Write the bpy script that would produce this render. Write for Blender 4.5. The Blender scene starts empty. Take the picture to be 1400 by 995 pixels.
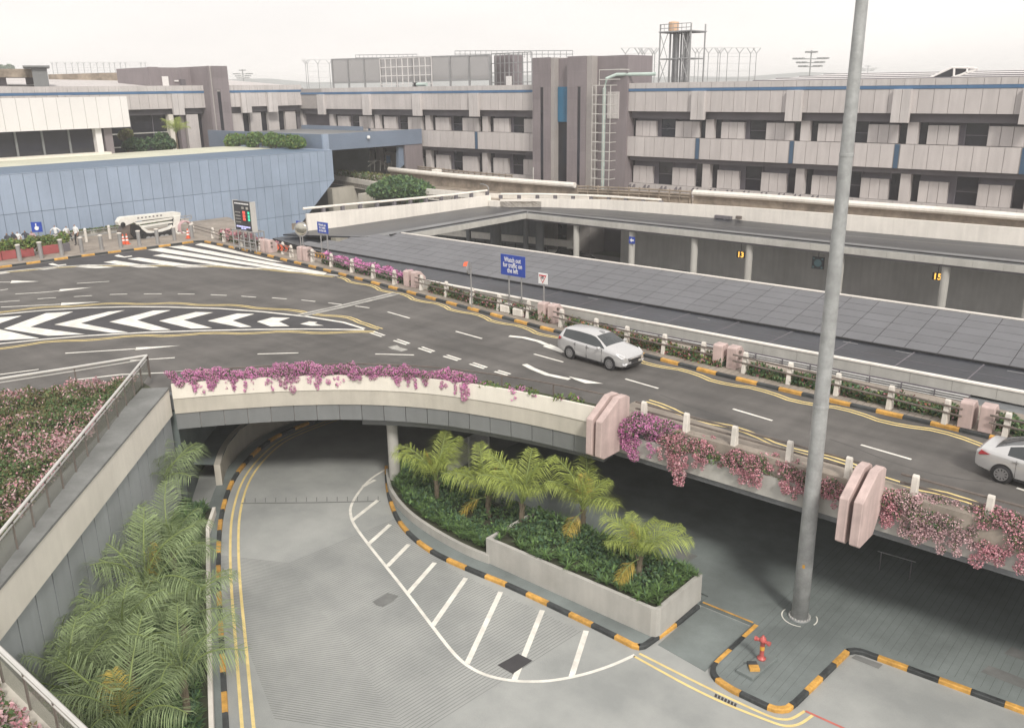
import bpy, bmesh, math, random
import numpy as np
from mathutils import Vector, Matrix
random.seed(7); np.random.seed(7)
SC = bpy.context.scene
COL = SC.collection
R = math.radians

# ------------------------------------------------------------------ camera
CAM_F, CAM_PITCH, CAM_ROLL, CAM_AZ, CAM_H = 1184.0, R(17.63), R(-0.76), R(48.8), 18.8
def _axes():
    cp, sp = math.cos(CAM_PITCH), math.sin(CAM_PITCH)
    f = Vector((0, cp, -sp)); u = Vector((0, sp, cp)); r = Vector((1, 0, 0))
    c, s = math.cos(CAM_ROLL), math.sin(CAM_ROLL)
    r2 = c * r + s * u; u2 = -s * r + c * u
    m = Matrix(((math.sin(CAM_AZ), -math.cos(CAM_AZ), 0), (math.cos(CAM_AZ), math.sin(CAM_AZ), 0), (0, 0, 1)))
    return m @ r2, m @ u2, m @ f
AX_R, AX_U, AX_F = _axes()
EYE = Vector((0, 0, CAM_H))
cam_data = bpy.data.cameras.new('camera')
cam_data.sensor_fit = 'HORIZONTAL'; cam_data.sensor_width = 36.0
cam_data.lens = CAM_F / 1400.0 * 36.0
cam_data.clip_start = 0.1; cam_data.clip_end = 6000
cam = bpy.data.objects.new('camera', cam_data); COL.objects.link(cam)
mw = Matrix((AX_R, AX_U, -AX_F)).transposed().to_4x4(); mw.translation = EYE
cam.matrix_world = mw
SC.camera = cam
# a point of the photograph (1400 x 995) taken onto a plane of the place
def ray(u, v): return AX_F + AX_R * ((u - 700) / CAM_F) + AX_U * ((497.5 - v) / CAM_F)
def at(u, v, z): d = ray(u, v); return EYE + d * ((z - CAM_H) / d.z)
def atY(u, v, y): d = ray(u, v); return EYE + d * (y / d.y)
def atX(u, v, x): d = ray(u, v); return EYE + d * (x / d.x)
def far(u, v, dist): d = ray(u, v); return EYE + d * (dist / math.hypot(d.x, d.y))

# ------------------------------------------------------------------ light
SUN_EL, SUN_AZ = R(42), R(122)          # azimuth measured clockwise from +Y
world = bpy.data.worlds.new('World'); SC.world = world; world.use_nodes = True
nt = world.node_tree; nt.nodes.clear()
out = nt.nodes.new('ShaderNodeOutputWorld'); bg = nt.nodes.new('ShaderNodeBackground')
sky = nt.nodes.new('ShaderNodeTexSky'); sky.sky_type = 'NISHITA'; sky.sun_disc = False
sky.sun_elevation = SUN_EL; sky.sun_rotation = SUN_AZ; sky.air_density = 1.0; sky.dust_density = 4.0; sky.ozone_density = 1.0
tc = nt.nodes.new('ShaderNodeTexCoord'); mp = nt.nodes.new('ShaderNodeMapping'); mp.inputs['Scale'].default_value = (1.2, 1.2, 5.0)
nz = nt.nodes.new('ShaderNodeTexNoise'); nz.inputs['Scale'].default_value = 1.1; nz.inputs['Detail'].default_value = 4.0; nz.inputs['Roughness'].default_value = 0.5
cr = nt.nodes.new('ShaderNodeValToRGB')
cr.color_ramp.elements[0].position = 0.30; cr.color_ramp.elements[0].color = (6.5, 6.25, 6.1, 1)
cr.color_ramp.elements[1].position = 0.70; cr.color_ramp.elements[1].color = (8.6, 8.15, 7.75, 1)
mx = nt.nodes.new('ShaderNodeMixRGB'); mx.inputs[0].default_value = 0.90
nt.links.new(tc.outputs['Generated'], mp.inputs['Vector']); nt.links.new(mp.outputs['Vector'], nz.inputs['Vector'])
nt.links.new(nz.outputs['Fac'], cr.inputs['Fac'])
nt.links.new(sky.outputs['Color'], mx.inputs[1]); nt.links.new(cr.outputs['Color'], mx.inputs[2])
nt.links.new(mx.outputs['Color'], bg.inputs['Color']); bg.inputs['Strength'].default_value = 0.08
nt.links.new(bg.outputs[0], out.inputs[0])
sun_d = bpy.data.lights.new('sun', 'SUN'); sun_d.energy = 1.5; sun_d.angle = R(10); sun_d.color = (1.0, 0.95, 0.87)
sun = bpy.data.objects.new('sun', sun_d); COL.objects.link(sun)
sdir = Vector((math.sin(SUN_AZ) * math.cos(SUN_EL), math.cos(SUN_AZ) * math.cos(SUN_EL), math.sin(SUN_EL)))
sun.rotation_euler = (-sdir).to_track_quat('-Z', 'Y').to_euler()
vs = SC.view_settings; vs.view_transform = 'Standard'; vs.look = 'None'; vs.exposure = 0.92; vs.gamma = 1.0
SC.cycles.max_bounces = 6; SC.cycles.volume_bounces = 4; SC.cycles.transparent_max_bounces = 12

# ------------------------------------------------------------------ materials
MATS = {}
def mat(name, col, rough=0.7, var=0.12, scale=0.6, bump=0.0, bscale=30.0, metal=0.0, rnd=0.0, island=0.0, col2=None, spec=0.5, fine=0.0, fscale=60.0, emit=None, estr=1.0, stretch=None, stain=0.0, trans=0.0, thr=(0.35, 0.7), streak=0.0):
    """base colour varied by noise (dirt and wear), optional random per object / per leaf"""
    if name in MATS: return MATS[name]
    m = bpy.data.materials.new(name); m.use_nodes = True; t = m.node_tree; t.nodes.clear()
    L = t.links.new; N = t.nodes.new
    o = N('ShaderNodeOutputMaterial'); b = N('ShaderNodeBsdfPrincipled'); L(b.outputs[0], o.inputs[0])
    b.inputs['Roughness'].default_value = rough; b.inputs['Metallic'].default_value = metal
    b.inputs['Specular IOR Level'].default_value = spec
    c = N('ShaderNodeTexCoord'); geo = N('ShaderNodeNewGeometry')
    vec = geo.outputs['Position']
    if stretch:
        mpp = N('ShaderNodeMapping'); mpp.inputs['Scale'].default_value = stretch; L(vec, mpp.inputs['Vector']); vec = mpp.outputs[0]
    n1 = N('ShaderNodeTexNoise'); n1.inputs['Scale'].default_value = scale; n1.inputs['Detail'].default_value = 6; n1.inputs['Roughness'].default_value = 0.65
    L(vec, n1.inputs['Vector'])
    r = N('ShaderNodeValToRGB'); r.color_ramp.elements[0].position = thr[0]; r.color_ramp.elements[1].position = thr[1]
    c1 = col; c2 = col2 if col2 else tuple(x * (1 - var) for x in col)
    if col2 is None: c1 = tuple(x * (1 + var * 0.5) for x in col)
    r.color_ramp.elements[0].color = (*c2, 1); r.color_ramp.elements[1].color = (*c1, 1)
    L(n1.outputs['Fac'], r.inputs['Fac']); cur = r.outputs['Color']
    def scale_by(src, lo, hi, cur):
        mr = N('ShaderNodeMapRange'); mr.inputs['To Min'].default_value = lo; mr.inputs['To Max'].default_value = hi; L(src, mr.inputs['Value'])
        hs = N('ShaderNodeHueSaturation'); L(mr.outputs[0], hs.inputs['Value']); L(cur, hs.inputs['Color']); return hs.outputs['Color']
    if fine:
        n2 = N('ShaderNodeTexNoise'); n2.inputs['Scale'].default_value = fscale; n2.inputs['Detail'].default_value = 3; L(geo.outputs['Position'], n2.inputs['Vector'])
        cur = scale_by(n2.outputs['Fac'], 1 - fine, 1 + fine, cur)
    if stain:
        mp2 = N('ShaderNodeMapping'); mp2.inputs['Scale'].default_value = (1.3, 1.3, 0.12); L(geo.outputs['Position'], mp2.inputs['Vector'])
        n3 = N('ShaderNodeTexNoise'); n3.inputs['Scale'].default_value = 2.2; n3.inputs['Detail'].default_value = 5; L(mp2.outputs[0], n3.inputs['Vector'])
        rr = N('ShaderNodeMapRange'); rr.inputs['From Min'].default_value = 0.3; rr.inputs['From Max'].default_value = 0.7; L(n3.outputs['Fac'], rr.inputs['Value'])
        cur = scale_by(rr.outputs[0], 1 - stain, 1 + stain * 0.3, cur)
    if streak:
        for k_, (sx_, sy_) in enumerate(((0.035, 0.75), (0.9, 0.05))):
            mp3 = N('ShaderNodeMapping'); mp3.inputs['Scale'].default_value = (sx_, sy_, 1); mp3.inputs['Rotation'].default_value = (0, 0, R(5)); L(geo.outputs['Position'], mp3.inputs['Vector'])
            n5 = N('ShaderNodeTexNoise'); n5.inputs['Scale'].default_value = 1.3; n5.inputs['Detail'].default_value = 4; L(mp3.outputs[0], n5.inputs['Vector'])
            r5 = N('ShaderNodeMapRange'); r5.inputs['From Min'].default_value = 0.3; r5.inputs['From Max'].default_value = 0.7; L(n5.outputs['Fac'], r5.inputs['Value'])
            cur = scale_by(r5.outputs[0], 1 - streak * (1 - .5 * k_), 1 + streak * .5, cur)
    if rnd:
        oi = N('ShaderNodeObjectInfo'); cur = scale_by(oi.outputs['Random'], 1 - rnd, 1 + rnd, cur)
    if island:
        cur = scale_by(geo.outputs['Random Per Island'], 1 - island, 1 + island, cur)
    L(cur, b.inputs['Base Color'])
    if trans: b.inputs['Transmission Weight'].default_value = trans
    if bump:
        n4 = N('ShaderNodeTexNoise'); n4.inputs['Scale'].default_value = bscale; n4.inputs['Detail'].default_value = 4; L(geo.outputs['Position'], n4.inputs['Vector'])
        bp = N('ShaderNodeBump'); bp.inputs['Strength'].default_value = bump; bp.inputs['Distance'].default_value = 0.02; L(n4.outputs['Fac'], bp.inputs['Height']); L(bp.outputs[0], b.inputs['Normal'])
    if emit:
        b.inputs['Emission Color'].default_value = (*emit, 1); b.inputs['Emission Strength'].default_value = estr
    MATS[name] = m; return m

M = {}
M['asphalt'] = mat('asphalt', (0.118, 0.111, 0.104), 0.85, 0.30, 0.30, streak=0.24, bump=0.25, bscale=40, fine=0.10, fscale=25)
M['asphalt_dark'] = mat('asphalt_dark', (0.052, 0.050, 0.054), 0.8, 0.3, 0.5, fine=0.15, fscale=25)
M['paving_dark'] = mat('paving_dark', (0.185, 0.212, 0.208), 0.7, 0.3, 0.35, bump=0.2, bscale=30, fine=0.12, fscale=20)
M['ground'] = mat('ground', (0.14, 0.15, 0.12), 0.9, 0.3, 0.02)
M['ctyard'] = mat('courtyard_asphalt', (0.27, 0.265, 0.255), 0.9, 0.2, 0.2)
M['paint_white'] = mat('paint_white', (0.78, 0.76, 0.70), 0.7, 0.22, 1.6, fine=0.08, fscale=30)
M['paint_yellow'] = mat('paint_yellow', (0.80, 0.63, 0.27), 0.7, 0.2, 1.5, fine=0.08)
M['paint_red'] = mat('paint_red', (0.55, 0.16, 0.13), 0.7, 0.2, 2.0)
M['paint_grey'] = mat('paint_grey', (0.42, 0.41, 0.38), 0.8, 0.35, 1.5, fine=0.2, fscale=12)
M['kerb_yellow'] = mat('kerb_yellow', (0.62, 0.34, 0.075), 0.7, 0.35, 3.0, rnd=0.14, fine=0.18, fscale=14)
M['kerb_black'] = mat('kerb_black', (0.050, 0.056, 0.058), 0.7, 0.5, 2.0, rnd=0.2, fine=0.1)
M['paver'] = mat('paver', (0.30, 0.26, 0.22), 0.85, 0.3, 0.8, fine=0.15, fscale=9)
M['white_wall'] = mat('white_wall', (0.80, 0.76, 0.70), 0.75, 0.10, 0.4, stain=0.10)
M['cream_wall'] = mat('cream_wall', (0.77, 0.73, 0.65), 0.75, 0.10, 0.4, stain=0.06)
M['beige_wall'] = mat('beige_wall', (0.50, 0.47, 0.41), 0.8, 0.12, 0.5, stain=0.10)
M['planter_wall'] = mat('planter_wall', (0.46, 0.45, 0.42), 0.8, 0.14, 0.6, stain=0.10, bump=0.1)
M['grey_panel'] = mat('grey_panel', (0.185, 0.193, 0.197), 0.5, 0.1, 0.5, rnd=0.05, stain=0.06)
M['grey_wall'] = mat('grey_wall', (0.20, 0.21, 0.22), 0.8, 0.2, 0.4, stain=0.15)
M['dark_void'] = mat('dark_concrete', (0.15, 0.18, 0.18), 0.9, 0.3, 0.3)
M['coping'] = mat('coping', (0.20, 0.205, 0.20), 0.8, 0.3, 0.8, fine=0.1, fscale=12)
M['pink_pillar'] = mat('pink_pillar', (0.55, 0.43, 0.405), 0.8, 0.16, 1.2, stain=0.22, fine=0.05, bump=0.15)
M['post_white'] = mat('post_white', (0.74, 0.70, 0.64), 0.7, 0.14, 2.0, stain=0.18)
M['rail_brown'] = mat('rail_brown', (0.15, 0.125, 0.11), 0.5, 0.3, 2.0)
M['steel'] = mat('steel', (0.42, 0.42, 0.42), 0.4, 0.15, 1.0, metal=0.6)
M['steel_grey'] = mat('steel_grey', (0.34, 0.345, 0.35), 0.5, 0.18, 1.5, metal=0.3, stain=0.1)
M['rail_white'] = mat('rail_white', (0.62, 0.61, 0.58), 0.35, 0.1, 1.0, metal=0.3)
M['pole_grey'] = mat('pole_grey', (0.40, 0.41, 0.41), 0.55, 0.22, 2.5, metal=0.25, fine=0.10, fscale=14, stain=0.12)
M['panel_beige'] = mat('panel_beige', (0.54, 0.505, 0.495), 0.75, 0.10, 0.25, rnd=0.05, stain=0.10)
M['panel_top'] = mat('panel_top', (0.55, 0.52, 0.51), 0.75, 0.10, 0.25, rnd=0.03, stain=0.13)
M['joint'] = mat('joint', (0.35, 0.325, 0.315), 0.9, 0.1, 0.5)
M['soffit'] = mat('soffit', (0.15, 0.14, 0.155), 0.8, 0.15, 0.3)
M['tower_panel'] = mat('tower_panel', (0.23, 0.20, 0.21), 0.6, 0.12, 0.3, rnd=0.06, stain=0.12)
M['stripe_blue'] = mat('stripe_blue', (0.07, 0.16, 0.30), 0.5, 0.15, 0.5)
M['blue_deep'] = mat('blue_deep', (0.03, 0.15, 0.27), 0.4, 0.15, 0.6)
M['window_dark'] = mat('window_dark', (0.022, 0.022, 0.030), 0.12, 0.3, 0.4, spec=0.6)
M['window_frame'] = mat('window_frame', (0.11, 0.10, 0.12), 0.5, 0.2, 0.5)
M['blue_panel'] = mat('blue_panel', (0.315, 0.385, 0.495), 0.38, 0.10, 0.3, rnd=0.06, stain=0.05)
M['blue_joint'] = mat('blue_joint', (0.10, 0.15, 0.22), 0.6, 0.1, 0.3)
M['blue_fascia'] = mat('blue_fascia', (0.18, 0.225, 0.30), 0.45, 0.12, 0.3)
M['cream_roof'] = mat('cream_roof', (0.56, 0.56, 0.45), 0.85, 0.14, 0.3)
M['roof_panel'] = mat('canopy_panel', (0.135, 0.137, 0.148), 0.42, 0.14, 0.5, rnd=0.05, metal=0.15)
M['roof_wet'] = mat('canopy_gutter_roof', (0.026, 0.030, 0.040), 0.34, 0.45, 0.35, spec=0.35, fine=0.15, fscale=3)
M['roof_light'] = mat('canopy_inner_roof', (0.20, 0.205, 0.21), 0.5, 0.3, 0.3, fine=0.12, fscale=4)
M['louvre'] = mat('louvre', (0.58, 0.58, 0.57), 0.5, 0.12, 0.6, metal=0.2)
M['roof_white'] = mat('roof_white', (0.72, 0.70, 0.69), 0.6, 0.08, 0.1)
M['black'] = mat('black_part', (0.02, 0.02, 0.022), 0.5, 0.2, 3.0)
M['sign_blue'] = mat('sign_blue', (0.020, 0.060, 0.36), 0.45, 0.08, 1.0)
M['sign_white'] = mat('sign_white', (0.80, 0.80, 0.80), 0.5, 0.05, 1.0)
M['sign_red'] = mat('sign_red', (0.55, 0.03, 0.04), 0.5, 0.05, 1.0)
M['board_dark'] = mat('board_dark', (0.03, 0.03, 0.035), 0.4, 0.1, 1.0)
M['led_red'] = mat('led_red', (0.5, 0.05, 0.04), 0.5, 0.05, emit=(0.9, 0.10, 0.06), estr=0.55)
M['led_green'] = mat('led_green', (0.05, 0.4, 0.25), 0.5, 0.05, emit=(0.05, 0.7, 0.4), estr=0.5)
M['led_amber'] = mat('led_amber', (0.6, 0.35, 0.05), 0.5, 0.05, emit=(1.0, 0.50, 0.08), estr=0.9)
M['led_blue'] = mat('led_blue', (0.4, 0.4, 0.7), 0.5, 0.05, emit=(0.5, 0.5, 0.9), estr=0.5)
M['orange'] = mat('orange_plastic', (0.70, 0.12, 0.05), 0.5, 0.1, 2.0)
M['amber_board'] = mat('amber_board', (0.65, 0.34, 0.05), 0.5, 0.1, 2.0)
M['red_planter'] = mat('red_planter', (0.36, 0.09, 0.09), 0.6, 0.2, 0.8)
M['hydrant_red'] = mat('hydrant_red', (0.50, 0.11, 0.10), 0.4, 0.2, 6.0)
M['car_silver'] = mat('car_silver', (0.60, 0.60, 0.60), 0.20, 0.03, 1.0, metal=0.45, spec=0.6)
M['car_dark'] = mat('car_dark', (0.03, 0.035, 0.035), 0.25, 0.1, 1.0)
M['car_red'] = mat('car_red', (0.35, 0.03, 0.04), 0.25, 0.1, 1.0)
M['glass'] = mat('car_glass', (0.035, 0.042, 0.045), 0.06, 0.1, 1.0, spec=0.8)
M['tyre'] = mat('tyre', (0.022, 0.022, 0.024), 0.8, 0.2, 3.0)
M['rim'] = mat('rim', (0.42, 0.42, 0.43), 0.3, 0.1, 1.0, metal=0.7)
M['lamp_clear'] = mat('lamp_clear', (0.75, 0.76, 0.78), 0.1, 0.1, 2.0, spec=0.8)
M['lamp_red'] = mat('lamp_red', (0.50, 0.05, 0.06), 0.15, 0.1, 2.0)
M['mirror'] = mat('mirror', (0.62, 0.60, 0.52), 0.12, 0.3, 0.9, metal=0.9)
M['lift_white'] = mat('lift_white', (0.74, 0.73, 0.68), 0.4, 0.12, 2.0)
M['skin'] = mat('skin', (0.33, 0.19, 0.13), 0.6, 0.1, 6.0)
M['hair'] = mat('hair', (0.02, 0.018, 0.016), 0.7, 0.1, 6.0)
M['shirt_white'] = mat('shirt_white', (0.76, 0.76, 0.76), 0.8, 0.08, 8.0)
M['shirt_dark'] = mat('shirt_dark', (0.06, 0.065, 0.08), 0.8, 0.2, 8.0)
M['trousers'] = mat('trousers', (0.03, 0.03, 0.038), 0.8, 0.2, 8.0)
M['soil'] = mat('soil', (0.05, 0.055, 0.03), 0.95, 0.4, 1.5, bump=0.5, bscale=10)
M['green_pipe'] = mat('green_pipe', (0.46, 0.56, 0.52), 0.5, 0.15, 0.8)
M['tank'] = mat('tank', (0.62, 0.42, 0.28), 0.6, 0.15, 0.8)
M['hill'] = mat('hill', (0.34, 0.36, 0.37), 1.0, 0.2, 0.01)
M['rust_strip'] = mat('track_concrete', (0.30, 0.25, 0.20), 0.9, 0.45, 0.7, fine=0.3, fscale=2.5)
M['wall_mid'] = mat('wall_mid', (0.60, 0.59, 0.57), 0.85, 0.15, 0.3, stain=0.1)
M['paving_joint'] = mat('paving_joint', (0.105, 0.125, 0.12), 0.9, 0.3, 1.0)
M['patch'] = mat('asphalt_patch', (0.098, 0.093, 0.088), 0.85, 0.25, 0.6, fine=0.1, fscale=25)
M['blue_dull'] = mat('blue_dull', (0.05, 0.10, 0.17), 0.5)
M['drain'] = mat('drain_slot', (0.17, 0.175, 0.17), 0.9)
M['grey_panel_lit'] = mat('grey_panel_lit', (0.34, 0.36, 0.38), 0.5, 0.1, 0.5, rnd=0.06, stain=0.08)  # brighter copy of grey_panel: sunlight the retaining wall lacks, put into the colour
M['crack'] = mat('crack_sealant', (0.075, 0.072, 0.07), 0.8, 0.3, 2.0)
M['bark'] = mat('bark', (0.16, 0.13, 0.09), 0.9, 0.3, 5.0)
# leaves
def leafmat(n, c, isl=0.30, var=0.25, sc=0.7):
    m = mat(n, c, 0.6, var, sc, island=isl, spec=0.35); t = m.node_tree
    if 'leaf_through' in t.nodes: return m
    o = [k for k in t.nodes if k.type == 'OUTPUT_MATERIAL'][0]; b = [k for k in t.nodes if k.type == 'BSDF_PRINCIPLED'][0]
    tr = t.nodes.new('ShaderNodeBsdfTranslucent'); tr.name = 'leaf_through'; mixn = t.nodes.new('ShaderNodeMixShader'); mixn.inputs[0].default_value = 0.15
    t.links.new(b.inputs['Base Color'].links[0].from_socket, tr.inputs['Color']); t.links.new(b.outputs[0], mixn.inputs[1]); t.links.new(tr.outputs[0], mixn.inputs[2]); t.links.new(mixn.outputs[0], o.inputs[0])
    return m
M['leaf'] = leafmat('leaf_green', (0.115, 0.19, 0.075))
M['leaf_dark'] = leafmat('leaf_dark', (0.070, 0.135, 0.072))
M['leaf_bright'] = leafmat('leaf_bright', (0.14, 0.24, 0.07))
M['leaf_olive'] = leafmat('leaf_olive', (0.17, 0.16, 0.075))
M['leaf_lime'] = leafmat('leaf_lime', (0.20, 0.24, 0.06))
M['bract_pink'] = leafmat('bract_pink', (0.70, 0.28, 0.54), 0.2, 0.2, 0.9)
M['bract_magenta'] = leafmat('bract_magenta', (0.66, 0.25, 0.50), 0.2, 0.2, 0.9)
M['bract_rose'] = leafmat('bract_rose', (0.62, 0.30, 0.35), 0.25, 0.25, 0.9)
M['bract_pale'] = leafmat('bract_pale', (0.64, 0.44, 0.46), 0.25, 0.25, 0.9)
M['bract_red'] = leafmat('bract_red', (0.38, 0.10, 0.08), 0.40, 0.25, 0.9)
M['frond'] = leafmat('frond_green', (0.36, 0.43, 0.10), 0.35, 0.2, 0.5)
M['frond_yellow'] = leafmat('frond_yellow', (0.58, 0.43, 0.09), 0.3, 0.2, 0.5)
M['frond_dark'] = leafmat('frond_dark', (0.24, 0.31, 0.15), 0.35, 0.2, 0.5)
M['rachis'] = mat('rachis', (0.20, 0.26, 0.08), 0.6, 0.2, 2.0)

# the lower road: concrete with transverse grooves and tyre wear
def concrete_road():
    m = bpy.data.materials.new('road_concrete'); m.use_nodes = True; t = m.node_tree; L = t.links.new; N = t.nodes.new
    b = t.nodes['Principled BSDF']; b.inputs['Roughness'].default_value = 0.8
    geo = N('ShaderNodeNewGeometry')
    n1 = N('ShaderNodeTexNoise'); n1.inputs['Scale'].default_value = 0.28; n1.inputs['Detail'].default_value = 6; n1.inputs['Roughness'].default_value = 0.6; L(geo.outputs['Position'], n1.inputs['Vector'])
    r = N('ShaderNodeValToRGB'); r.color_ramp.elements[0].position = 0.36; r.color_ramp.elements[0].color = (0.262, 0.274, 0.268, 1)
    r.color_ramp.elements[1].position = 0.66; r.color_ramp.elements[1].color = (0.375, 0.385, 0.372, 1); L(n1.outputs['Fac'], r.inputs['Fac'])
    n2 = N('ShaderNodeTexNoise'); n2.inputs['Scale'].default_value = 22; n2.inputs['Detail'].default_value = 3; L(geo.outputs['Position'], n2.inputs['Vector'])
    mr = N('ShaderNodeMapRange'); mr.inputs['To Min'].default_value = 0.90; mr.inputs['To Max'].default_value = 1.10; L(n2.outputs['Fac'], mr.inputs['Value'])
    hs = N('ShaderNodeHueSaturation'); L(r.outputs[0], hs.inputs['Color']); L(mr.outputs[0], hs.inputs['Value'])
    L(hs.outputs[0], b.inputs['Base Color'])
    n4 = N('ShaderNodeTexNoise'); n4.inputs['Scale'].default_value = 30; L(geo.outputs['Position'], n4.inputs['Vector'])
    bp = N('ShaderNodeBump'); bp.inputs['Strength'].default_value = 0.2; bp.inputs['Distance'].default_value = 0.02; L(n4.outputs['Fac'], bp.inputs['Height']); L(bp.outputs[0], b.inputs['Normal'])
    return m
M['concrete'] = concrete_road()
M['groove'] = mat('groove', (0.185, 0.19, 0.185), 0.9, 0.3, 1.0)
def glass_mat():
    m = bpy.data.materials.new('balustrade_glass'); m.use_nodes = True; t = m.node_tree; t.nodes.clear()
    o = t.nodes.new('ShaderNodeOutputMaterial'); mixn = t.nodes.new('ShaderNodeMixShader'); tr = t.nodes.new('ShaderNodeBsdfTransparent'); pb = t.nodes.new('ShaderNodeBsdfPrincipled')
    tr.inputs[0].default_value = (0.86, 0.88, 0.86, 1); pb.inputs['Base Color'].default_value = (0.42, 0.40, 0.36, 1); pb.inputs['Roughness'].default_value = 0.15
    mixn.inputs[0].default_value = 0.28
    t.links.new(tr.outputs[0], mixn.inputs[1]); t.links.new(pb.outputs[0], mixn.inputs[2]); t.links.new(mixn.outputs[0], o.inputs[0]); return m
M['balustrade'] = glass_mat()
def mesh_mat():
    """woven wire screen: tiny holes, finer than a pixel, as even partial cover"""
    m = bpy.data.materials.new('wire_screen'); m.use_nodes = True; t = m.node_tree; t.nodes.clear()
    o = t.nodes.new('ShaderNodeOutputMaterial'); mixn = t.nodes.new('ShaderNodeMixShader'); tr = t.nodes.new('ShaderNodeBsdfTransparent'); pb = t.nodes.new('ShaderNodeBsdfPrincipled')
    pb.inputs['Base Color'].default_value = (0.30, 0.29, 0.29, 1); pb.inputs['Roughness'].default_value = 0.7
    mixn.inputs[0].default_value = 0.55
    t.links.new(tr.outputs[0], mixn.inputs[1]); t.links.new(pb.outputs[0], mixn.inputs[2]); t.links.new(mixn.outputs[0], o.inputs[0]); return m
M['screen'] = mesh_mat()

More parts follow.
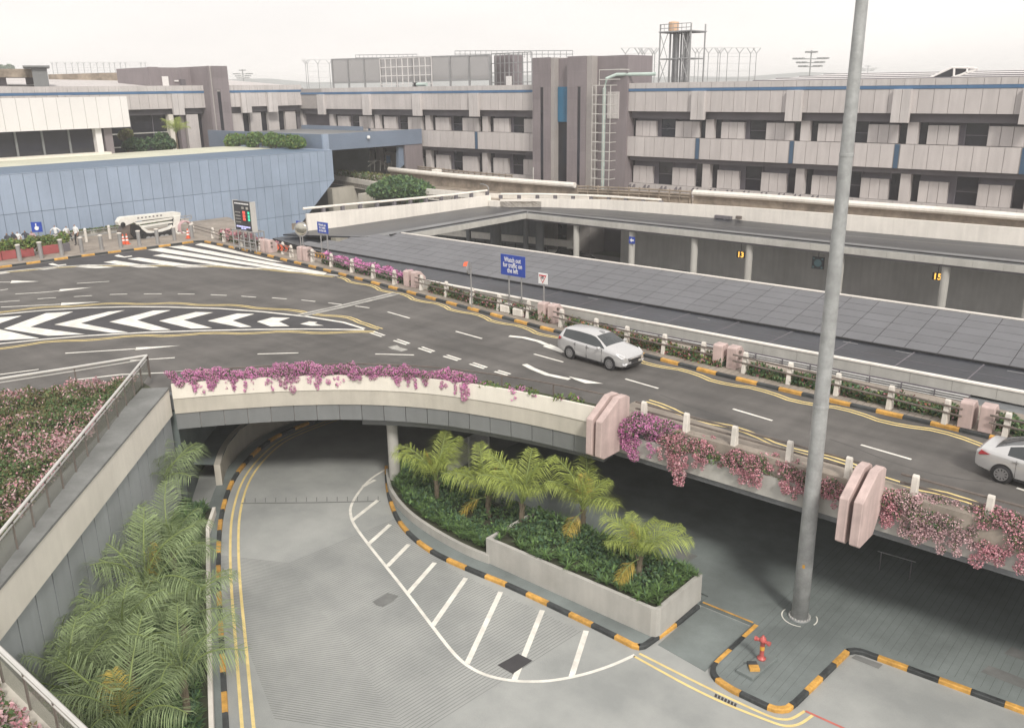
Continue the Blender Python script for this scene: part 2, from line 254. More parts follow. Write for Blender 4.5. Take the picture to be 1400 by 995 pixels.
# ------------------------------------------------------------------ mesh builder
class MB:
    def __init__(s): s.v = []; s.f = []; s.mi = []; s.cur = 0; s.sm = []; s.smooth = False
    def add(s, vs, fs):
        o = len(s.v); s.v += [tuple(p) for p in vs]
        for f in fs: s.f.append([o + i for i in f]); s.mi.append(s.cur); s.sm.append(s.smooth)
        return s
    def quad(s, a, b, c, d): return s.add([a, b, c, d], [(0, 1, 2, 3)])
    def poly(s, pts): return s.add(pts, [tuple(range(len(pts)))])
    def box(s, c, d, rz=0.0, m=None):
        x, y, z = d[0] / 2, d[1] / 2, d[2] / 2
        vs = [Vector((sx * x, sy * y, sz * z)) for sz in (-1, 1) for sx, sy in ((-1, -1), (1, -1), (1, 1), (-1, 1))]
        if m is not None: vs = [m @ v for v in vs]
        elif rz: r = Matrix.Rotation(rz, 3, 'Z'); vs = [r @ v for v in vs]
        vs = [v + Vector(c) for v in vs]
        return s.add(vs, [(3, 2, 1, 0), (4, 5, 6, 7), (0, 1, 5, 4), (1, 2, 6, 5), (2, 3, 7, 6), (3, 0, 4, 7)])
    def bb(s, x0, x1, y0, y1, z0, z1): return s.box(((x0 + x1) / 2, (y0 + y1) / 2, (z0 + z1) / 2), (abs(x1 - x0), abs(y1 - y0), abs(z1 - z0)))
    def prism(s, poly, z0, z1):
        n = len(poly)
        area = sum(poly[i][0] * poly[(i + 1) % n][1] - poly[(i + 1) % n][0] * poly[i][1] for i in range(n))
        if area < 0: poly = poly[::-1]
        vs = [(p[0], p[1], z0) for p in poly] + [(p[0], p[1], z1) for p in poly]
        return s.add(vs, [tuple(range(n))[::-1], tuple(range(n, 2 * n))] + [(i, (i + 1) % n, n + (i + 1) % n, n + i) for i in range(n)])
    def extr(s, pts, vec):
        """polygon in space extruded along vec"""
        n = len(pts); vec = Vector(vec); p2 = [Vector(p) for p in pts]
        nn = Vector((0, 0, 0))
        for i in range(n): nn += p2[i].cross(p2[(i + 1) % n])
        if nn.dot(vec) > 0: p2 = p2[::-1]
        vs = p2 + [p + vec for p in p2]
        return s.add(vs, [tuple(range(n)), tuple(range(n, 2 * n))[::-1]] + [((i + 1) % n, i, n + i, n + (i + 1) % n) for i in range(n)])
    def tube(s, pts, r, n=8, r2=None, cap=True):
        pts = [Vector(p) for p in pts]; k = len(pts); vs = []
        for i, p in enumerate(pts):
            d = (pts[min(i + 1, k - 1)] - pts[max(i - 1, 0)]).normalized()
            a = Vector((0, 0, 1)) if abs(d.z) < 0.9 else Vector((1, 0, 0))
            e1 = d.cross(a).normalized(); e2 = d.cross(e1)
            rr = r if r2 is None else r + (r2 - r) * i / (k - 1)
            for j in range(n): w = 2 * math.pi * (j + 0.5) / n; vs.append(p + rr * (math.cos(w) * e1 + math.sin(w) * e2))
        fs = [(i * n + j, (i + 1) * n + j, (i + 1) * n + (j + 1) % n, i * n + (j + 1) % n) for i in range(k - 1) for j in range(n)]
        if cap: fs += [tuple(range(n)), tuple(range((k - 1) * n, k * n))[::-1]]
        return s.add(vs, fs)
    def lathe(s, prof, c=(0, 0, 0), n=16, m=None):
        vs = []
        for r, z in prof:
            for j in range(n):
                w = 2 * math.pi * j / n; p = Vector((r * math.cos(w), r * math.sin(w), z))
                if m is not None: p = m @ p
                vs.append(p + Vector(c))
        k = len(prof)
        fs = [(i * n + j, i * n + (j + 1) % n, (i + 1) * n + (j + 1) % n, (i + 1) * n + j) for i in range(k - 1) for j in range(n)]
        fs += [tuple(range(n))[::-1], tuple(range((k - 1) * n, k * n))]
        return s.add(vs, fs)
    def ribbon(s, path, w0, w1, z):
        """flat band along a 2-D path between offsets w0 and w1 (left positive)"""
        a = offset(path, w0); b = offset(path, w1); n = len(path)
        vs = [(p[0], p[1], z) for p in a] + [(p[0], p[1], z) for p in b]
        up = 1 if w0 > w1 else -1
        fs = [((i, n + i, n + i + 1, i + 1) if up > 0 else (i, i + 1, n + i + 1, n + i)) for i in range(n - 1)]
        return s.add(vs, fs)
    def wall(s, path, w0, w1, z0, z1):
        """solid wall along a 2-D path; z0/z1 number or list"""
        a = offset(path, w0); b = offset(path, w1); n = len(path)
        zz0 = z0 if isinstance(z0, (list, tuple)) else [z0] * n; zz1 = z1 if isinstance(z1, (list, tuple)) else [z1] * n
        vs = []
        for i in range(n): vs += [(a[i][0], a[i][1], zz0[i]), (a[i][0], a[i][1], zz1[i]), (b[i][0], b[i][1], zz1[i]), (b[i][0], b[i][1], zz0[i])]
        fs = []
        for i in range(n - 1):
            for j in range(4): fs.append((4 * i + j, 4 * i + (j + 1) % 4, 4 * i + 4 + (j + 1) % 4, 4 * i + 4 + j))
        fs += [(3, 2, 1, 0), (4 * n - 4, 4 * n - 3, 4 * n - 2, 4 * n - 1)]
        if w0 > w1: fs = [f[::-1] for f in fs]
        return s.add(vs, fs)
    def mesh(s, name, mats, org=(0, 0, 0), bev=0.0):
        me = bpy.data.meshes.new(name); o = Vector(org)
        me.from_pydata([tuple(Vector(p) - o) for p in s.v], [], s.f)
        mats = mats if isinstance(mats, (list, tuple)) else [mats]
        for mm in mats: me.materials.append(M[mm] if isinstance(mm, str) else mm)
        me.polygons.foreach_set('material_index', s.mi); me.polygons.foreach_set('use_smooth', s.sm)
        if bev:
            bm = bmesh.new(); bm.from_mesh(me)
            bmesh.ops.remove_doubles(bm, verts=bm.verts, dist=1e-5)
            bmesh.ops.recalc_face_normals(bm, faces=bm.faces)
            es = [e for e in bm.edges if len(e.link_faces) == 2 and e.calc_face_angle(0) > 0.6]
            bmesh.ops.bevel(bm, geom=es, offset=bev, segments=1, affect='EDGES', clamp_overlap=True)
            bm.to_mesh(me); bm.free()
        me.update(); return me
    def build(s, name, mats, parent=None, bev=0.0, loc=None, recalc=False):
        org = loc if loc is not None else ((0, 0, 0) if parent is None else WORLD.get(parent.name, Vector((0, 0, 0))))
        me = s.mesh(name, mats, org, bev)
        if recalc:
            bm = bmesh.new(); bm.from_mesh(me); bmesh.ops.recalc_face_normals(bm, faces=bm.faces); bm.to_mesh(me); bm.free()
        o = bpy.data.objects.new(name, me); COL.objects.link(o)
        if loc is not None and parent is None: o.location = loc
        if parent is not None: o.parent = parent; WORLD[o.name] = Vector(org)
        else: WORLD[o.name] = Vector(org)
        return o
WORLD = {}
def offset(path, w):
    if w == 0: return [(p[0], p[1]) for p in path]
    r = []; n = len(path)
    for i in range(n):
        a = Vector(path[max(i - 1, 0)][:2]); b = Vector(path[i][:2]); c = Vector(path[min(i + 1, n - 1)][:2])
        d1 = (b - a).normalized() if i > 0 else (c - b).normalized(); d2 = (c - b).normalized() if i < n - 1 else d1
        t = (d1 + d2).normalized(); nn = Vector((-t.y, t.x)); k = max(0.4, nn.dot(Vector((-d1.y, d1.x))))
        r.append((b.x + nn.x * w / k, b.y + nn.y * w / k))
    return r
def resample(path, step):
    """2-D path resampled at about equal steps; returns points"""
    P = [Vector(p[:2]) for p in path]; L = [0]
    for i in range(1, len(P)): L.append(L[-1] + (P[i] - P[i - 1]).length)
    n = max(1, round(L[-1] / step)); res = []; j = 0
    for k in range(n + 1):
        t = L[-1] * k / n
        while j < len(P) - 2 and L[j + 1] < t: j += 1
        a = (t - L[j]) / max(1e-9, L[j + 1] - L[j]); res.append(tuple(P[j].lerp(P[j + 1], a)))
    return res
def smooth(path, k=2):
    p = [tuple(q[:2]) for q in path]
    for _ in range(k):
        r = [p[0]]
        for i in range(len(p) - 1):
            a, b = p[i], p[i + 1]
            r += [(a[0] * .75 + b[0] * .25, a[1] * .75 + b[1] * .25), (a[0] * .25 + b[0] * .75, a[1] * .25 + b[1] * .75)]
        r.append(p[-1]); p = r
    return p
def px(pts, z): return [tuple(at(u, v, z)[:2]) for u, v in pts]
def tag(o, label=None, cat=None, group=None, kind=None):
    if label: o['label'] = label
    if cat: o['category'] = cat
    if group: o['group'] = group
    if kind: o['kind'] = kind
    return o
def thing(name, label, cat, loc=(0, 0, 0), rz=0.0, group=None):
    o = bpy.data.objects.new(name, None); COL.objects.link(o); o.empty_display_size = 0.3
    o.location = loc; o.rotation_euler = (0, 0, rz); tag(o, label, cat, group)
    WORLD[o.name] = Vector(loc) if not rz else Vector((0, 0, 0)); return o
def inst(me, name, parent, loc=(0, 0, 0), rot=(0, 0, 0), scale=(1, 1, 1)):
    o = bpy.data.objects.new(name, me); COL.objects.link(o); o.parent = parent
    o.location = loc; o.rotation_euler = rot; o.scale = scale; WORLD[o.name] = Vector((0, 0, 0)); return o
def copy_tree(o, parent=None):
    c = o.copy(); COL.objects.link(c)
    if parent is not None: c.parent = parent
    for ch in o.children: copy_tree(ch, c)
    return c
def text_mesh(body, size, material, name='lettering', spacing=1.0, bold=0.0, align='CENTER'):
    cu = bpy.data.curves.new(name, 'FONT'); cu.body = body; cu.size = size; cu.align_x = align; cu.align_y = 'CENTER'
    cu.extrude = 0.004; cu.offset = bold; cu.space_line = spacing; cu.resolution_u = 2
    ob = bpy.data.objects.new(name, cu); COL.objects.link(ob)
    dg = bpy.context.evaluated_depsgraph_get(); me = bpy.data.meshes.new_from_object(ob.evaluated_get(dg))
    bpy.data.objects.remove(ob); me.materials.clear(); me.materials.append(M[material]); return me
# ================================================================== lower level
ZU = 5.72                                 # level of the upper road
def struct(name, mb, m, parent=None, **k):
    o = mb.build(name, m, parent, **k)
    if parent is None: tag(o, kind='structure')
    return o
g = MB(); g.bb(-1600, 1600, -1600, 1600, -0.5, -0.06); struct('ground', g, 'ground')
# sky is the world; far low hills beyond the terminal
b = MB()
def hillrow(u0, u1, v, dist, amp, n=40):
    top = []; bot = []
    for i in range(n + 1):
        u = u0 + (u1 - u0) * i / n
        e = min(1, 4 * i / n, 4 * (n - i) / n)
        p = far(u, v, dist); top.append((p.x, p.y, p.z + amp * e * (0.6 * math.sin(i * .55) + 0.4 * math.sin(i * 1.37 + 1)))); bot.append((p.x, p.y, -0.05))
    k = len(top); d = Vector((top[0][0], top[0][1], 0)).normalized() * 160
    vs = top + bot + [(p[0] + d.x, p[1] + d.y, -0.05) for p in bot]
    fs = [(i, i + 1, k + i + 1, k + i) for i in range(k - 1)] + [(i + 1, i, 2 * k + i, 2 * k + i + 1) for i in range(k - 1)]
    b.add(vs, fs)
hillrow(-400, 700, 110, 1250, 3.5); hillrow(560, 2100, 104, 1300, 5)
struct('hills', b, 'hill')

lower = MB(); lower.bb(-70, 40, -30, 38.2, -0.05, 0.0)
LROAD = struct('road', lower, 'concrete')
ct = MB(); ct.bb(-70, 40, 38.2, 83, -0.05, -0.001); struct('courtyard_road', ct, 'ctyard')

# transverse grooves cut in the ramp
gm = MB()
k0, k1 = at(395, 770, 0), at(560, 1010, 0)
dR = (at(767, 841, 0) - at(632, 922, 0)).normalized()
dL = (at(330, 905, 0) - at(470, 925, 0)).normalized()
n = 88
def isl_hit(p, d):
    t = 0
    while t < 12:
        q = p + d * t; t += 0.1
        if q.y > 21.75 - max(0, (-22.8 - q.x)) * -0.42: break
    return t
for i in range(n):
    p = k0.lerp(k1, i / (n - 1)); j = random.uniform(-.02, .02)
    t = max(0.5, min(isl_hit(p, dR), 8.8))
    a = p + dL * (3.6 + .9 * i / n); c = p + dR * t
    for s, e in ((a, p), (p, c)):
        d = (e - s).normalized(); nn = Vector((-d.y, d.x, 0)) * 0.011
        gm.quad(s + nn + Vector((0, 0, .004)), s - nn + Vector((0, 0, .004)), e - nn + Vector((0, 0, .004)), e + nn + Vector((0, 0, .004)))
tag(gm.build('surface_groove', 'groove', LROAD), kind='stuff')

def mark(name, pts_or_path, z, m='paint_white', parent=None, w=None, closed=True):
    """painted marking: polygon in world 2-D, or band of width w along a path"""
    mb = MB()
    if w: mb.ribbon(pts_or_path, w / 2, -w / 2, z)
    else:
        P = [(p[0], p[1], z) for p in pts_or_path]
        ar = sum(P[i][0] * P[(i + 1) % len(P)][1] - P[(i + 1) % len(P)][0] * P[i][1] for i in range(len(P)))
        mb.poly(P if ar > 0 else P[::-1])
    return mb.build(name, m, parent)
Z0 = 0.008
mark('edge_line', smooth(px([(528, 641), (505, 655), (489, 674), (479, 692), (479, 703), (483, 716), (503, 743.5), (530, 777), (557, 811), (590, 854.5), (620, 893.5), (640, 911), (665, 923.5), (701, 931), (740, 931.6), (770, 928), (805, 920), (840, 908), (868, 895)], 0), 2), Z0, parent=LROAD, w=0.13)
for a, c in (((482, 711), (517, 683.6)), ((503.5, 744), (533.5, 717)), ((529.5, 774), (559, 744)), ((557.5, 811), (594.5, 769)), ((591.5, 855), (637, 790)), ((638.5, 907), (684.5, 809)), ((702.5, 931), (741.5, 834)), ((781, 926), (801.5, 862)), ((496, 665), (513, 656))):
    mark('hatch_bar', px([a, c], 0), Z0 + .004, parent=LROAD, w=0.2)
def poly_px(name, pts, z, m, parent): return mark(name, px(pts, z), z, m, parent)
mh = [(680, 908.5), (708.5, 893), (728, 902.5), (701, 920.5)]
poly_px('manhole_cover', mh, 0.016, 'asphalt_dark', LROAD)
poly_px('manhole_cover', [(509, 822), (530, 810), (545, 814), (538, 821), (523, 829), (515, 827)], 0.012, 'groove', LROAD)
mark('drain_channel', px([(330, 688), (430, 687), (520, 685)], 0), 0.009, 'drain', LROAD, w=0.09)
for i in range(14): mark('drain_slot', px([(335 + i * 14, 687 - i * .2), (335 + i * 14, 681 - i * .2)], 0), 0.013, 'drain', LROAD, w=0.035)
# double yellow lines by the hydrant corner
for pts in ([(866.5, 896.5), (967, 952), (1060, 989), (1076, 992.5), (1093, 990.5), (1111, 977.5)], [(874, 893), (973, 943), (1054, 980.5), (1070, 983.5), (1083, 982.5), (1100.5, 971.5)]):
    mark('yellow_line', smooth(px(pts, 0), 2), Z0, 'paint_yellow', LROAD, w=0.10)
for i in range(7):
    x = 978 + i * 4.4; y = 947.5 + i * 2.1
    poly_px('stencil_mark', [(x, y), (x + 3, y + 1.4), (x + 1.6, y + 5.6), (x - 1.4, y + 4.2)], 0.014, 'asphalt_dark', LROAD)
mark('red_line', px([(1101, 971.5), (1160, 998), (1240, 1034)], 0), Z0, 'paint_red', LROAD, w=0.09)
for pts in ([(1358, 915), (1374, 907), (1420, 926), (1405, 936)], [(1380, 890), (1392, 884), (1430, 898), (1420, 906)], [(905, 751), (925, 745), (955, 760), (938, 769)], [(1165, 897), (1172, 893), (1206, 907), (1200, 914)]):
    pass

# ---- kerbs -----------------------------------------------------------------
def kerb(path, z0, h, label=None, step=1.05, width=0.18, side=1, first='y', parent=None, name='kerb'):
    """row of kerb stones, painted yellow and black by turns; the stones lie on the given side of the path"""
    root = thing(name, None, None) if parent is None else parent
    if parent is None: tag(root, kind='structure')
    P = resample(path, step / 4); nst = max(1, (len(P) - 1) // 4); y = first == 'y'
    for i in range(nst):
        seg = P[i * 4: i * 4 + 5 + (len(P) - 1 - nst * 4 if i == nst - 1 else 0)]
        a, c = Vector(seg[0]), Vector(seg[-1]); 
        mb = MB(); g_ = 0.006
        seg2 = list(seg); d0 = (Vector(seg[1]) - a).normalized() * g_; d1 = (Vector(seg[-2]) - c).normalized() * g_
        seg2[0] = tuple(a + d0); seg2[-1] = tuple(c + d1)
        chk = [offset(seg2, 0), offset(seg2, 0.03 * side), offset(seg2, width * side)]
        vs = []
        for j in range(len(seg2)):
            vs += [(*chk[0][j], z0), (*chk[0][j], z0 + h - .03), (*chk[1][j], z0 + h), (*chk[2][j], z0 + h), (*chk[2][j], z0)]
        fs = []
        for j in range(len(seg2) - 1):
            for q in range(5): fs.append((5 * j + q, 5 * j + (q + 1) % 5, 5 * j + 5 + (q + 1) % 5, 5 * j + 5 + q))
        fs += [(4, 3, 2, 1, 0), tuple(5 * (len(seg2) - 1) + q for q in range(5))]
        if side < 0: fs = [f[::-1] for f in fs]
        mb.add(vs, [f[::-1] for f in fs])
        mb.build('kerb_stone', 'kerb_yellow' if y else 'kerb_black', root); y = not y
    return root
KH = 0.15
KL = smooth([tuple(p) for p in px([(316, 1040), (313, 990), (307, 880), (302, 800), (302, 740), (306, 700), (320, 657), (345, 625), (375, 600), (415, 583)], 0)] + [(-40.6, 29.5), (-40.6, 33.0), (-40.6, 37)], 2)
kerb(KL, 0, KH, side=1)
for w in (0.38, 0.72): mark('yellow_line', [p for p in offset(KL, -w)], Z0, 'paint_yellow', LROAD, w=0.11)
mb = MB(); mb.wall(KL, 0.182, 0.75, 0, KH - .004); struct('pavement', mb, 'paving_dark')
KI = smooth(px([(526, 640), (527, 668), (533, 695), (545, 720), (570, 745), (600, 764), (650, 786), (700, 806), (800, 854), (850, 879), (866, 888), (880, 889.5), (893, 880), (925, 858), (957, 832)], 0), 2)
kerb(KI, 0, KH, side=1)
mb = MB(); inner = offset(KI, 0.184); mb.prism(inner + [(-13.5, 26.6), (-29.5, 27.4)], 0.0, KH - .006); struct('pavement', mb, 'paving_dark')
K3 = [(-11.35, 26.15), (-11.42, 23.3), (-11.38, 22.95), (-11.2, 22.65), (-10.9, 22.45), (-10.3, 22.32), (-9.0, 22.30), (-8.7, 22.36), (-8.45, 22.6), (-8.36, 23.1), (-8.08, 26.8), (-7.85, 27.0), (-2.8, 27.25), (14, 28.1)]
kerb(K3, 0, KH, side=1, step=.97)
mb = MB(); inn = offset(K3, 0.184)
RP = mb.prism([(-13.5, 26.15)] + inn + [(14, 38), (-29, 38), (-29, 27.6), (-13.5, 26.7)], 0.0, KH - .006); RPAVE = struct('pavement', mb, 'paving_dark')
mb = MB(); mb.prism([(-13.45, 23.0), (-11.45, 22.75), (-11.38, 26.1), (-13.45, 26.1)], 0.0, 0.012); struct('dropped_crossing', mb, 'paving_dark')
mark('kerb_line', [(-13.45, 26.18), (-11.4, 26.18)], KH + .002, 'kerb_yellow', RPAVE, w=0.09)
# paver joints: courses of the dark paving, as thin recessed lines near the hydrant
pv = MB()
for i in range(46):
    x = -11.2 + i * 0.065 * 4; 
    if x > -0.5: break
    y0 = 22.75 if x < -8.6 else 27.6
    pv.quad((x, y0, KH - .004), (x + .012, y0, KH - .004), (x + .012, 36, KH - .004), (x, 36, KH - .004))
tag(pv.build('paver_joint', 'paving_joint', RPAVE), kind='stuff')
mark('grate', px([(1341, 918), (1352, 909), (1420, 935), (1412, 946)], KH), KH + .003, 'groove', RPAVE)
mark('grate', px([(1373, 893), (1382, 884), (1420, 898), (1415, 908)], KH), KH + .003, 'groove', RPAVE)
mark('grate', px([(916, 757), (930, 750), (954, 760), (939, 769)], KH), KH + .003, 'groove', RPAVE)
mark('drain_cover', px([(1164, 899), (1170, 895), (1207, 908), (1201, 914)], 0), Z0, 'groove', LROAD)

# ---- planter on the island ----------------------------------------------------
pl = thing('planter', 'long pale concrete planter on the island holding four palms', 'planter', (-17.6, 24.6, KH))
mb = MB(); T = 0.16; X0, X1, Y0, Y1 = -21.75, -13.58, 23.08, 26.25
rc = [(X1 - .25, Y0), (X1 - .07, Y0 + .07), (X1, Y0 + .25)]
outer = [(X0, Y0)] + rc + [(X1, Y1), (X0, Y1)]
mb.wall(outer, 0, T, KH - .01, 1.27); mb.bb(X0, X0 + T, Y0 + T + .002, Y1 - T - .002, KH - .01, 1.268); mb.build('wall', 'planter_wall', pl)
low = smooth(px([(528, 650), (530, 672), (540, 690), (560, 712), (600, 739), (640, 760), (668, 770.5)], KH), 2)
mb = MB(); mb.wall(low, 0, T, KH - .01, 0.52); mb.build('low_wall', 'planter_wall', pl)
mb = MB(); mb.prism([(X0 + T, Y0 + T), (X1 - T, Y0 + T), (X1 - T, Y1 - T), (X0 + T, Y1 - T)], 0.4, 1.18); mb.build('soil', 'soil', pl)
mb = MB(); mb.prism(offset(low, T) + [(X0, Y1), (-28.0, 27.2)], 0.1, 0.50); mb.build('soil', 'soil', pl)
# ---- left bed -------------------------------------------------------------------
edge = px([(294, 1040), (292, 990), (289, 900), (287, 800), (286, 720)], 0.5) + [(-34.3, 18.2)]
lb = thing('raised_bed', 'planting bed with white edge wall below the glass balustrade', 'planter', (-28, 13, 0))
mb = MB(); mb.wall(edge, 0, 0.14, 0.0, 0.52); mb.build('edge_wall', 'white_wall', lb)
mb = MB(); mb.prism(offset(edge, 0.14) + [(-36, 17.4), (-23, 5.2), (-17, 5.2)], 0.02, 0.45); mb.build('soil', 'soil', lb)

# ---- tunnel mouth walls ----------------------------------------------------------
tw = thing('tunnel_wall', 'curved wall with pale base inside the underpass', 'wall', (-40, 24, 0))
TP = smooth([(-36.9, 20.1), (-38.6, 21.4), (-40.6, 23.6), (-41.7, 26.5), (-41.9, 30), (-41.9, 38)], 2)
mb = MB(); mb.wall(TP, 0, 0.3, 0.0, 1.25); mb.build('base_wall', 'beige_wall', tw)
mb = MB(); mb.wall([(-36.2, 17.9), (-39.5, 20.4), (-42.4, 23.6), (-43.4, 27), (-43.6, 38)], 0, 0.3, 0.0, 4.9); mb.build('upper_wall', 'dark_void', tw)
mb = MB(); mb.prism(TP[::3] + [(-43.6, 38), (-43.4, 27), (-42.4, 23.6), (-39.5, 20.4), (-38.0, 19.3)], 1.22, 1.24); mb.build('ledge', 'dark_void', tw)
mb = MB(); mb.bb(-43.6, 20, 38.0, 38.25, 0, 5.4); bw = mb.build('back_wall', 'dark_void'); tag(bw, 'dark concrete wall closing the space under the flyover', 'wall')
# ---- retaining wall of the garden ------------------------------------------------
A_, B_ = Vector((-35.8, 17.5)), Vector((-22.6, 5.05))
dRW = (B_ - A_).normalized(); nRW = Vector((-dRW.y, dRW.x))       # towards the road
if nRW.x < 0: nRW = -nRW
rw = thing('retaining_wall', 'sloping-lit cream and grey panelled wall below the garden balustrade', 'wall', (-29, 11, 0))
rw['label'] = 'cream banded wall with grey panels running below the garden balustrade'
line = [tuple(A_), tuple(B_)]
mb = MB(); mb.wall(line, 0, -1.15, 4.9, 6.16); mb.build('cream_band', 'cream_wall', rw)
mb = MB(); mb.wall([tuple(A_ + dRW * .02 + nRW * .03), tuple(B_ + nRW * .03)], 0, -1.18, 6.162, 6.25); mb.build('coping', 'coping', rw)
LW = (B_ - A_).length; npan = 15
for i in range(npan):
    a = A_ + dRW * (LW * i / npan + .03) - nRW * .1; c = A_ + dRW * (LW * (i + 1) / npan - .03) - nRW * .1
    mb = MB(); mb.wall([tuple(a), tuple(c)], 0, -.08, 0.3, 4.895); mb.build('wall_panel', 'grey_panel_lit', rw)
mb = MB(); mb.wall([tuple(A_ - nRW * .2), tuple(B_ - nRW * .2)], 0, -.3, 0.0, 4.88); mb.build('wall_core', 'joint', rw)
mb = MB(); mb.wall([tuple(B_), (-9.0, 5.05)], 0, -.9, 0.0, 6.2); mb.build('return_wall', 'beige_wall', rw)

# ================================================================== flyover
fo = thing('flyover', 'curved flyover with cream bands and grey panels over the lower road', 'flyover', (-27, 26, 4))
BP = smooth([(-35.75, 17.6), (-34.55, 19.3), (-32.5, 21.7), (-30.0, 23.9), (-27.0, 25.6), (-23.4, 26.6), (-21.2, 26.95), (-19.3, 27.15)], 2)
NL = lambda x, base: base - .07 * (x + 18)      # the near edge drifts towards the viewer to the right
RP_ = [(-19.0, 28.0), (14, 28.0)]
PY = lambda x: 28.42 - .03 * (x + 18)            # line of the near posts
YY = lambda x: max(28.75, 29.85 - .115 * (x + 14.5))  # near double yellow line
mb = MB(); mb.wall(BP, 0, 0.12, 5.66, 6.36); mb.build('upper_band', 'cream_wall', fo)
mb = MB(); mb.wall(BP, 0.05, 0.2, 4.93, 5.655); mb.build('lower_band', 'beige_wall', fo)
seg = resample(BP, 1.02)
for i in range(len(seg) - 1):
    a, c = Vector(seg[i]), Vector(seg[i + 1]); d = (c - a).normalized() * .012
    mb = MB(); mb.wall([tuple(a + d), tuple(c - d)], 0.12, 0.2, 4.15, 4.925); mb.build('soffit_panel', 'grey_panel', fo)
mb = MB(); mb.wall(BP, 0.21, 0.5, 4.16, 4.95); mb.build('edge_beam', 'joint', fo)
deck = offset(BP, 0.3) + [(p[0], p[1] + .12) for p in RP_]
mb = MB(); mb.prism(deck + [(14, 39), (-86, 45), (-86, -12), (-47, -12), (-38.6, 12), (-37.6, 17.5)], 5.0, ZU - .03); mb.build('deck', 'grey_wall', fo)
# column and beam under the curve
mb = MB(); mb.tube([(-30.2, 25.6, 0), (-30.2, 25.6, 3.65)], 0.27, 16); mb.build('column', 'planter_wall', fo)
beam = [p for p in offset(BP, 0.85) if p[0] > -31.2]
mb = MB(); mb.wall(beam, 0, 0.8, 3.62, 4.14); mb.build('crossbeam', 'grey_panel', fo)
# outer trough of the straight part
mb = MB(); mb.wall(RP_, 0, 0.14, 4.3, 5.14); mb.build('trough', 'planter_wall', fo)
mb = MB(); mb.wall(RP_, 0.16, 0.45, 4.02, 4.296); mb.build('edge_beam', 'grey_wall', fo)
mb = MB(); mb.wall(RP_, 0.145, 0.6, 4.35, 5.02); mb.build('soil', 'soil', fo)
# planting strip behind the upper band of the curve
mb = MB(); mb.wall(BP, 0.125, 0.75, 5.7, 6.2); mb.wall(BP, 0.76, 0.86, 5.7, 6.1); mb.build('soil', 'soil', fo)

# pink buttress pairs on the near edge
def buttress_near(x, label, dx=1.0):
    y0 = 28.8 - .05 * (x + 18.9); prof = [(0.0, 6.66), (-.30, 6.80), (-.95, 6.82), (-2.42, 6.12), (-2.45, 4.6), (-2.15, 4.45), (-.75, 4.45), (0.0, 5.3)]
    t = thing('buttress', label, 'buttress', (x, y0, 4.7), 0, 'pink twin buttresses along the near edge of the flyover')
    for s in (-0.36, 0.10):
        mb = MB(); mb.extr([(x + s, y0 - .38 + p[0] * .82, p[1]) for p in prof], (0.30, 0, 0)); mb.build('slab', 'pink_pillar', t, bev=0.025, recalc=True)
    return t
buttress_near(-18.85, 'pink twin buttress where the curved flyover meets the straight edge')
buttress_near(-8.38, 'pink twin buttress right of the tall lamp post')
# ================================================================== upper road
def zabove(u, v, P):
    d = ray(u, v); t = math.hypot(P[0], P[1]) / math.hypot(d.x, d.y); return CAM_H + t * d.z
KFp = [(-140, 400), (-60, 379), (0, 367), (37, 361.7), (77, 356), (114.5, 351), (150, 346.5), (196, 341), (230, 336.6), (253, 333.5), (267, 331.5), (278, 331.3), (292, 334), (318, 340), (344, 345.6), (365, 350.7), (393, 357.8), (432, 367.5), (470, 377.5), (530, 393.5), (600, 412.5), (680, 434), (770, 458), (877, 487), (960, 508.5), (1050, 531), (1180, 560.5), (1300, 588), (1400, 612)]
KF = px(KFp, ZU); KF = KF + [(KF[-1][0] + 19, KF[-1][1] - .9)]
nearb = offset(BP, .87) + [(p[0], p[1] + .35) for p in RP_]
up = MB(); up.poly([(p[0], p[1], ZU) for p in [(-86, -12), (-46, -12), (-40.2, 12.0), (-38.6, 17.2)] + nearb + KF[::-1]])
UROAD = struct('road', up, 'asphalt', recalc=False)
kerb(KF, ZU, 0.15, side=1, step=1.08)
fw = MB(); back = [(15, 38.2), (-24, 38.9), (-40, 40.6), (-52, 41.6), (-60, 42.9), (-71, 45.2), (-85, 51), (-85.7, 51), (-85.7, -12)]
fw.prism(offset(KF, .185) + back, ZU - .5, ZU + .145); FOOT = struct('pavement', fw, 'paver')
# joints between the pavers of the footway
pj = MB()
for i in range(170):
    x = -46 + i * .3
    yk = np.interp(x, [p[0] for p in KF], [p[1] for p in KF]) if x > -72 else 40
    pj.quad((x, yk + .2, ZU + .149), (x + .012, yk + .2, ZU + .149), (x + .012, yk + 1.0, ZU + .149), (x, yk + 1.0, ZU + .149))
tag(pj.build('paver_joint', 'soil', FOOT), kind='stuff')
Z1 = ZU + .008
def um(name, pts, m='paint_white', w=None, dz=0.0): return mark(name, px(pts, ZU), Z1 + dz, m, UROAD, w=w)
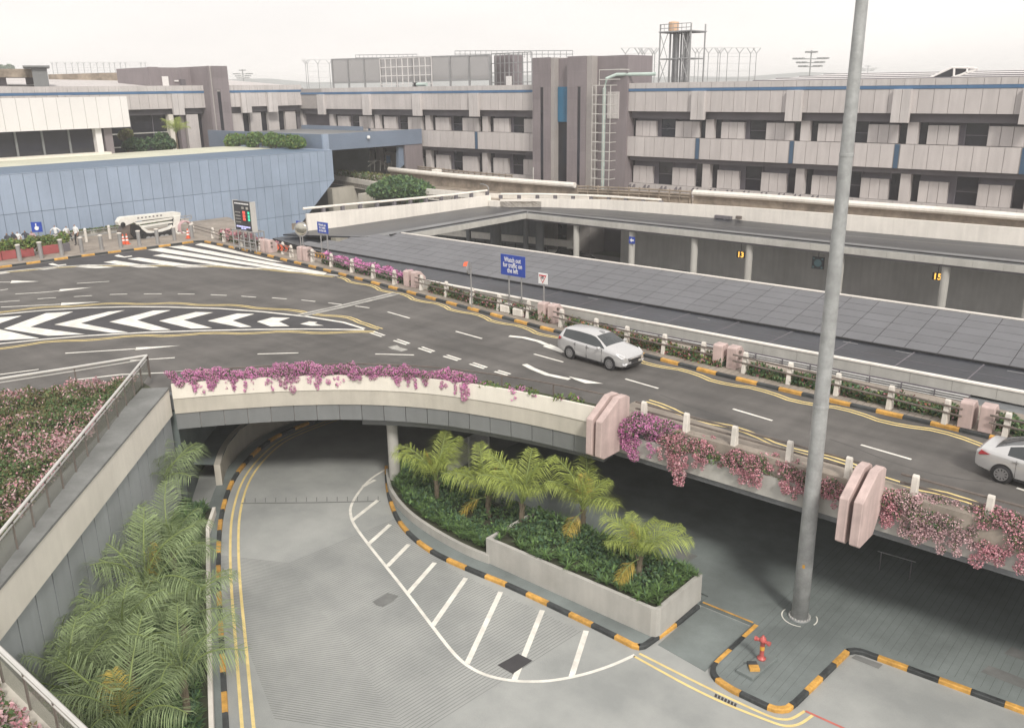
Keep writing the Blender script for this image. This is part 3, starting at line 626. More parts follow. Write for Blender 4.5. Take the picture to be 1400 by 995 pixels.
# dark asphalt of the painted islands
isl_top = [(-60, 439), (0, 430), (60, 424.5), (120, 421), (180, 419.5), (230, 420), (300, 422), (360, 426.5), (420, 433), (470, 441), (498, 449.5)]
isl_bot = [(-60, 483), (0, 470), (60, 464), (120, 459), (200, 454.5), (280, 452), (350, 450.5), (420, 450), (470, 450.5), (498, 451)]
um('painted_island', isl_top + isl_bot[::-1], 'asphalt_dark', dz=-.004)
um('island_line', isl_top, w=.22, dz=.004); um('island_line', isl_bot, w=.22, dz=.004)
Zc = lambda l: [(a / 3.98, 270 + b / 3.98) for a, b in l]
for c in ([(20, 715), (250, 630), (400, 622), (165, 705), (465, 745), (262, 753)], [(295, 692), (590, 622), (680, 614), (440, 685), (700, 735), (610, 737)],
          [(595, 677), (835, 616), (930, 614), (745, 668), (930, 721), (830, 724)], [(865, 672), (1065, 624), (1160, 626), (1000, 668), (1155, 711), (1040, 714)],
          [(1130, 672), (1290, 632), (1385, 634), (1265, 670), (1370, 704), (1310, 707)], [(-230, 720), (-30, 655), (120, 644), (-60, 705), (215, 767), (0, 778)]):
    um('chevron', Zc(c), dz=.004)
for c in ([(5, 835), (90, 812), (185, 815), (125, 835), (182, 860), (80, 862)], [(240, 848), (290, 834), (335, 838), (318, 846), (370, 857), (300, 858)]):
    um('chevron', [(350 + a / 3.98, 230 + b / 3.98) for a, b in c], dz=.004)
def zig(pts, amp, period, off):
    P = resample(px(pts, ZU), period / 6); Q = []
    for i, p in enumerate(P):
        k = (i % 6) / 6; s = (1 if k < .5 else -1) * 1.0
        tri = (1, 1, .3, -1, -1, -.3)[i % 6]; Q.append(tri)
    a = offset(P, 1.0)
    return [(p[0] + (q[0] - p[0]) * (off + amp * t), p[1] + (q[1] - p[1]) * (off + amp * t)) for p, q, t in zip(P, a, Q)]
ytop = [(-60, 436), (0, 427), (60, 421.5), (120, 417.5), (180, 415.8), (230, 416), (300, 418), (360, 422), (420, 428.5), (470, 435.5), (500, 443), (513, 451)]
ybot = [(-60, 488), (0, 474.5), (60, 467.5), (120, 463), (200, 458), (280, 455.5), (350, 453.5), (420, 453), (480, 453.5), (513, 453)]
for o_ in (0.0, 0.26): 
    mark('zigzag_line', zig(ytop, .15, 4.2, o_ + .05), Z1, 'paint_yellow', UROAD, w=.10)
    mark('zigzag_line', zig(ybot, .15, 4.2, -o_ - .05), Z1, 'paint_yellow', UROAD, w=.10)
# hatched area beside the far kerb
hat = [(-60, 390), (0, 372), (60, 366), (120, 362.5), (200, 362), (300, 363), (380, 368), (440, 374.5), (462, 377)]
um('painted_island', [p for p in hat] + [(450, 372.5), (393, 358.6), (344, 346.4), (292, 334.8), (278, 332.2), (253, 334.5), (196, 342), (114, 352), (0, 368.5), (-60, 380)], 'asphalt_dark', dz=-.004)
um('island_line', hat, w=.2, dz=.004)
for o_ in (.32, .58): mark('zigzag_line', zig([(u, v) for u, v in hat[1:]], .06, 4.2, -o_), Z1, 'paint_yellow', UROAD, w=.10)
for q in ([(101, 365), (121, 361.8), (156, 365.6), (130, 367)], [(141.5, 358.6), (157, 356.2), (218, 365.5), (189, 366)], [(174, 354.2), (189.5, 352), (285.5, 365.4), (249, 366)],
          [(208.5, 349.6), (222.5, 347.4), (362, 369), (322, 366.5)], [(201.5, 341.8), (220, 339), (440, 375.5), (398, 371.5)], [(230.5, 337.6), (249.5, 336), (447, 373), (443, 376)],
          [(266.5, 334.7), (275, 332.6), (292, 335.6), (330, 345), (388, 359), (372, 357.5)], [(46, 368.5), (70, 366), (82, 366.5), (60, 369)], [(0, 372.5), (8, 371.5), (14, 373), (0, 375)]):
    um('hatch_stripe', q)
for (u, v) in ((78, 362), (168, 350.5)):      # worn painted symbols
    um('worn_symbol', [(u - 12, v - 1), (u - 6, v - 2.2), (u + 2, v + .4), (u + 12, v - .8), (u + 13, v + .2), (u + 2, v + 1.8), (u - 8, v + .6)], 'paint_white')
# lane dashes, arrows
for a, c in (((1002, 559), (1056, 575)), ((1177, 608), (1246, 628)), ((855, 518), (900, 531)), ((730, 484), (770, 495)), ((623, 453), (659, 463)), ((530, 426.5), (560, 435)), ((1390, 667), (1460, 689)),
             ((51.5, 408.7), (76.6, 407)), ((101, 405.7), (126, 404.2)), ((150, 402.8), (174, 402)), ((196.7, 402), (221, 401.7)), ((243, 402), (266, 402.2)), ((288, 403), (310, 404)), ((330, 405), (350, 406.5)),
             ((372, 407.3), (392, 408.8)), ((412, 410.2), (431, 412.3)), ((449, 414.2), (467, 416.3)), ((485.7, 418.4), (505, 421)), ((0, 413), (27, 411)), ((105, 387.6), (149.5, 384.8)), ((0, 397), (11, 395.4)),
             ((178, 493), (239, 489)), ((0, 512), (53, 505)), ((352, 484), (408, 482.5)), ((513, 484), (566, 485.3)), ((-40, 398), (-20, 395))):
    um('lane_dash', [a, c], w=.13)
for a, c in (((506, 455), (522, 460.3)), ((538, 465.5), (556, 471.3)), ((572, 476), (590, 482)), ((606, 487), (626, 493)), ((642, 497.5), (662, 504)), ((676, 508), (694, 513))):
    um('give_way_dash', [a, c], w=.14); um('give_way_dash', [(a[0] + 5, a[1] - 1.6), (c[0] + 4, c[1] - 1.6)], w=.14)
um('edge_line', [(105, 519), (165, 512), (226, 509.5), (256, 507)], w=.14)
for sh, hd in (([(21, 402), (50, 400.5), (83, 397.6)], [(80, 398.8), (127, 392.8), (82, 395.6)]), ([(-20, 386), (14, 385.8)], [(14, 387.2), (54, 384.8), (16, 383.6)]), ([(1, 420), (83, 416)], [(83, 417.6), (138, 412.6), (84, 414.2)]),
               ([(89, 483), (185, 477)], [(185, 478.8), (247, 472.4), (186, 475)])):
    um('arrow_shaft', sh, w=.15); um('arrow_head', hd)
um('turn_arrow', [(696, 459.5), (716, 461.5), (736, 466.5), (748, 471.5)], w=.3); um('turn_arrow_head', [(742, 473.5), (752, 470.5), (775, 480), (768, 482.5)])
um('turn_arrow', [(717, 498), (728, 504), (748, 512), (779, 518.5)], w=.3); um('turn_arrow_head', [(777, 514.5), (825, 524.5), (800, 524), (786, 519)])
um('worn_symbol', [(530, 474.5), (543, 472), (546, 474.5), (558, 478), (549, 480.5), (536, 477.5)], 'paint_grey')
# bridge joint across the road
for o_ in (-.24, .24): mark('joint_strip', offset(px([(411, 431.5), (470, 418.5), (543, 401)], ZU), o_), Z1 + .012, 'paint_grey', UROAD, w=.30)
mark('joint_gap', px([(411, 431.5), (470, 418.5), (543, 401)], ZU), Z1 + .010, 'asphalt', UROAD, w=.16)
# double yellow zigzag lines beside both kerbs
kf2 = [p for p in KFp if p[0] >= 455]
for o_ in (.48, .72): mark('zigzag_line', zig(kf2, .17, 3.9, -o_), Z1, 'paint_yellow', UROAD, w=.10)
P0 = [(x, YY(x)) for x in np.arange(-19, 14, .7)]
for o_ in (0.0, .28): mark('zigzag_line', [(p[0], p[1] + .16 * (1, 1, .3, -1, -1, -.3)[i % 6] + o_) for i, p in enumerate(P0)], Z1, 'paint_yellow', UROAD, w=.10)
nk = MB(); xs_ = np.arange(-19.2, 14, 1.0); nk.prism([(x, PY(x) - .2) for x in xs_] + [(x, YY(x) - .38) for x in xs_[::-1]], 5.0, ZU + .13); struct('pavement', nk, 'paver')
# darker tyre-worn patches of tar
um('tar_patch', [(230, 398), (300, 394), (345, 399), (290, 404)], 'asphalt', dz=-.006)

def wob(pts, n=14, amp=.12):
    P = resample(px(pts, ZU), .9); return [(p[0] + random.uniform(-amp, amp), p[1] + random.uniform(-amp, amp)) for p in P]
for l in ([(520, 495), (640, 505), (760, 540)], [(300, 470), (420, 476), (520, 470)], [(560, 440), (640, 470), (700, 480)], [(900, 540), (1040, 590)], [(1130, 600), (1280, 650), (1360, 660)], [(120, 395), (260, 388), (380, 392)], [(420, 395), (470, 402), (520, 412)]):
    mark('crack_seal', wob(l), Z1 - .004, 'crack', UROAD, w=.045)
for q in ([(585, 447), (622, 457), (606, 464), (570, 454)], [(960, 560), (1004, 573), (986, 582), (944, 569)]):
    um('asphalt_patch', q, 'patch', dz=-.005)
# ================================================================== rails and buttresses beside the road
def rail_post(x, y, z, rz, h=1.0):
    """tapered white post, sloping back face; local x along the rail"""
    mb = MB(); prof = [(-.20, 0), (.15, 0), (.085, h * .94), (.045, h), (-.045, h), (-.085, h * .94)]
    pts = [Vector((-.10, p[0], p[1])) for p in prof]
    r = Matrix.Rotation(rz, 3, 'Z'); mb.extr([r @ p + Vector((x, y, z)) for p in pts], r @ Vector((.20, 0, 0))); return mb
def railing(label, posts, z, rails, h=1.0, ext=(0, 0), group='white post railings along the upper road', flip=1):
    c = posts[len(posts) // 2]
    t = thing('railing', label, 'railing', (c[0], c[1], z), 0, group)
    for i, p in enumerate(posts):
        a = Vector(posts[max(0, i - 1)]); b = Vector(posts[min(len(posts) - 1, i + 1)]); d = b - a
        rz = math.atan2(d.y, d.x) + (math.pi if flip < 0 else 0)
        rail_post(p[0], p[1], z, rz, h).build('post', 'post_white', t, bev=.015, recalc=True)
    pa, pb = Vector(posts[0]), Vector(posts[-1]); 
    e0 = (pa - Vector(posts[1])).normalized() * ext[0]; e1 = (pb - Vector(posts[-2])).normalized() * ext[1]
    line = [pa + e0] + [Vector(p) for p in posts[1:-1]] + [pb + e1] if len(posts) > 2 else [pa + e0, pb + e1]
    for zz in rails:
        mb = MB(); mb.tube([(p.x, p.y - .14 * flip, z + zz) for p in line], .045, 6); mb.build('rail', 'rail_brown', t)
    return t
ZF = ZU + .145
def base(l): return [tuple(p) for p in px(l, ZF)]
def buttress_far(u, v, label, nm='pink'):
    p = at(u, v, ZF); t = thing('buttress', label, 'buttress', (p.x, p.y, ZF), 0, 'pink twin buttresses on the far footway')
    prof = [(-.0, 0), (0.0, 1.02), (.08, 1.08), (.55, 1.08), (1.0, .62), (1.0, 0)]
    for s in (-.62, .12):
        mb = MB(); mb.extr([(p.x + s, p.y + q[0], ZF + q[1]) for q in prof], (.5, 0, 0)); mb.build('slab', 'pink_pillar', t, bev=.025, recalc=True)
    mb = MB()
    for zz in (.55, .85): mb.tube([(p.x + .60, p.y + .3, ZF + zz), (p.x + .74, p.y + .3, ZF + zz)], .07, 8)
    mb.build('rail_socket', 'rail_brown', t)
    return t
sections = [
 ('white post railing nearest the boom lift', [(264, 318), (292, 326), (307, 331), (332, 337.5), (357, 342.5)]),
 ('short white post railing carrying the orange chevron board', [(388, 347.5), (399, 352)]),
 ('white post railing behind the small blue road sign', [(428, 358), (454, 364.5), (482, 372.5), (511, 380.5), (540, 389)]),
 ('white post railing in front of the large blue road sign', [(577, 396.5), (611, 405.5), (646, 415), (683, 424), (723, 434.5)]),
 ('white post railing behind the silver hatchback', [(768, 446.5), (815, 460), (857, 471.5), (908, 483), (961, 494.5)]),
 ('white post railing crossed by the lamp post', [(1018, 509.5), (1079, 524.5), (1144, 540), (1216, 558.5), (1292, 578.5)]),
 ('white post railing behind the cropped silver sedan', [(1374, 598), (1465, 620), (1560, 640)])]
for lab, l in sections: railing(lab, base(l), ZF, (.50, .80), 1.02, (.6, .6))
for u, v, lab in ((362, 345.5, 'pink twin buttress beside the dark information board'), (413, 356.5, 'pink twin buttress in front of the round traffic mirror'), (560, 392.5, 'pink twin buttress nearest the bridge joint in the road'),
                  (746, 440.5, 'pink twin buttress in front of the give way sign'), (989, 502.5, 'pink twin buttress between the hatchback and the lamp post'), (1331, 588.5, 'pink twin buttress behind the cropped silver sedan')):
    buttress_far(u, v, lab)
# near railing: posts stand on the trough
npx = [-17.75, -15.75, -13.65, -11.45, -9.3, -7.1, -4.85, -2.4, .2, 3]
nearp = [(x, PY(x)) for x in npx]
def near_rail(label, ps): 
    t = railing(label, ps, 5.5, (.66, .95), 1.12, (.5, .5), flip=-1); return t
near_rail('white post railing between the two near pink buttresses', nearp[:5])
near_rail('white post railing at the right end of the flyover edge', nearp[5:])
# thin brown rail on the curve behind the flowers
t = thing('handrail', 'thin brown handrail behind the pink flowers on the curved edge', 'railing', (-28, 25, 5.7))
cur = offset(BP, .95); mb = MB(); mb.tube([(p[0], p[1], 6.62) for p in cur], .035, 6); mb.build('rail', 'rail_brown', t)
for p in resample(cur, 2.6): mb = MB(); mb.tube([(p[0], p[1], 5.7), (p[0], p[1], 6.62)], .035, 6); mb.build('post', 'rail_brown', t)

# glass balustrades of the garden
def balustrade(label, pts, z0, h, nseg, glass=True, side=0.0, mid=True):
    c = pts[0]; t = thing('balustrade', label, 'balustrade', (c[0], c[1], z0), 0, None)
    P = [Vector(p) for p in pts]
    mb = MB(); mb.tube([(p.x, p.y, z0 + h) for p in P], .055, 8); mb.build('handrail', 'rail_white', t)
    if mid: mb = MB(); mb.tube([(p.x, p.y, z0 + h - .17) for p in P], .03, 6); mb.build('rail', 'rail_white', t)
    R_ = resample(pts, sum((P[i + 1] - P[i]).length for i in range(len(P) - 1)) / nseg)
    for i, p in enumerate(R_):
        mb = MB(); mb.box((p[0], p[1], z0 + h / 2), (.05, .05, h)); mb.build('post', 'rail_brown', t)
        if glass and i < len(R_) - 1:
            a, b = Vector(p), Vector(R_[i + 1]); d = (b - a).normalized() * .05
            mb = MB(); mb.wall([tuple(a + d), tuple(b - d)], .006, -.006, z0 + .06, z0 + h - .2); mb.build('glass_pane', 'balustrade', t)
    return t
ba = A_ - nRW * 1.0 - dRW * .9; bb_ = B_ - nRW * 1.0 + dRW * .6
BR0, BR1 = (-38.05, 17.75), (-22.5, 4.75)
balustrade('glass balustrade with white handrail along the garden edge above the palms', [BR0, BR1], 6.22, 1.0, 15)
balustrade('white open railing between the garden and the upper road', [(-38.15, 17.85), (-39.0, 14.8), (-39.9, 12.0), (-46, -9)], 6.1, 1.1, 9, glass=False)
balustrade('white handrail with glass at the bottom left corner', [(-22.4, 4.72), (-9.5, 5.0)], 6.22, 1.0, 9)
gd = MB(); gd.prism([(-38.2, 17.4), (-36.6, 17.2), (-23.2, 4.9), (-9, 4.9), (-9, -6), (-44, -9), (-40.0, 12.0)], 5.0, 6.05); struct('garden_bed', gd, 'soil')

# ================================================================== canopies round the courtyard
CY0, CY1, CY2, CZ0, CZ1 = 40.05, 43.5, 48.9, 6.30, 7.2
cn = thing('canopy', 'long dark canopy roof of grey square panels beside the far footway', 'canopy', (-30, 44, 6))
mb = MB(); mb.prism([(14, CY0), (-40, CY0 + .1), (-52, 41.7), (-60, 43.0), (-67, 44.2), (-67, 47.5), (-60.5, 46.5), (-58, CY1 + .05), (14, CY1 + .05)], CZ0 - .25, CZ0); mb.build('gutter_roof', 'roof_wet', cn)
gj = MB()
for i in range(24):
    x = 13 - i * 3.1; gj.bb(x - .03, x + .03, max(CY0 + .2, 41.9 - (x + 52) * .15 if x < -40 else 0), CY1 - .2, CZ0 - .01, CZ0 + .012)
gj.bb(-40, 14, 41.7, 41.74, CZ0 - .01, CZ0 + .010); gj.build('gutter_seam', 'soffit', cn)
for i, (u, v) in enumerate(((812, 408), (962, 436), (1160, 468), (1232, 481), (708, 384), (1385, 508))):
    a = at(u - 8, v - 1, CZ0); mb = MB(); mb.bb(a.x, a.x + .75, a.y, a.y + .05, CZ0, CZ0 + .016); mb.build('drain_strip', 'steel', cn)
nf = 32
for i in range(nf):
    x0, x1 = -43 + 57 * i / nf, -43 + 57 * (i + 1) / nf
    mb = MB(); mb.bb(x0 + .006, x1 - .006, CY0 - .13, CY0 - .004, 5.82, 6.32); mb.build('fascia_panel', 'planter_wall', cn)
mb = MB(); mb.bb(-43, 14, CY0 - .17, CY0 + .10, 6.323, 6.39); mb.build('edge_trim', 'white_wall', cn)
sl = math.atan2(CZ1 - CZ0, CY2 - CY1); ln = math.hypot(CZ1 - CZ0, CY2 - CY1); rows = 6; pw = 1.55; g_ = .015
pm = MB(); pm.box((0, 0, 0), (pw - 2 * g_, ln / rows - 2 * g_, .05)); pmesh = pm.mesh('canopy_panel', 'roof_panel')
for i in range(49):
    x = 13.2 - i * pw
    for j in range(rows):
        t_ = (j + .5) / rows; y = CY1 + (CY2 - CY1) * t_; z = CZ0 + (CZ1 - CZ0) * t_ + .06
        if x < -55 and (y - 48.9) > (x + 55) * .83 + .5: continue
        if len([1 for c in cn.children if c.name.startswith('roof_panel')]) > 296: break
        inst(pmesh, 'roof_panel', cn, Vector((x, y, z)) - Vector((-30, 44, 6)), (sl + random.uniform(-.004, .004), random.uniform(-.004, .004), random.uniform(-.002, .002)))
mb = MB(); mb.extr([(-62, CY1, CZ0 + .01), (-54.9, CY2, CZ1 + .01), (-54.9, CY2, CZ1 - .3), (-62, CY1, CZ0 - .24)], (76, 0, 0)) if False else None
mb.add([(14, CY1, CZ0 + .012), (14, CY2, CZ1 + .012), (-55, CY2, CZ1 + .012), (-61.5, CY1, CZ0 + .012), (14, CY1, CZ0 - .2), (14, CY2, CZ1 - .25), (-55, CY2, CZ1 - .25), (-61.5, CY1, CZ0 - .2)],
       [(0, 1, 2, 3), (7, 6, 5, 4), (1, 5, 6, 2), (0, 3, 7, 4), (3, 2, 6, 7), (1, 0, 4, 5)]); mb.build('roof_deck', 'joint', cn)
mb = MB(); mb.bb(-55.1, 14, CY2, CY2 + .18, CZ1 - .30, CZ1 + .14); mb.build('edge_trim', 'white_wall', cn)
mb = MB(); mb.bb(-61, 14, CY1 - .14, CY1 - .01, CZ0 + .004, CZ0 + .10); mb.build('gutter_lip', 'black', cn)
for x in range(-50, 12, 10): mb = MB(); mb.tube([(x, 45, 0), (x, 45, 5.9)], .3, 12); mb.build('column', 'planter_wall', cn)
# louvre screen below the canopy edge
lv = thing('louvre_screen', 'grey louvre screen behind the hedge below the canopy edge', 'screen', (-15, 39.0, 5.5))
sm_ = MB()
for k in range(15): sm_.box((0, 0, k * .106), (1.36, .05, .042), m=Matrix.Rotation(R(35), 3, 'X'))
smesh = sm_.mesh('louvre_slats', 'louvre')
for i in range(13):
    x = -8.9 - i * 1.4; pn = inst(smesh, 'louvre_panel', lv, (x + 15, 0.05, -1.0)); 
    mb = MB(); mb.bb(x + .68, x + .72, 38.94, 38.98, 4.4, 6.06); mb.build('mullion', 'soffit', lv)
mb = MB(); mb.bb(-27, -8.2, 39.08, 39.14, 4.2, 6.07); mb.build('backing', 'soffit', lv)

IX, IY = -55.0, 65.2
c2 = thing('canopy', 'low canopy roof edging the left and far sides of the courtyard', 'canopy', (-30, 68, 7))
def strip(name, m, pts, th=.12):
    mb = MB(); n = len(pts); mb.add(pts + [(p[0], p[1], p[2] - th) for p in pts], [tuple(range(n)), tuple(range(n, 2 * n))[::-1]] + [((i + 1) % n, i, n + i, n + (i + 1) % n) for i in range(n)])
    return mb.build(name, m, c2, recalc=True)
S1, S2 = 2.9, 7.6
strip('inner_roof', 'roof_light', [(IX, CY2 + .2, 7.2), (IX, IY, 7.2), (14, IY, 7.2), (14, IY + S1, 6.98), (IX - S1, IY + S1, 6.98), (IX - S1, 46.8, 6.98)])
strip('outer_roof', 'roof_wet', [(IX - S1, 46.8, 6.97), (IX - S1, IY + S1, 6.97), (14, IY + S1, 6.97), (14, 75.6, 6.85), (IX - S1 - 1, 75.6, 6.85), (-66, 69, 6.85), (-66.5, 45, 6.6)])
for i in range(36):
    x0, x1 = IX + 69 * i / 36, IX + 69 * (i + 1) / 36
    mb = MB(); mb.bb(x0 + .008, x1 - .008, IY - .14, IY, 6.66, 7.14); mb.build('fascia_panel', 'planter_wall', c2)
for i in range(8):
    y0, y1 = 49.1 + 16 * i / 8, 49.1 + 16 * (i + 1) / 8
    mb = MB(); mb.bb(IX, IX + .14, y0 + .008, y1 - .008, 6.66, 7.14); mb.build('fascia_panel', 'planter_wall', c2)
mb = MB(); mb.bb(IX, 14, IY + .35, IY + .55, 7.17, 7.26); mb.bb(IX - .55, IX - .35, 48, IY + .6, 7.17, 7.26); mb.build('gutter_lip', 'black', c2)
mb = MB(); mb.bb(IX - .02, 14, IY + .01, IY + .3, 6.5, 6.65); mb.build('edge_beam', 'soffit', c2)
for u in (788, 864, 950, 1025.5, 1152, 1299, 1420):
    p = atY(u, 330, IY + .45); mb = MB(); mb.tube([(p.x, p.y, 0), (p.x, p.y, 6.6)], .29, 14); mb.build('column', 'planter_wall', c2)
for u, r_ in ((641, .28), (678, .62), (719, .28), (738, .45)):
    p = atY(u, 330, 69.5); mb = MB(); mb.tube([(p.x, p.y, 0), (p.x, p.y, 6.6)], r_, 14); mb.build('column', 'grey_wall', c2)
# walls seen under the canopies
w_ = MB(); w_.bb(-50, 20, 74.4, 74.7, 0, 6.8); o = w_.build('back_wall', 'wall_mid'); tag(o, 'grey back wall of the courtyard below the terminal road', 'wall')
lo = thing('ramp_wall', 'low white wall with dark railing seen below the left canopy', 'wall', tuple(atY(690, 325, 73)))
a, c = atY(590, 312, 73), atY(783, 329.5, 73); zb = atY(690, 329.5, 73).z - atY(690, 320.5, 73).z
mb = MB(); mb.add([], []); mb.extr([(a.x, 73, a.z), (c.x, 73, c.z), (c.x, 73, c.z - .72), (a.x, 73, a.z - .72)], (0, .25, 0)); mb.build('parapet', 'white_wall', lo)
for i in range(15):
    p = a.lerp(c, i / 14); mb = MB(); mb.tube([(p.x, 72.6, p.z - 2.6), (p.x, 72.6, p.z - .75)], .06, 5); mb.build('post', 'black', lo)
for dz in (1.0, 1.5, 2.0): mb = MB(); mb.tube([(a.x, 72.6, a.z - dz), (c.x, 72.6, c.z - dz)], .045, 5); mb.build('rail', 'black', lo)

# ================================================================== elevated terminal road
er = thing('elevated_road', 'white walled elevated road curving in front of the terminal', 'elevated road', (-40, 74, 7))
def wallpx(name, bot, top, m, zb, th=.3, drop=.35):
    B = [at(u, v, zb) for u, v in bot]; T = [zabove(u, v, b) for (u, v), b in zip(top, B)]
    mb = MB(); mb.wall([tuple(p[:2]) for p in B], 0, th, zb - drop, T); o = mb.build(name, m, er); return [tuple(p[:2]) for p in B], T
WA, TA = wallpx('parapet', [(421, 314), (468, 309), (520, 302), (560, 297), (640, 286.5), (671.5, 283.5)], [(423, 292.8), (468, 288.5), (520, 283.6), (560, 279.8), (640, 271.2), (671.5, 267)], 'white_wall', 6.75)
WB, TB = wallpx('parapet', [(684, 284.5), (740, 284.5), (820, 287.5), (900, 293.5), (1000, 301.5), (1153, 316.5), (1400, 338.5), (1480, 346), (1650, 362), (1900, 385)], [(684, 272.8), (740, 272.3), (820, 273), (900, 276.8), (1000, 282.6), (1153, 293.5), (1400, 312.5), (1480, 319), (1650, 333), (1900, 353.5)], 'white_wall', 6.75)
wbB = [at(u, v, 7.9) for u, v in ((380, 229), (458, 240), (520, 250), (580, 258), (650, 264), (720, 266.3), (808, 268.5))]
mb = MB(); mb.wall([tuple(p[:2]) for p in wbB], 0, .3, 6.7, 7.9); mb.build('parapet', 'white_wall', er)
mb = MB(); mb.wall([WA[-1], tuple((Vector(WA[-1]) + Vector(WB[0])) / 2), WB[0]], -.45, .1, 6.4, 7.5); mb.build('parapet_sill', 'white_wall', er)
# decks
mb = MB(); mb.prism([(p[0], p[1]) for p in offset(WB, .28)] + [(14, 83.5), (-56, 83.5)] + [tuple(p[:2]) for p in wbB[::-1]][:1], 6.9, 7.45); mb.build('road_deck', 'rust_strip', er)
mb = MB(); mb.prism(offset(WA, .28) + [tuple(WB[0]), tuple(WB[1]), tuple(wbB[-2][:2]), tuple(wbB[-3][:2]), (-66, 62), (-66.5, 46)], 6.87, 7.44); mb.build('road_deck', 'rust_strip', er)
mb = MB(); mb.prism([tuple(p[:2]) for p in wbB[:6]] + [(-56, 83), (-110, 83)], 6.8, 7.3); mb.build('road_deck', 'rust_strip', er)
mb = MB(); mb.bb(-120, -62, 76, 76.4, 0, 6.9); mb.build('ramp_wall', 'grey_wall', er)
mb = MB(); mb.bb(-92, -91, 69.5, 76, 0, 6.9); mb.bb(-84, -83.2, 68, 70, 0, 6.9); mb.build('pier', 'beige_wall', er)
# rail with bracket posts on the left branch
Pr = resample(offset(WA, .75), 1.9); ztop = np.interp(np.linspace(0, 1, len(Pr)), np.linspace(0, 1, len(TA)), TA)
mb = MB(); mb.tube([(p[0], p[1], z + .42) for p, z in zip(Pr, ztop)], .12, 8); mb.build('guard_rail', 'white_wall', er)
for p, z in list(zip(Pr, ztop))[1:]: mb = MB(); mb.box((p[0], p[1], z - .2), (.3, .3, 1.15)); mb.build('rail_bracket', 'soffit', er)
# the same rail in front of the far branch, merging to the right
Pr2 = offset(WB[:4], .55); zr2 = max(TB[:3]) + .30
mb = MB(); mb.tube([(p[0], p[1], zr2) for p in resample(Pr2, 2)], .12, 8); mb.build('guard_rail', 'white_wall', er)
for p in resample(Pr2, 1.9): mb = MB(); mb.box((p[0], p[1], zr2 - .28), (.3, .3, .4)); mb.build('rail_bracket', 'soffit', er)
# far barrier with its thick white pipe
def barrier(pts, z, pipe=True):
    P = [tuple(at(u, v, z)[:2]) for u, v in pts]
    mb = MB(); mb.wall(P, .1, .4, 7.2, z - .28); mb.build('barrier_base', 'rust_strip', er)
    if pipe: mb = MB(); mb.tube([(p[0], p[1], z) for p in resample(P, 3)], .30, 10); mb.build('pipe_rail', 'white_wall', er)
    else:
        for dz in (.05, -.25, -.5): mb = MB(); mb.tube([(p[0], p[1], z + dz) for p in resample(P, 3)], .09, 6); mb.build('rail', 'rust_strip', er)
        for p in resample(P, 1.1): mb = MB(); mb.box((p[0], p[1], z - .45), (.12, .12, 1.3)); mb.build('rail_post', 'rust_strip', er)
barrier([(948, 263.5), (1050, 270), (1153, 278), (1290, 288), (1400, 297), (1480, 304), (1650, 317.5), (1900, 337)], 8.7)
barrier([(790, 255.5), (870, 258.5), (944, 263)], 8.7, False)
barrier([(532, 231.5), (570, 235.5), (620, 240.5), (700, 247), (786, 253.5)], 8.7)
barrier([(558, 227), (640, 236), (700, 241)], 8.75, False)
for u, v in ((550, 229), (597.5, 242)):
    p = at(u, v, 8.2); mb = MB(); mb.box((p.x, p.y, 8.35), (1.05, .8, 1.6)); mb.build('barrier_pier', 'white_wall', er, bev=.04)
# small brackets at the foot of the terminal wall
br = MB()
for u in (862, 882, 905, 925, 948, 972, 995, 1018, 1042, 1066, 1088, 1112):
    p = atY(u, 253 + (u - 862) * .062, 82.6)
    for s in (-.25, .25): br.extr([(p.x + s - .16, 82.6, p.z - .3), (p.x + s + .16, 82.6, p.z - .3), (p.x + s + .16, 82.6, p.z + .1)], (0, .3, 0))
br.build('bracket', 'soffit', er)
# ================================================================== terminal
TY = 84.0
tm = thing('terminal_building', 'long three storey terminal with pinkish grey panels and a blue roof stripe', 'building', (-50, TY, 0))
def part(name, m, x0, x1, y0, y1, z0, z1, parent=None, bev=0):
    mb = MB(); mb.bb(x0, x1, y0, y1, z0, z1); return mb.build(name, m, parent or tm, bev=bev)
PIERS = [-121.3, -110.8, -100.3, -89.8, -79.2, -68.6, -57.7, -47.1, -36.7, -26.7, -16.4, -6.0, 4.5]
XL, XR = -117, 4.5
part('core', 'soffit', XL - 30, XR + 20, TY + 1.6, TY + 46, 0, 18.9)
part('fascia_backing', 'joint', XL, XR, TY + .06, TY + 1.6, 16.25, 19.15)
part('blue_stripe', 'stripe_blue', XL + .5, XR, TY - .04, TY + .05, 18.32, 18.60)
part('soffit_beam', 'soffit', XL, XR, TY + .7, TY + 1.6, 15.45, 16.24)
part('recess_wall', 'window_frame', XL, XR, TY + 1.35, TY + 1.6, 7.2, 15.44)
part('lower_soffit', 'soffit', XL, XR, TY + .55, TY + 1.34, 10.9, 11.38)
part('spandrel_backing', 'joint', XL, XR, TY + .06, TY + 1.3, 11.42, 13.5)
part('base_backing', 'joint', XL, XR, TY + .66, TY + 1.3, 6.5, 8.38)
cnt = {}
meshcache = {}
def panel(name, m, x0, x1, y, th, z0, z1, parent=tm, gap=.02):
    key = (name, m, round(x1 - x0, 3), round(z1 - z0, 3))
    if key not in meshcache:
        mb = MB(); mb.bb(-(x1 - x0) / 2 + gap, (x1 - x0) / 2 - gap, -th / 2, th / 2, -(z1 - z0) / 2 + gap * .5, (z1 - z0) / 2 - gap * .5); meshcache[key] = mb.mesh(name, m)
    return inst(meshcache[key], name, parent, Vector(((x0 + x1) / 2, y + th / 2, (z0 + z1) / 2)) - parent.location)
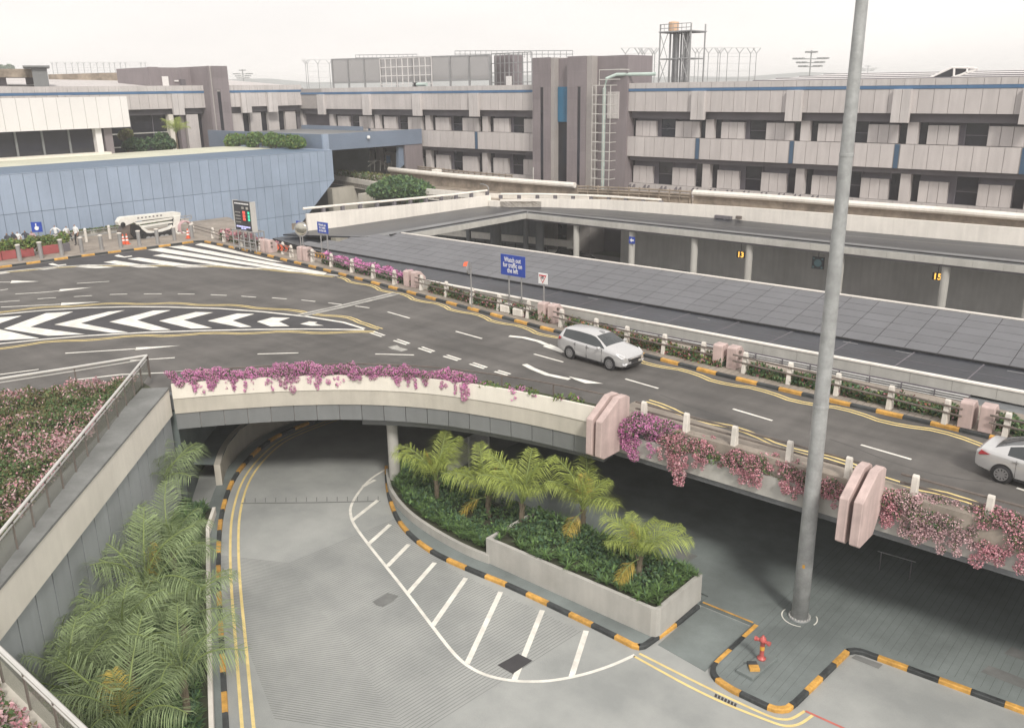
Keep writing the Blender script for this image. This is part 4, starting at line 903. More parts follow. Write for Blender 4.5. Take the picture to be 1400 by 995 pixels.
for i in range(1, len(PIERS) - 1):
    a, b_ = PIERS[i], PIERS[i + 1]; w = b_ - a
    X = lambda f: a + w * f
    for s in (-1, 1): part('pier', 'panel_top', a + (.02 if s > 0 else -.78), a + (.78 if s > 0 else -.02), TY - .38, TY + .05, 15.42, 18.3, bev=.02)
    n = 8
    for k in range(n):
        x0, x1 = X(k / n), X((k + 1) / n)
        panel('fascia_panel', 'panel_beige', x0, x1, TY, .055, 16.22, 18.30)
        panel('parapet_panel', 'panel_top', x0, x1, TY, .055, 18.61, 19.2)
        s0, s1 = X(.028 + k * .944 / n), X(.028 + (k + 1) * .944 / n)
        panel('spandrel_panel', 'panel_beige', s0, s1, TY, .055, 11.4, 13.54)
        panel('base_panel', 'panel_beige', x0, x1, TY + .6, .055, 7.2, 8.4)
    part('divider', 'blue_dull', X(-.02), X(.02), TY + .02, TY + .055, 11.4, 13.54)
    part('wall_column', 'panel_beige', X(.048), X(.137), TY + .72, TY + 1.3, 13.54, 15.44)
    part('wall_column', 'panel_beige', X(.042), X(.128), TY + .62, TY + 1.3, 8.4, 10.89)
    for f0, f1 in ((.21, .295), (.295, .385), (.385, .46), (.69, .785), (.785, .88), (.88, .967)):
        panel('wall_panel', 'panel_beige', X(f0), X(f1), TY + .95, .4, 13.54, 15.2)
    for f0, f1 in ((.195, .277), (.277, .36), (.36, .437), (.675, .76), (.76, .85), (.85, .935)):
        panel('wall_panel', 'panel_beige', X(f0), X(f1), TY + .95, .4, 8.4, 10.3)
    for f0, f1, z0, z1 in ((-.03, .048, 13.5, 15.42), (.137, .21, 13.5, 15.42), (.50, .69, 13.5, 15.42), (-.06, .042, 8.4, 10.88), (.128, .195, 8.4, 10.88), (.485, .675, 8.4, 10.88)):
        wn = MB(); wn.bb(X(f0) + .05, X(f1) - .05, TY + 1.28, TY + 1.34, z0, z1); wo = wn.build('window', 'window_dark', tm)
        if f1 - f0 > .15:
            fr = MB(); xx0, xx1 = X(f0), X(f1)
            fr.bb(xx0, xx0 + .12, TY + 1.2, TY + 1.30, z0, z1); fr.bb(xx0 + .12, xx1, TY + 1.22, TY + 1.27, z0 + (z1 - z0) * .45, z0 + (z1 - z0) * .45 + .06); fr.bb(xx1 - .08, xx1, TY + 1.2, TY + 1.30, z0, z1)
            fr.build('window_frame', 'window_frame', wo)
# roof behind the parapet: pale low pitched sheets on the right
rf = thing('terminal_roof', 'white ribbed low pitched roof behind the terminal parapet', 'roof', (-20, 100, 19))
ZR0 = atY(985, 104, 118).z; ZR1 = atY(1400, 97, 118).z
mb = MB(); mb.add([(-46, 86, 18.95), (30, 86, 18.95), (40, 118, ZR1), (-46, 118, ZR0), (-46, 86, 18.7), (30, 86, 18.7), (40, 118, 18.7), (-46, 118, 18.7)], [(0, 1, 2, 3), (7, 6, 5, 4), (0, 4, 5, 1), (1, 5, 6, 2), (2, 6, 7, 3), (3, 7, 4, 0)]); mb.build('roof_sheet', 'roof_white', rf, recalc=True)
for f in (.10, .24, .42, .62, .85):
    mb = MB(); mb.tube([(-46, 86 + 32 * f, 18.98 + (ZR0 - 18.95) * f), (34, 86 + 32 * f, 18.98 + (ZR1 - 18.95) * f * .97)], .07, 6); mb.build('rib', 'soffit', rf)
sk = thing('roof_skylight', 'dark glazed skylight frame rising from the white terminal roof', 'skylight', tuple(atY(1310, 103, 95)))
p = [atY(u, v, 95) for u, v in ((1268, 108), (1302, 92.5), (1331, 93), (1337, 95), (1300, 107))]
mb = MB(); mb.extr([tuple(q) for q in p[:3]] + [tuple(p[4])], (0, 1.2, 0)); mb.build('glazing', 'window_dark', sk)
for a, c in ((p[0], p[1]), (p[1], p[2]), (p[2], p[3]), (p[0], p[4]), (atY(1305, 93, 95), atY(1304, 107, 95)), (atY(1323, 93, 95), atY(1322, 100, 95)), (p[3], p[4])):
    mb = MB(); mb.tube([a + Vector((0, -.06, 0)), c + Vector((0, -.06, 0))], .10, 6); mb.build('frame', 'roof_white', sk)

# stair tower
tw_ = thing('stair_tower', 'tall mauve grey stair tower with a blue panel and twin shafts', 'tower', (-66, 82.6, 0))
ty = 82.6
def tx(u): return atY(u, 160, ty).x
ZT = atY(740, 79, ty).z
def tpan(u0, u1, y, z0, z1, rows, name='tower_panel', m='tower_panel', cols=1):
    x0, x1 = tx(u0), tx(u1)
    for c in range(cols):
        for r_ in range(rows):
            panel(name, m, x0 + (x1 - x0) * c / cols, x0 + (x1 - x0) * (c + 1) / cols, y, .08, z0 + (z1 - z0) * r_ / rows, z0 + (z1 - z0) * (r_ + 1) / rows, tw_, gap=.012)
part('shaft_core', 'joint', tx(728.3), tx(757), ty + .09, ty + 3, 0, ZT - .05, tw_); part('shaft_core', 'joint', tx(775.5), tx(808), ty + .09, ty + 3, 0, ZT - .02, tw_)
part('rear_block', 'tower_panel', tx(806), tx(849), ty + 1.1, ty + 6, 7, ZT - .05, tw_)
part('recess', 'tower_panel', tx(757), tx(775.5), ty + .9, ty + 3, 16.9, ZT - .15, tw_)
part('blue_panel', 'blue_deep', tx(757.5), tx(775.2), ty + .7, ty + .89, 15.0, 18.9, tw_)
part('recess_glass', 'window_dark', tx(757), tx(775.5), ty + .9, ty + 1.2, 0, 16.9, tw_)
for u0, u1, us in ((728, 752.5, 739), (775, 801, 789.5)):
    tpan(u0, u1, ty, 18.9, ZT, 2)
    tpan(u0, us - .2, ty, 6, 18.9, 9); tpan(us + 3.6, u1, ty, 6, 18.9, 9)
    part('slot', 'window_dark', tx(us - .2), tx(us + 3.6), ty + .05, ty + .085, 7, 18.88, tw_)
tpan(753.5, 757, ty + .25, 6, ZT - .05, 6); tpan(802.5, 808, ty + .25, 6, ZT - .05, 6)
# ladder cage with green duct
lc = thing('ladder_cage', 'white caged ladder with a pale green duct beside the stair tower', 'ladder', (tx(827), ty, 8))
lx0, lx1 = tx(814.5), tx(839)
ztop = atY(827, 117, ty - .5).z
for x in (lx0, (lx0 * .8 + lx1 * .2), (lx0 * .35 + lx1 * .65), lx1):
    mb = MB(); mb.tube([(x, ty - .7, 7.6), (x, ty - .7, ztop)], .045, 6); mb.build('upright', 'rail_white', lc)
for i in range(12):
    z = 7.9 + (ztop - 7.9) * i / 11
    mb = MB(); mb.tube([(lx0, ty + .5, z), (lx0, ty - .7, z), (lx1, ty - .7, z), (lx1, ty + .5, z)], .045, 5); mb.build('hoop', 'rail_white', lc)
mb = MB(); gx = lx0 * .5 + lx1 * .5; mb.tube([(gx, ty - .15, 7.6), (gx, ty - .15, 18.6), (gx + .1, ty + .1, 19.7), (gx + .9, ty + .8, 20.1), (gx + 5, ty + 2.3, 20.1)], .19, 10); mb.build('duct', 'green_pipe', lc)
mb = MB()
zz = atY(830, 96, ty).z; mb.tube([(lx0 + .9, ty - .7, ztop), (lx0 + .9, ty - .7, zz), (lx1 + 1.2, ty - .7, zz), (lx1 + 1.2, ty + 1, zz)], .05, 6); mb.tube([(lx0 + .9, ty - .7, zz - 1), (lx1 + 1.2, ty - .7, zz - 1)], .045, 6); mb.build('guard_rail', 'rail_white', lc)

# left wing of the terminal
WX = -116.0
lw = thing('terminal_wing', 'left wing of the terminal with blue stripe and dark glazed storey', 'building', (WX, 60, 0))
def yu(u, v=150): return atX(u, v, WX).y
def lpart(name, m, x0, x1, y0, y1, z0, z1): return part(name, m, x0, x1, y0, y1, z0, z1, lw)
lpart('core', 'soffit', WX - 40, WX - 1.6, 10, TY + 1.5, 0, 18.9)
lpart('fascia_backing', 'joint', WX - 1.6, WX - .06, 15, TY + .6, 16.8, 19.3)
lpart('blue_stripe', 'stripe_blue', WX - .05, WX + .04, 15, TY + .4, 18.72, 19.02)
lpart('soffit_beam', 'soffit', WX - 1.6, WX - .7, 15, TY + .5, 16.0, 16.79)
def ypanel(name, m, y0, y1, x, z0, z1, parent=lw, th=.055, gap=.02):
    key = ('y', name, m, round(y1 - y0, 3), round(z1 - z0, 3))
    if key not in meshcache:
        mb = MB(); mb.bb(-th / 2, th / 2, -(y1 - y0) / 2 + gap, (y1 - y0) / 2 - gap, -(z1 - z0) / 2 + gap * .5, (z1 - z0) / 2 - gap * .5); meshcache[key] = mb.mesh(name, m)
    return inst(meshcache[key], name, parent, Vector((x - th / 2, (y0 + y1) / 2, (z0 + z1) / 2)) - parent.location)
for k in range(52):
    y0, y1 = TY - 1.3 * (k + 1) + .2, TY - 1.3 * k + .2
    ypanel('fascia_panel', 'panel_beige', y0, y1, WX, 16.75, 18.70); ypanel('parapet_panel', 'panel_top', y0, y1, WX, 19.03, 19.75)
for u in (243, 336, 372, 90):
    y = yu(u)
    for s in (-1, 1): lpart('pier', 'panel_top', WX, WX + .4, y + (.02 if s > 0 else -.8), y + (.8 if s > 0 else -.02), 15.9, 18.7)
lpart('window', 'window_dark', WX - 1.6, WX - 1.5, 15, TY, 8, 16.0)
for y in np.arange(20, 66, 3.1): lpart('mullion', 'window_frame', WX - 1.5, WX - 1.4, y, y + .12, 8, 16)
for z in (13.6, 11.9): lpart('transom', 'rail_white', WX - 1.48, WX - 1.38, 40, yu(234), z, z + .14)
lpart('column', 'cream_wall', WX - 1.3, WX - .4, yu(231.5), yu(238), 8, 16.0)
for u0, u1 in ((246, 252), (256, 272)): lpart('wall_column', 'tower_panel' if u0 < 250 else 'panel_beige', WX - 1.3, WX - .5, yu(u0), yu(u1), 8, 15.9)
for f in range(5): lpart('wall_panel', 'panel_beige', WX - 1.4, WX - .9, yu(320) + f * 3.1, yu(320) + f * 3.1 + 1.9, 13, 15.9)
mb = MB(); mb.add([(WX - 1, 10, 19.6), (WX - 1, 84, 19.6), (WX - 34, 84, 21.6), (WX - 34, 10, 21.6), (WX - 1, 10, 19.2), (WX - 1, 84, 19.2), (WX - 34, 84, 19.2), (WX - 34, 10, 19.2)], [(0, 1, 2, 3), (7, 6, 5, 4), (0, 4, 5, 1), (1, 5, 6, 2), (2, 6, 7, 3), (3, 7, 4, 0)]); mb.build('roof_sheet', 'panel_top', lw, recalc=True)
lt = thing('stair_tower', 'mauve grey tower with one narrow slot on the left wing', 'tower', (WX + 1, yu(298), 0))
zt = atX(310, 90.5, WX + 1.5).z
y0, y1 = atX(284, 100, WX + 1.5).y, atX(310.5, 92, WX + 1.5).y
ym = y0 + (y1 - y0) * .10
ys = atX(297.5, 130, WX + 1.5).y
part('core', 'joint', WX - 9, WX + 1.41, y0 + .02, y1 - .02, 6, zt - .05, lt)
for k in range(9):
    z0, z1 = 8 + (zt - 8) * k / 9, 8 + (zt - 8) * (k + 1) / 9
    for a, c in (((y0, ym), (ym + .25, y1)) if k >= 7 else ((y0, ym), (ym + .25, ys), (ys + .5, y1))): ypanel('tower_panel', 'tower_panel', a, c, WX + 1.5, z0, z1, lt, th=.08, gap=.012)
part('side_panel', 'tower_panel', WX - 9, WX + 1.4, y0 - .06, y0 + .015, 6, zt - .04, lt)
part('slot', 'window_dark', WX + 1.42, WX + 1.45, ys, ys + .5, 9, 18.9, lt)
rb = thing('roof_block', 'mauve grey plant room on the roof left of the slotted tower', 'plant room', tuple(atX(240, 105, WX - 3)))
ya, yb = atX(202, 100, WX - 3).y, atX(283, 100, WX - 3).y
part('block', 'tower_panel', WX - 12, WX - 3, ya, yb - .1, 19.2, zt - .15, rb)
part('corner_pilaster', 'tower_panel', WX - 3.02, WX - 2.7, ya, ya + 1.4, 19.2, zt - .1, rb)
part('door', 'roof_white', WX - 3, WX - 2.9, atX(221.5, 110, WX - 3).y, atX(230, 110, WX - 3).y, 19.6, 21.0, rb)
part('lamp', 'roof_white', WX - 3, WX - 2.8, atX(238, 110, WX - 3).y, atX(243, 110, WX - 3).y, 20.3, 20.5, rb)
part('duct_box', 'soffit', WX - 3, WX - 2.5, atX(245, 110, WX - 3).y, atX(251, 110, WX - 3).y, 19.6, 20.6, rb)

# white cantilevered box with dark glazing below
wx = -106.0
wb = thing('glazed_pavilion', 'white panelled pavilion over a band of dark windows at the left edge', 'building', (wx, 45, 12))
def wy(u, v=150): return atX(u, v, wx).y
yE = wy(175.5, 150); zT, zB = atX(90, 133.2, wx).z, atX(90, 177.5, wx).z
part('core', 'joint', wx - 8, wx - .06, 22, yE - .02, zB + .02, zT - .02, wb)
ed = [wy(u) for u in (-14, 3, 23, 42, 60.5, 79, 97, 116, 133, 150, 166)] + [yE]
for a, c in zip(ed[:-1], ed[1:]): ypanel('wall_panel', 'roof_white', a, c, wx, zB, zT, wb)
yG = wy(136, 190)
part('window', 'window_dark', wx - 1.5, wx - 1.4, 22, yG, 11.9, zB + .02, wb)
for u in (26, 63, 100): part('mullion', 'grey_panel', wx - 1.4, wx - 1.25, wy(u, 190), wy(u, 190) + .22, 11.9, zB, wb)
part('pillar', 'roof_white', wx - 1.6, wx - .6, wy(135.5, 195), wy(144, 195), 11.9, zB, wb)
part('side_wall', 'tower_panel', wx - 1.9, wx - .9, wy(149, 195), wy(160, 195), 11.9, zB, wb)
part('sill', 'cream_wall', wx - 1.6, wx + .3, 20, wy(151, 208), 11.8, 12.2, wb)

# blue clad building
BX = -86.0
bbd = thing('blue_building', 'pale blue panelled building with a cream flat roof and slanting end', 'building', (BX, 40, 5))
yend = atX(457, 246, BX).y; zmid = atX(457, 246.4, BX).z; pb = atX(404, 316, BX)
ztb = 12.0; zj2 = 5.05; zbase = 1.8
pitch = 1.09; ncol = 47
def clip(poly, y0, z0, y1, z1):
    """keep the side left of the slanting edge (smaller y)"""
    f = lambda p: (p[0] - y0) * (z1 - z0) - (p[1] - z0) * (y1 - y0)
    s = f((0, zmid)); out_ = []
    for i in range(len(poly)):
        a, b_ = poly[i], poly[(i + 1) % len(poly)]; fa, fb = f(a) * s, f(b_) * s
        if fa >= 0: out_.append(a)
        if fa * fb < 0: t = fa / (fa - fb); out_.append((a[0] + (b_[0] - a[0]) * t, a[1] + (b_[1] - a[1]) * t))
    return out_
rowz = [(ztb - .02, zmid + .02), (zmid - .02, zj2 + .02), (zj2 - .02, zbase)]
for c in range(ncol):
    ya_, yb_ = yend - pitch * (c + 1) + .02, yend - pitch * c - .02
    for (zh, zl) in rowz:
        P = clip([(ya_, zl), (yb_, zl), (yb_, zh), (ya_, zh)], yend, zmid, pb.y, pb.z)
        if len(P) < 3: continue
        if len(P) == 4 and abs(P[0][0] - ya_) < 1e-6 and abs(P[1][0] - yb_) < 1e-6 and abs(P[1][1] - zl) < 1e-6: ypanel('wall_panel', 'blue_panel', ya_, yb_, BX, zl, zh, bbd, gap=0)
        else: mb = MB(); mb.extr([(BX - .055, p[0], p[1]) for p in P], (.055, 0, 0)); mb.build('wall_panel', 'blue_panel', bbd, recalc=True)
core = clip([(12, zbase), (yend, zbase), (yend, ztb), (12, ztb)], yend, zmid, pb.y, pb.z)
mb = MB(); mb.extr([(BX - 10, p[0], p[1]) for p in core], (9.93, 0, 0)); mb.build('core', 'blue_joint', bbd, recalc=True)
mb = MB(); mb.bb(wx - 1.0, BX - .14, 12, yend - .6, ztb - .6, ztb - .06); mb.build('roof', 'cream_roof', bbd)
mb = MB(); mb.bb(BX - .14, BX, 12, yend, ztb + .002, ztb + .05); mb.bb(wx - 1, BX - .14, yend - .5, yend + .05, ztb - .6, ztb + .10); mb.build('roof_edge', 'blue_panel', bbd)

# blue canopy joining the terminal
bx = -89.0
bc = thing('entrance_canopy', 'deep blue grey fascia canopy joining the pale blue building to the terminal', 'canopy', (bx, 75, 12))
yc0 = atX(443, 190, bx).y; zc1 = atX(443, 184, bx).z; zc0 = atX(443, 206.5, bx).z
part('front_fascia', 'blue_fascia', bx - .3, bx, yc0, 83.7, zc0, zc1, bc); part('side_fascia', 'blue_fascia', bx - 26, bx, yc0 - .3, yc0 - .002, zc0 - .3, zc1 + .02, bc)
part('roof', 'roof_light', bx - 26, bx - .3, yc0, 83.7, zc0, zc1 - .45, bc)
part('rear_upstand', 'blue_fascia', bx - 26, bx - 12, 82.9, 83.5, zc1 - .5, zc1 + .1, bc)
part('corner_post', 'blue_panel', bx - .02, bx + .25, yc0 - .34, yc0 + .5, zc0 - .2, zc1 + .05, bc)
mb = MB(); q = [atX(u, v, bx - .5) for u, v in ((545, 201), (573, 198), (552, 226), (545, 232))]; mb.extr([tuple(p) for p in q], (-.5, 0, 0)); mb.build('side_brace', 'blue_fascia', bc, recalc=True)
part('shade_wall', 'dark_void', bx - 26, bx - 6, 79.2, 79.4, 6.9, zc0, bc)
part('end_wall', 'tower_panel', bx - .4, bx - .1, 80.6, 83.8, 7, zc0, bc)
pf = atX(475, 200, bx + .1); mb = MB(); mb.lathe([(.15, 0), (.22, .1), (.22, .3), (.1, .38)], tuple(atX(504, 190, bx + .25)), 8); mb.build('lamp', 'sign_white', bc)
# small planter, rails and sign under that canopy
sp = at(498, 243, 7.9)
spl = thing('planter', 'small white walled planter below the deep blue grey canopy', 'planter', (sp.x, sp.y, 7))
for i in range(5):
    a, c = at(464 + 14 * i, 241 + 1.7 * i, 7.7), at(464 + 14 * (i + 1), 241 + 1.7 * (i + 1), 7.7); d = (c - a).normalized() * .04
    mb = MB(); mb.wall([tuple((a + d)[:2]), tuple((c - d)[:2])], 0, .25, 7.0, 8.35); mb.build('wall_block', 'white_wall', spl)
st = thing('stair_rail', 'pale blue steel handrail of the stair below the deep blue grey canopy', 'handrail', tuple(at(515, 234, 8.4)))
for pts in ([(503, 228), (514, 219.5), (520, 220), (531, 229)], [(503, 221), (514, 221)], [(512, 234), (512, 220)], [(520, 234), (520, 220)], [(526, 232), (526, 221), (535, 221), (535, 231)]):
    mb = MB(); mb.tube([at(u, v, 8.8) + Vector((0, 0, 0)) if False else atX(u, v, -93) for u, v in pts], .06, 5); mb.build('rail', 'rail_white', st)
s = atX(531, 218, -92.9); sg = thing('sign', 'small bright blue sign below the deep blue grey canopy', 'sign', tuple(s))
mb = MB(); mb.bb(s.x - .03, s.x + .03, s.y - .35, s.y + .35, s.z - .5, s.z + .5); mb.build('panel', 'stripe_blue', sg); mb = MB(); mb.tube([(s.x, s.y, s.z - .5), (s.x, s.y, s.z - 1.8)], .04, 6); mb.build('post', 'rail_white', sg)

# ================================================================== rooftop plant and fences
def yroof(u, v, y): return atY(u, v, y)
SY = 92.0
sc_ = thing('plant_screen', 'long wire mesh plant screen on the terminal roof', 'screen', tuple(atY(620, 110, SY)))
us = [455.5, 477, 499, 521, 543, 565, 590, 616, 642, 670]
for i in range(len(us) - 1):
    a, c = atY(us[i], 110, SY), atY(us[i + 1], 110, SY)
    zt0, zt1 = atY(us[i], 82 - i * .62, SY).z, atY(us[i + 1], 82 - (i + 1) * .62, SY).z
    mb = MB(); mb.extr([(a.x + .1, SY, 20.0), (c.x - .1, SY, 20.0), (c.x - .1, SY, zt1), (a.x + .1, SY, zt0)], (0, .04, 0)); mb.build('mesh_panel', 'screen', sc_)
    mb = MB(); mb.bb(a.x - .12, a.x + .12, SY - .1, SY + .1, 18.8, zt0 + .1); mb.build('post', 'steel_grey', sc_)
    mb = MB(); mb.extr([(a.x, SY - .06, zt0), (c.x, SY - .06, zt1), (c.x, SY - .06, zt1 + .14), (a.x, SY - .06, zt0 + .14)], (0, .12, 0)); mb.bb(a.x, c.x, SY - .06, SY + .06, 19.9, 20.05); mb.build('frame_rail', 'steel_grey', sc_)
mb = MB(); mb.bb(atY(670, 100, SY).x - .12, atY(670, 100, SY).x + .12, SY - .1, SY + .1, 18.8, atY(670, 75.5, SY).z); mb.build('post', 'steel_grey', sc_)
# ducts and frames behind the screen
for i, (u0, u1, v0, v1, y, nm, m) in enumerate(((520, 590, 81, 107, 91.6, 'white window frame lattice behind the mesh screen', 'roof_white'), (672, 727, 74, 110, 93.5, 'open steel plant rack right of the mesh screen', 'steel_grey'))):
    a, c = atY(u0, v1, y), atY(u1, v1, y); zt_ = atY(u0, v0, y).z
    t = thing('plant_rack', nm, 'rack', tuple(a))
    for k in range(10):
        x = a.x + (c.x - a.x) * k / 9; mb = MB(); mb.bb(x - .05, x + .05, y, y + .1, 18.8, zt_); mb.build('upright', m, t)
    for z in np.linspace(19.6, zt_, 4): mb = MB(); mb.bb(a.x, c.x, y - .01, y + .11, z - .05, z + .05); mb.build('rail', m, t)
    if i: 
        mb = MB(); mb.bb(a.x, a.x + (c.x - a.x) * .45, y + .6, y + 3, 19, zt_ - .2); mb.build('unit', 'tower_panel', t)
        mb = MB(); mb.bb(a.x + 3, a.x + 3.8, y - .4, y - .1, 18.9, 20.4); mb.build('cabinet', 'roof_white', t)
p = atY(570, 113, 90); t = thing('pipe', 'short pale green pipe lying at the foot of the mesh screen', 'pipe', tuple(p)); mb = MB(); mb.tube([(p.x, 90, 19.5), (p.x + 2.0, 90, 19.5)], .25, 10); mb.build('tube', 'green_pipe', t); mb = MB(); mb.bb(p.x - .5, p.x - .1, 89.8, 90.2, 18.9, 19.8); mb.build('valve', 'black', t)
def roof_rail(label, u0, u1, v0, v1, y, step=1.0, hh=.9):
    a, c = atY(u0, v0, y), atY(u1, v1, y); t = thing('roof_rail', label, 'railing', tuple(a))
    n = max(2, int((c.x - a.x) / step))
    for dz in (0, -hh * .5): mb = MB(); mb.tube([(a.x, y, a.z + dz), (c.x, y, c.z + dz)], .045, 5); mb.build('rail', 'steel_grey', t)
    for k in range(n + 1):
        q = a.lerp(c, k / n); mb = MB(); mb.tube([(q.x, y, q.z), (q.x, y, q.z - hh)], .04, 5); mb.build('post', 'steel_grey', t)
roof_rail('thin roof railing above the left half of the mesh screen', 486, 570, 75.5, 74.5, 97)
roof_rail('thin roof railing above the open steel rack', 622, 783, 70, 69.5, 97)
def security_fence(label, us_, vb, vt, y, wires=True, wall=False, far_=None):
    """posts with outward Y arms and wire strands"""
    P = [(atY(u, vb, y), atY(u, vt, y)) for u in us_] if far_ is None else [(far(u, vb, far_), far(u, vt, far_)) for u in us_]
    t = thing('security_fence', label, 'fence', tuple(P[0][0]))
    h = (P[0][1].z - P[0][0].z); w = h * .13; r_ = max(.035, h * .012)
    dirx = (P[-1][0] - P[0][0]).normalized()
    for b_, tp in P:
        mb = MB(); k = tp.z - h * .17; mb.tube([(b_.x, b_.y, b_.z - 1.0), (b_.x, b_.y, k)], r_, 5)
        mb.tube([(b_.x, b_.y, k), (b_.x + w * AX_R.x, b_.y + w * AX_R.y, tp.z)], r_ * .9, 5); mb.tube([(b_.x, b_.y, k), (b_.x - w * AX_R.x, b_.y - w * AX_R.y, tp.z)], r_ * .9, 5); mb.build('post', 'steel_grey', t)
    if wires:
        for f, o_ in ((.0, 0), (.25, 0), (.5, 0), (.72, 0), (.83, 0), (1.0, w), (1.0, -w)):
            mb = MB(); mb.tube([(b_.x + o_ * AX_R.x, b_.y + o_ * AX_R.y, b_.z + (tp.z - b_.z) * f) for b_, tp in P], .012, 4); mb.build('wire', 'steel_grey', t)
    return t
security_fence('security fence with forked posts right of the water tower', [949, 954, 967, 980, 983, 993, 1009, 1024, 1032], 108, 66, 100)
security_fence('security fence with forked posts between stair tower and water tower', [854, 872, 877, 880, 891, 894], 112, 66, 96)
security_fence('forked fence posts left of the long mesh screen', [419.5, 422, 436.5, 452], 114, 82, 94)
security_fence('far security fence on the roof left of the mauve plant room', [73, 79, 91, 100, 108, 116, 125, 134, 143, 151, 158, 166, 173, 194, 200], 100, 85.5, 0, far_=150)
w2 = thing('roof_wall', 'long low beige wall carrying the far security fence', 'wall', tuple(far(120, 108, 150)))
a, c = far(66, 104, 150), far(178, 101, 150); d = Vector((a.x, a.y, 0)).normalized()
mb = MB(); mb.extr([(a.x, a.y, a.z + .2), (c.x, c.y, c.z + .2), (c.x, c.y, c.z - 2.6), (a.x, a.y, a.z - 2.6)], tuple(d * .5)); mb.build('wall', 'rust_strip', w2)
# left roof structures
lb_ = thing('roof_structure', 'low beige roof structure with a grey block at the left edge', 'roof structure', tuple(far(30, 110, 128)))
def farbox(name, m, u0, u1, v0, v1, dist, th, parent):
    a, c = far(u0, v1, dist), far(u1, v1, dist); zt_ = far((u0 + u1) / 2, v0, dist).z; d = Vector((a.x + c.x, a.y + c.y, 0)).normalized() * th
    mb = MB(); mb.extr([(a.x, a.y, a.z), (c.x, c.y, c.z), (c.x, c.y, zt_), (a.x, a.y, zt_)], tuple(d)); return mb.build(name, m, parent, recalc=True)
farbox('beam', 'rust_strip', -60, 48, 94.5, 106, 128, 5, lb_); farbox('post', 'soffit', -10, 10, 106, 118, 129, 2, lb_); farbox('recess', 'soffit', 36, 50, 104, 116, 129.5, 2, lb_); farbox('block', 'grey_panel', 47, 68, 92.5, 119, 126, 6, lb_); farbox('slab', 'grey_panel', 31, 68, 89.8, 92.3, 125.5, 7, lb_)
# water tower
wt = thing('water_tower', 'steel lattice water tower with an orange tank on the roof', 'water tower', tuple(atY(922, 112, 102)))
wy_ = 102.0; zb_, zp_, zr_ = 18.5, atY(922, 44, wy_).z, atY(922, 33, wy_).z
xa, xb = atY(901.5, 80, wy_).x, atY(943, 80, wy_).x
for x in (xa, xb):
    for y in (wy_, wy_ + 3.6): mb = MB(); mb.tube([(x, y, zb_), (x, y, zr_)], .11, 6); mb.build('leg', 'steel_grey', wt)
for z in (zp_, zp_ - 3.2, zp_ - 6.2): mb = MB(); mb.tube([(xa, wy_, z), (xb, wy_, z), (xb, wy_ + 3.6, z), (xa, wy_ + 3.6, z), (xa, wy_, z)], .08, 5); mb.build('ring_beam', 'steel_grey', wt)
for x0, x1 in ((xa, xa + 1.2), (xb, xb - 1.2)):
    for z0, z1 in ((zp_ - 3.2, zp_), (zp_ - 6.2, zp_ - 3.2)): mb = MB(); mb.tube([(x0, wy_ - .05, z0), (x1, wy_ - .05, z1)], .05, 5); mb.tube([(x1, wy_ - .05, z0), (x0, wy_ - .05, z1)], .05, 5); mb.build('brace', 'steel_grey', wt)
mb = MB(); mb.bb(xa - .15, xb + .15, wy_ - .2, wy_ + 3.8, zp_, zp_ + .12); mb.build('platform', 'steel_grey', wt)
for k in range(8):
    x = xa + (xb - xa) * k / 7; mb = MB(); mb.tube([(x, wy_ - .1, zp_), (x, wy_ - .1, zr_)], .04, 5); mb.build('rail_post', 'steel_grey', wt)
for f in (.5, 1): mb = MB(); mb.tube([(xa, wy_ - .1, zp_ + (zr_ - zp_) * f), (xb, wy_ - .1, zp_ + (zr_ - zp_) * f)], .045, 5); mb.build('rail', 'steel_grey', wt)
for i, f in enumerate((.18, .24, .32, .40, .48, .56, .63, .72)): mb = MB(); mb.tube([(xa + (xb - xa) * f, wy_ + 1.2 + (i % 3) * .5, zb_), (xa + (xb - xa) * f, wy_ + 1.2 + (i % 3) * .5, zp_)], .13 + .05 * (i % 2), 7); mb.build('riser_pipe', 'steel_grey', wt)
mb = MB(); c_ = atY(921, 37, wy_ + 1.2); mb.lathe([(.62, 0), (.66, .1), (.66, 1.05), (.6, 1.15), (.2, 1.22)], (c_.x, c_.y, zp_ + .13), 14); mb.build('tank', 'tank', wt)
# high mast lights far away
def mast(u, v0, v1, dist, label, w):
    b_, tp = far(u, v1, dist), far(u, v0, dist); t = thing('high_mast_light', label, 'mast light', (b_.x, b_.y, b_.z)); s_ = tp.z - b_.z
    mb = MB(); mb.tube([(b_.x, b_.y, 0), (b_.x, b_.y, tp.z)], s_ * .035, 6); mb.build('mast', 'steel_grey', t)
    for f, ww in ((.62, 1.0), (.45, .75), (.28, .6), (.9, .22)):
        z = b_.z + s_ * f; mb = MB(); q = Vector((AX_R.x, AX_R.y, 0)).normalized()
        mb.tube([(b_.x - q.x * w * ww, b_.y - q.y * w * ww, z), (b_.x + q.x * w * ww, b_.y + q.y * w * ww, z)], s_ * .025, 5); mb.build('cross_arm', 'steel_grey', t)
        for k in (-1, -.6, .6, 1): mb = MB(); mb.box((b_.x + q.x * w * ww * k * .93, b_.y + q.y * w * ww * k * .93, z + s_ * .02), (s_ * .22, s_ * .22, s_ * .07)); mb.build('floodlight', 'steel_grey', t)
mast(1107, 69, 100, 330, 'high mast floodlight cluster right of the water tower', 5.6)
mast(333, 95, 112, 420, 'small far floodlight mast right of the slotted tower', 3.9)
mast(1186, 90, 100, 420, 'tiny far floodlight mast just right of the lamp post', 3.9)
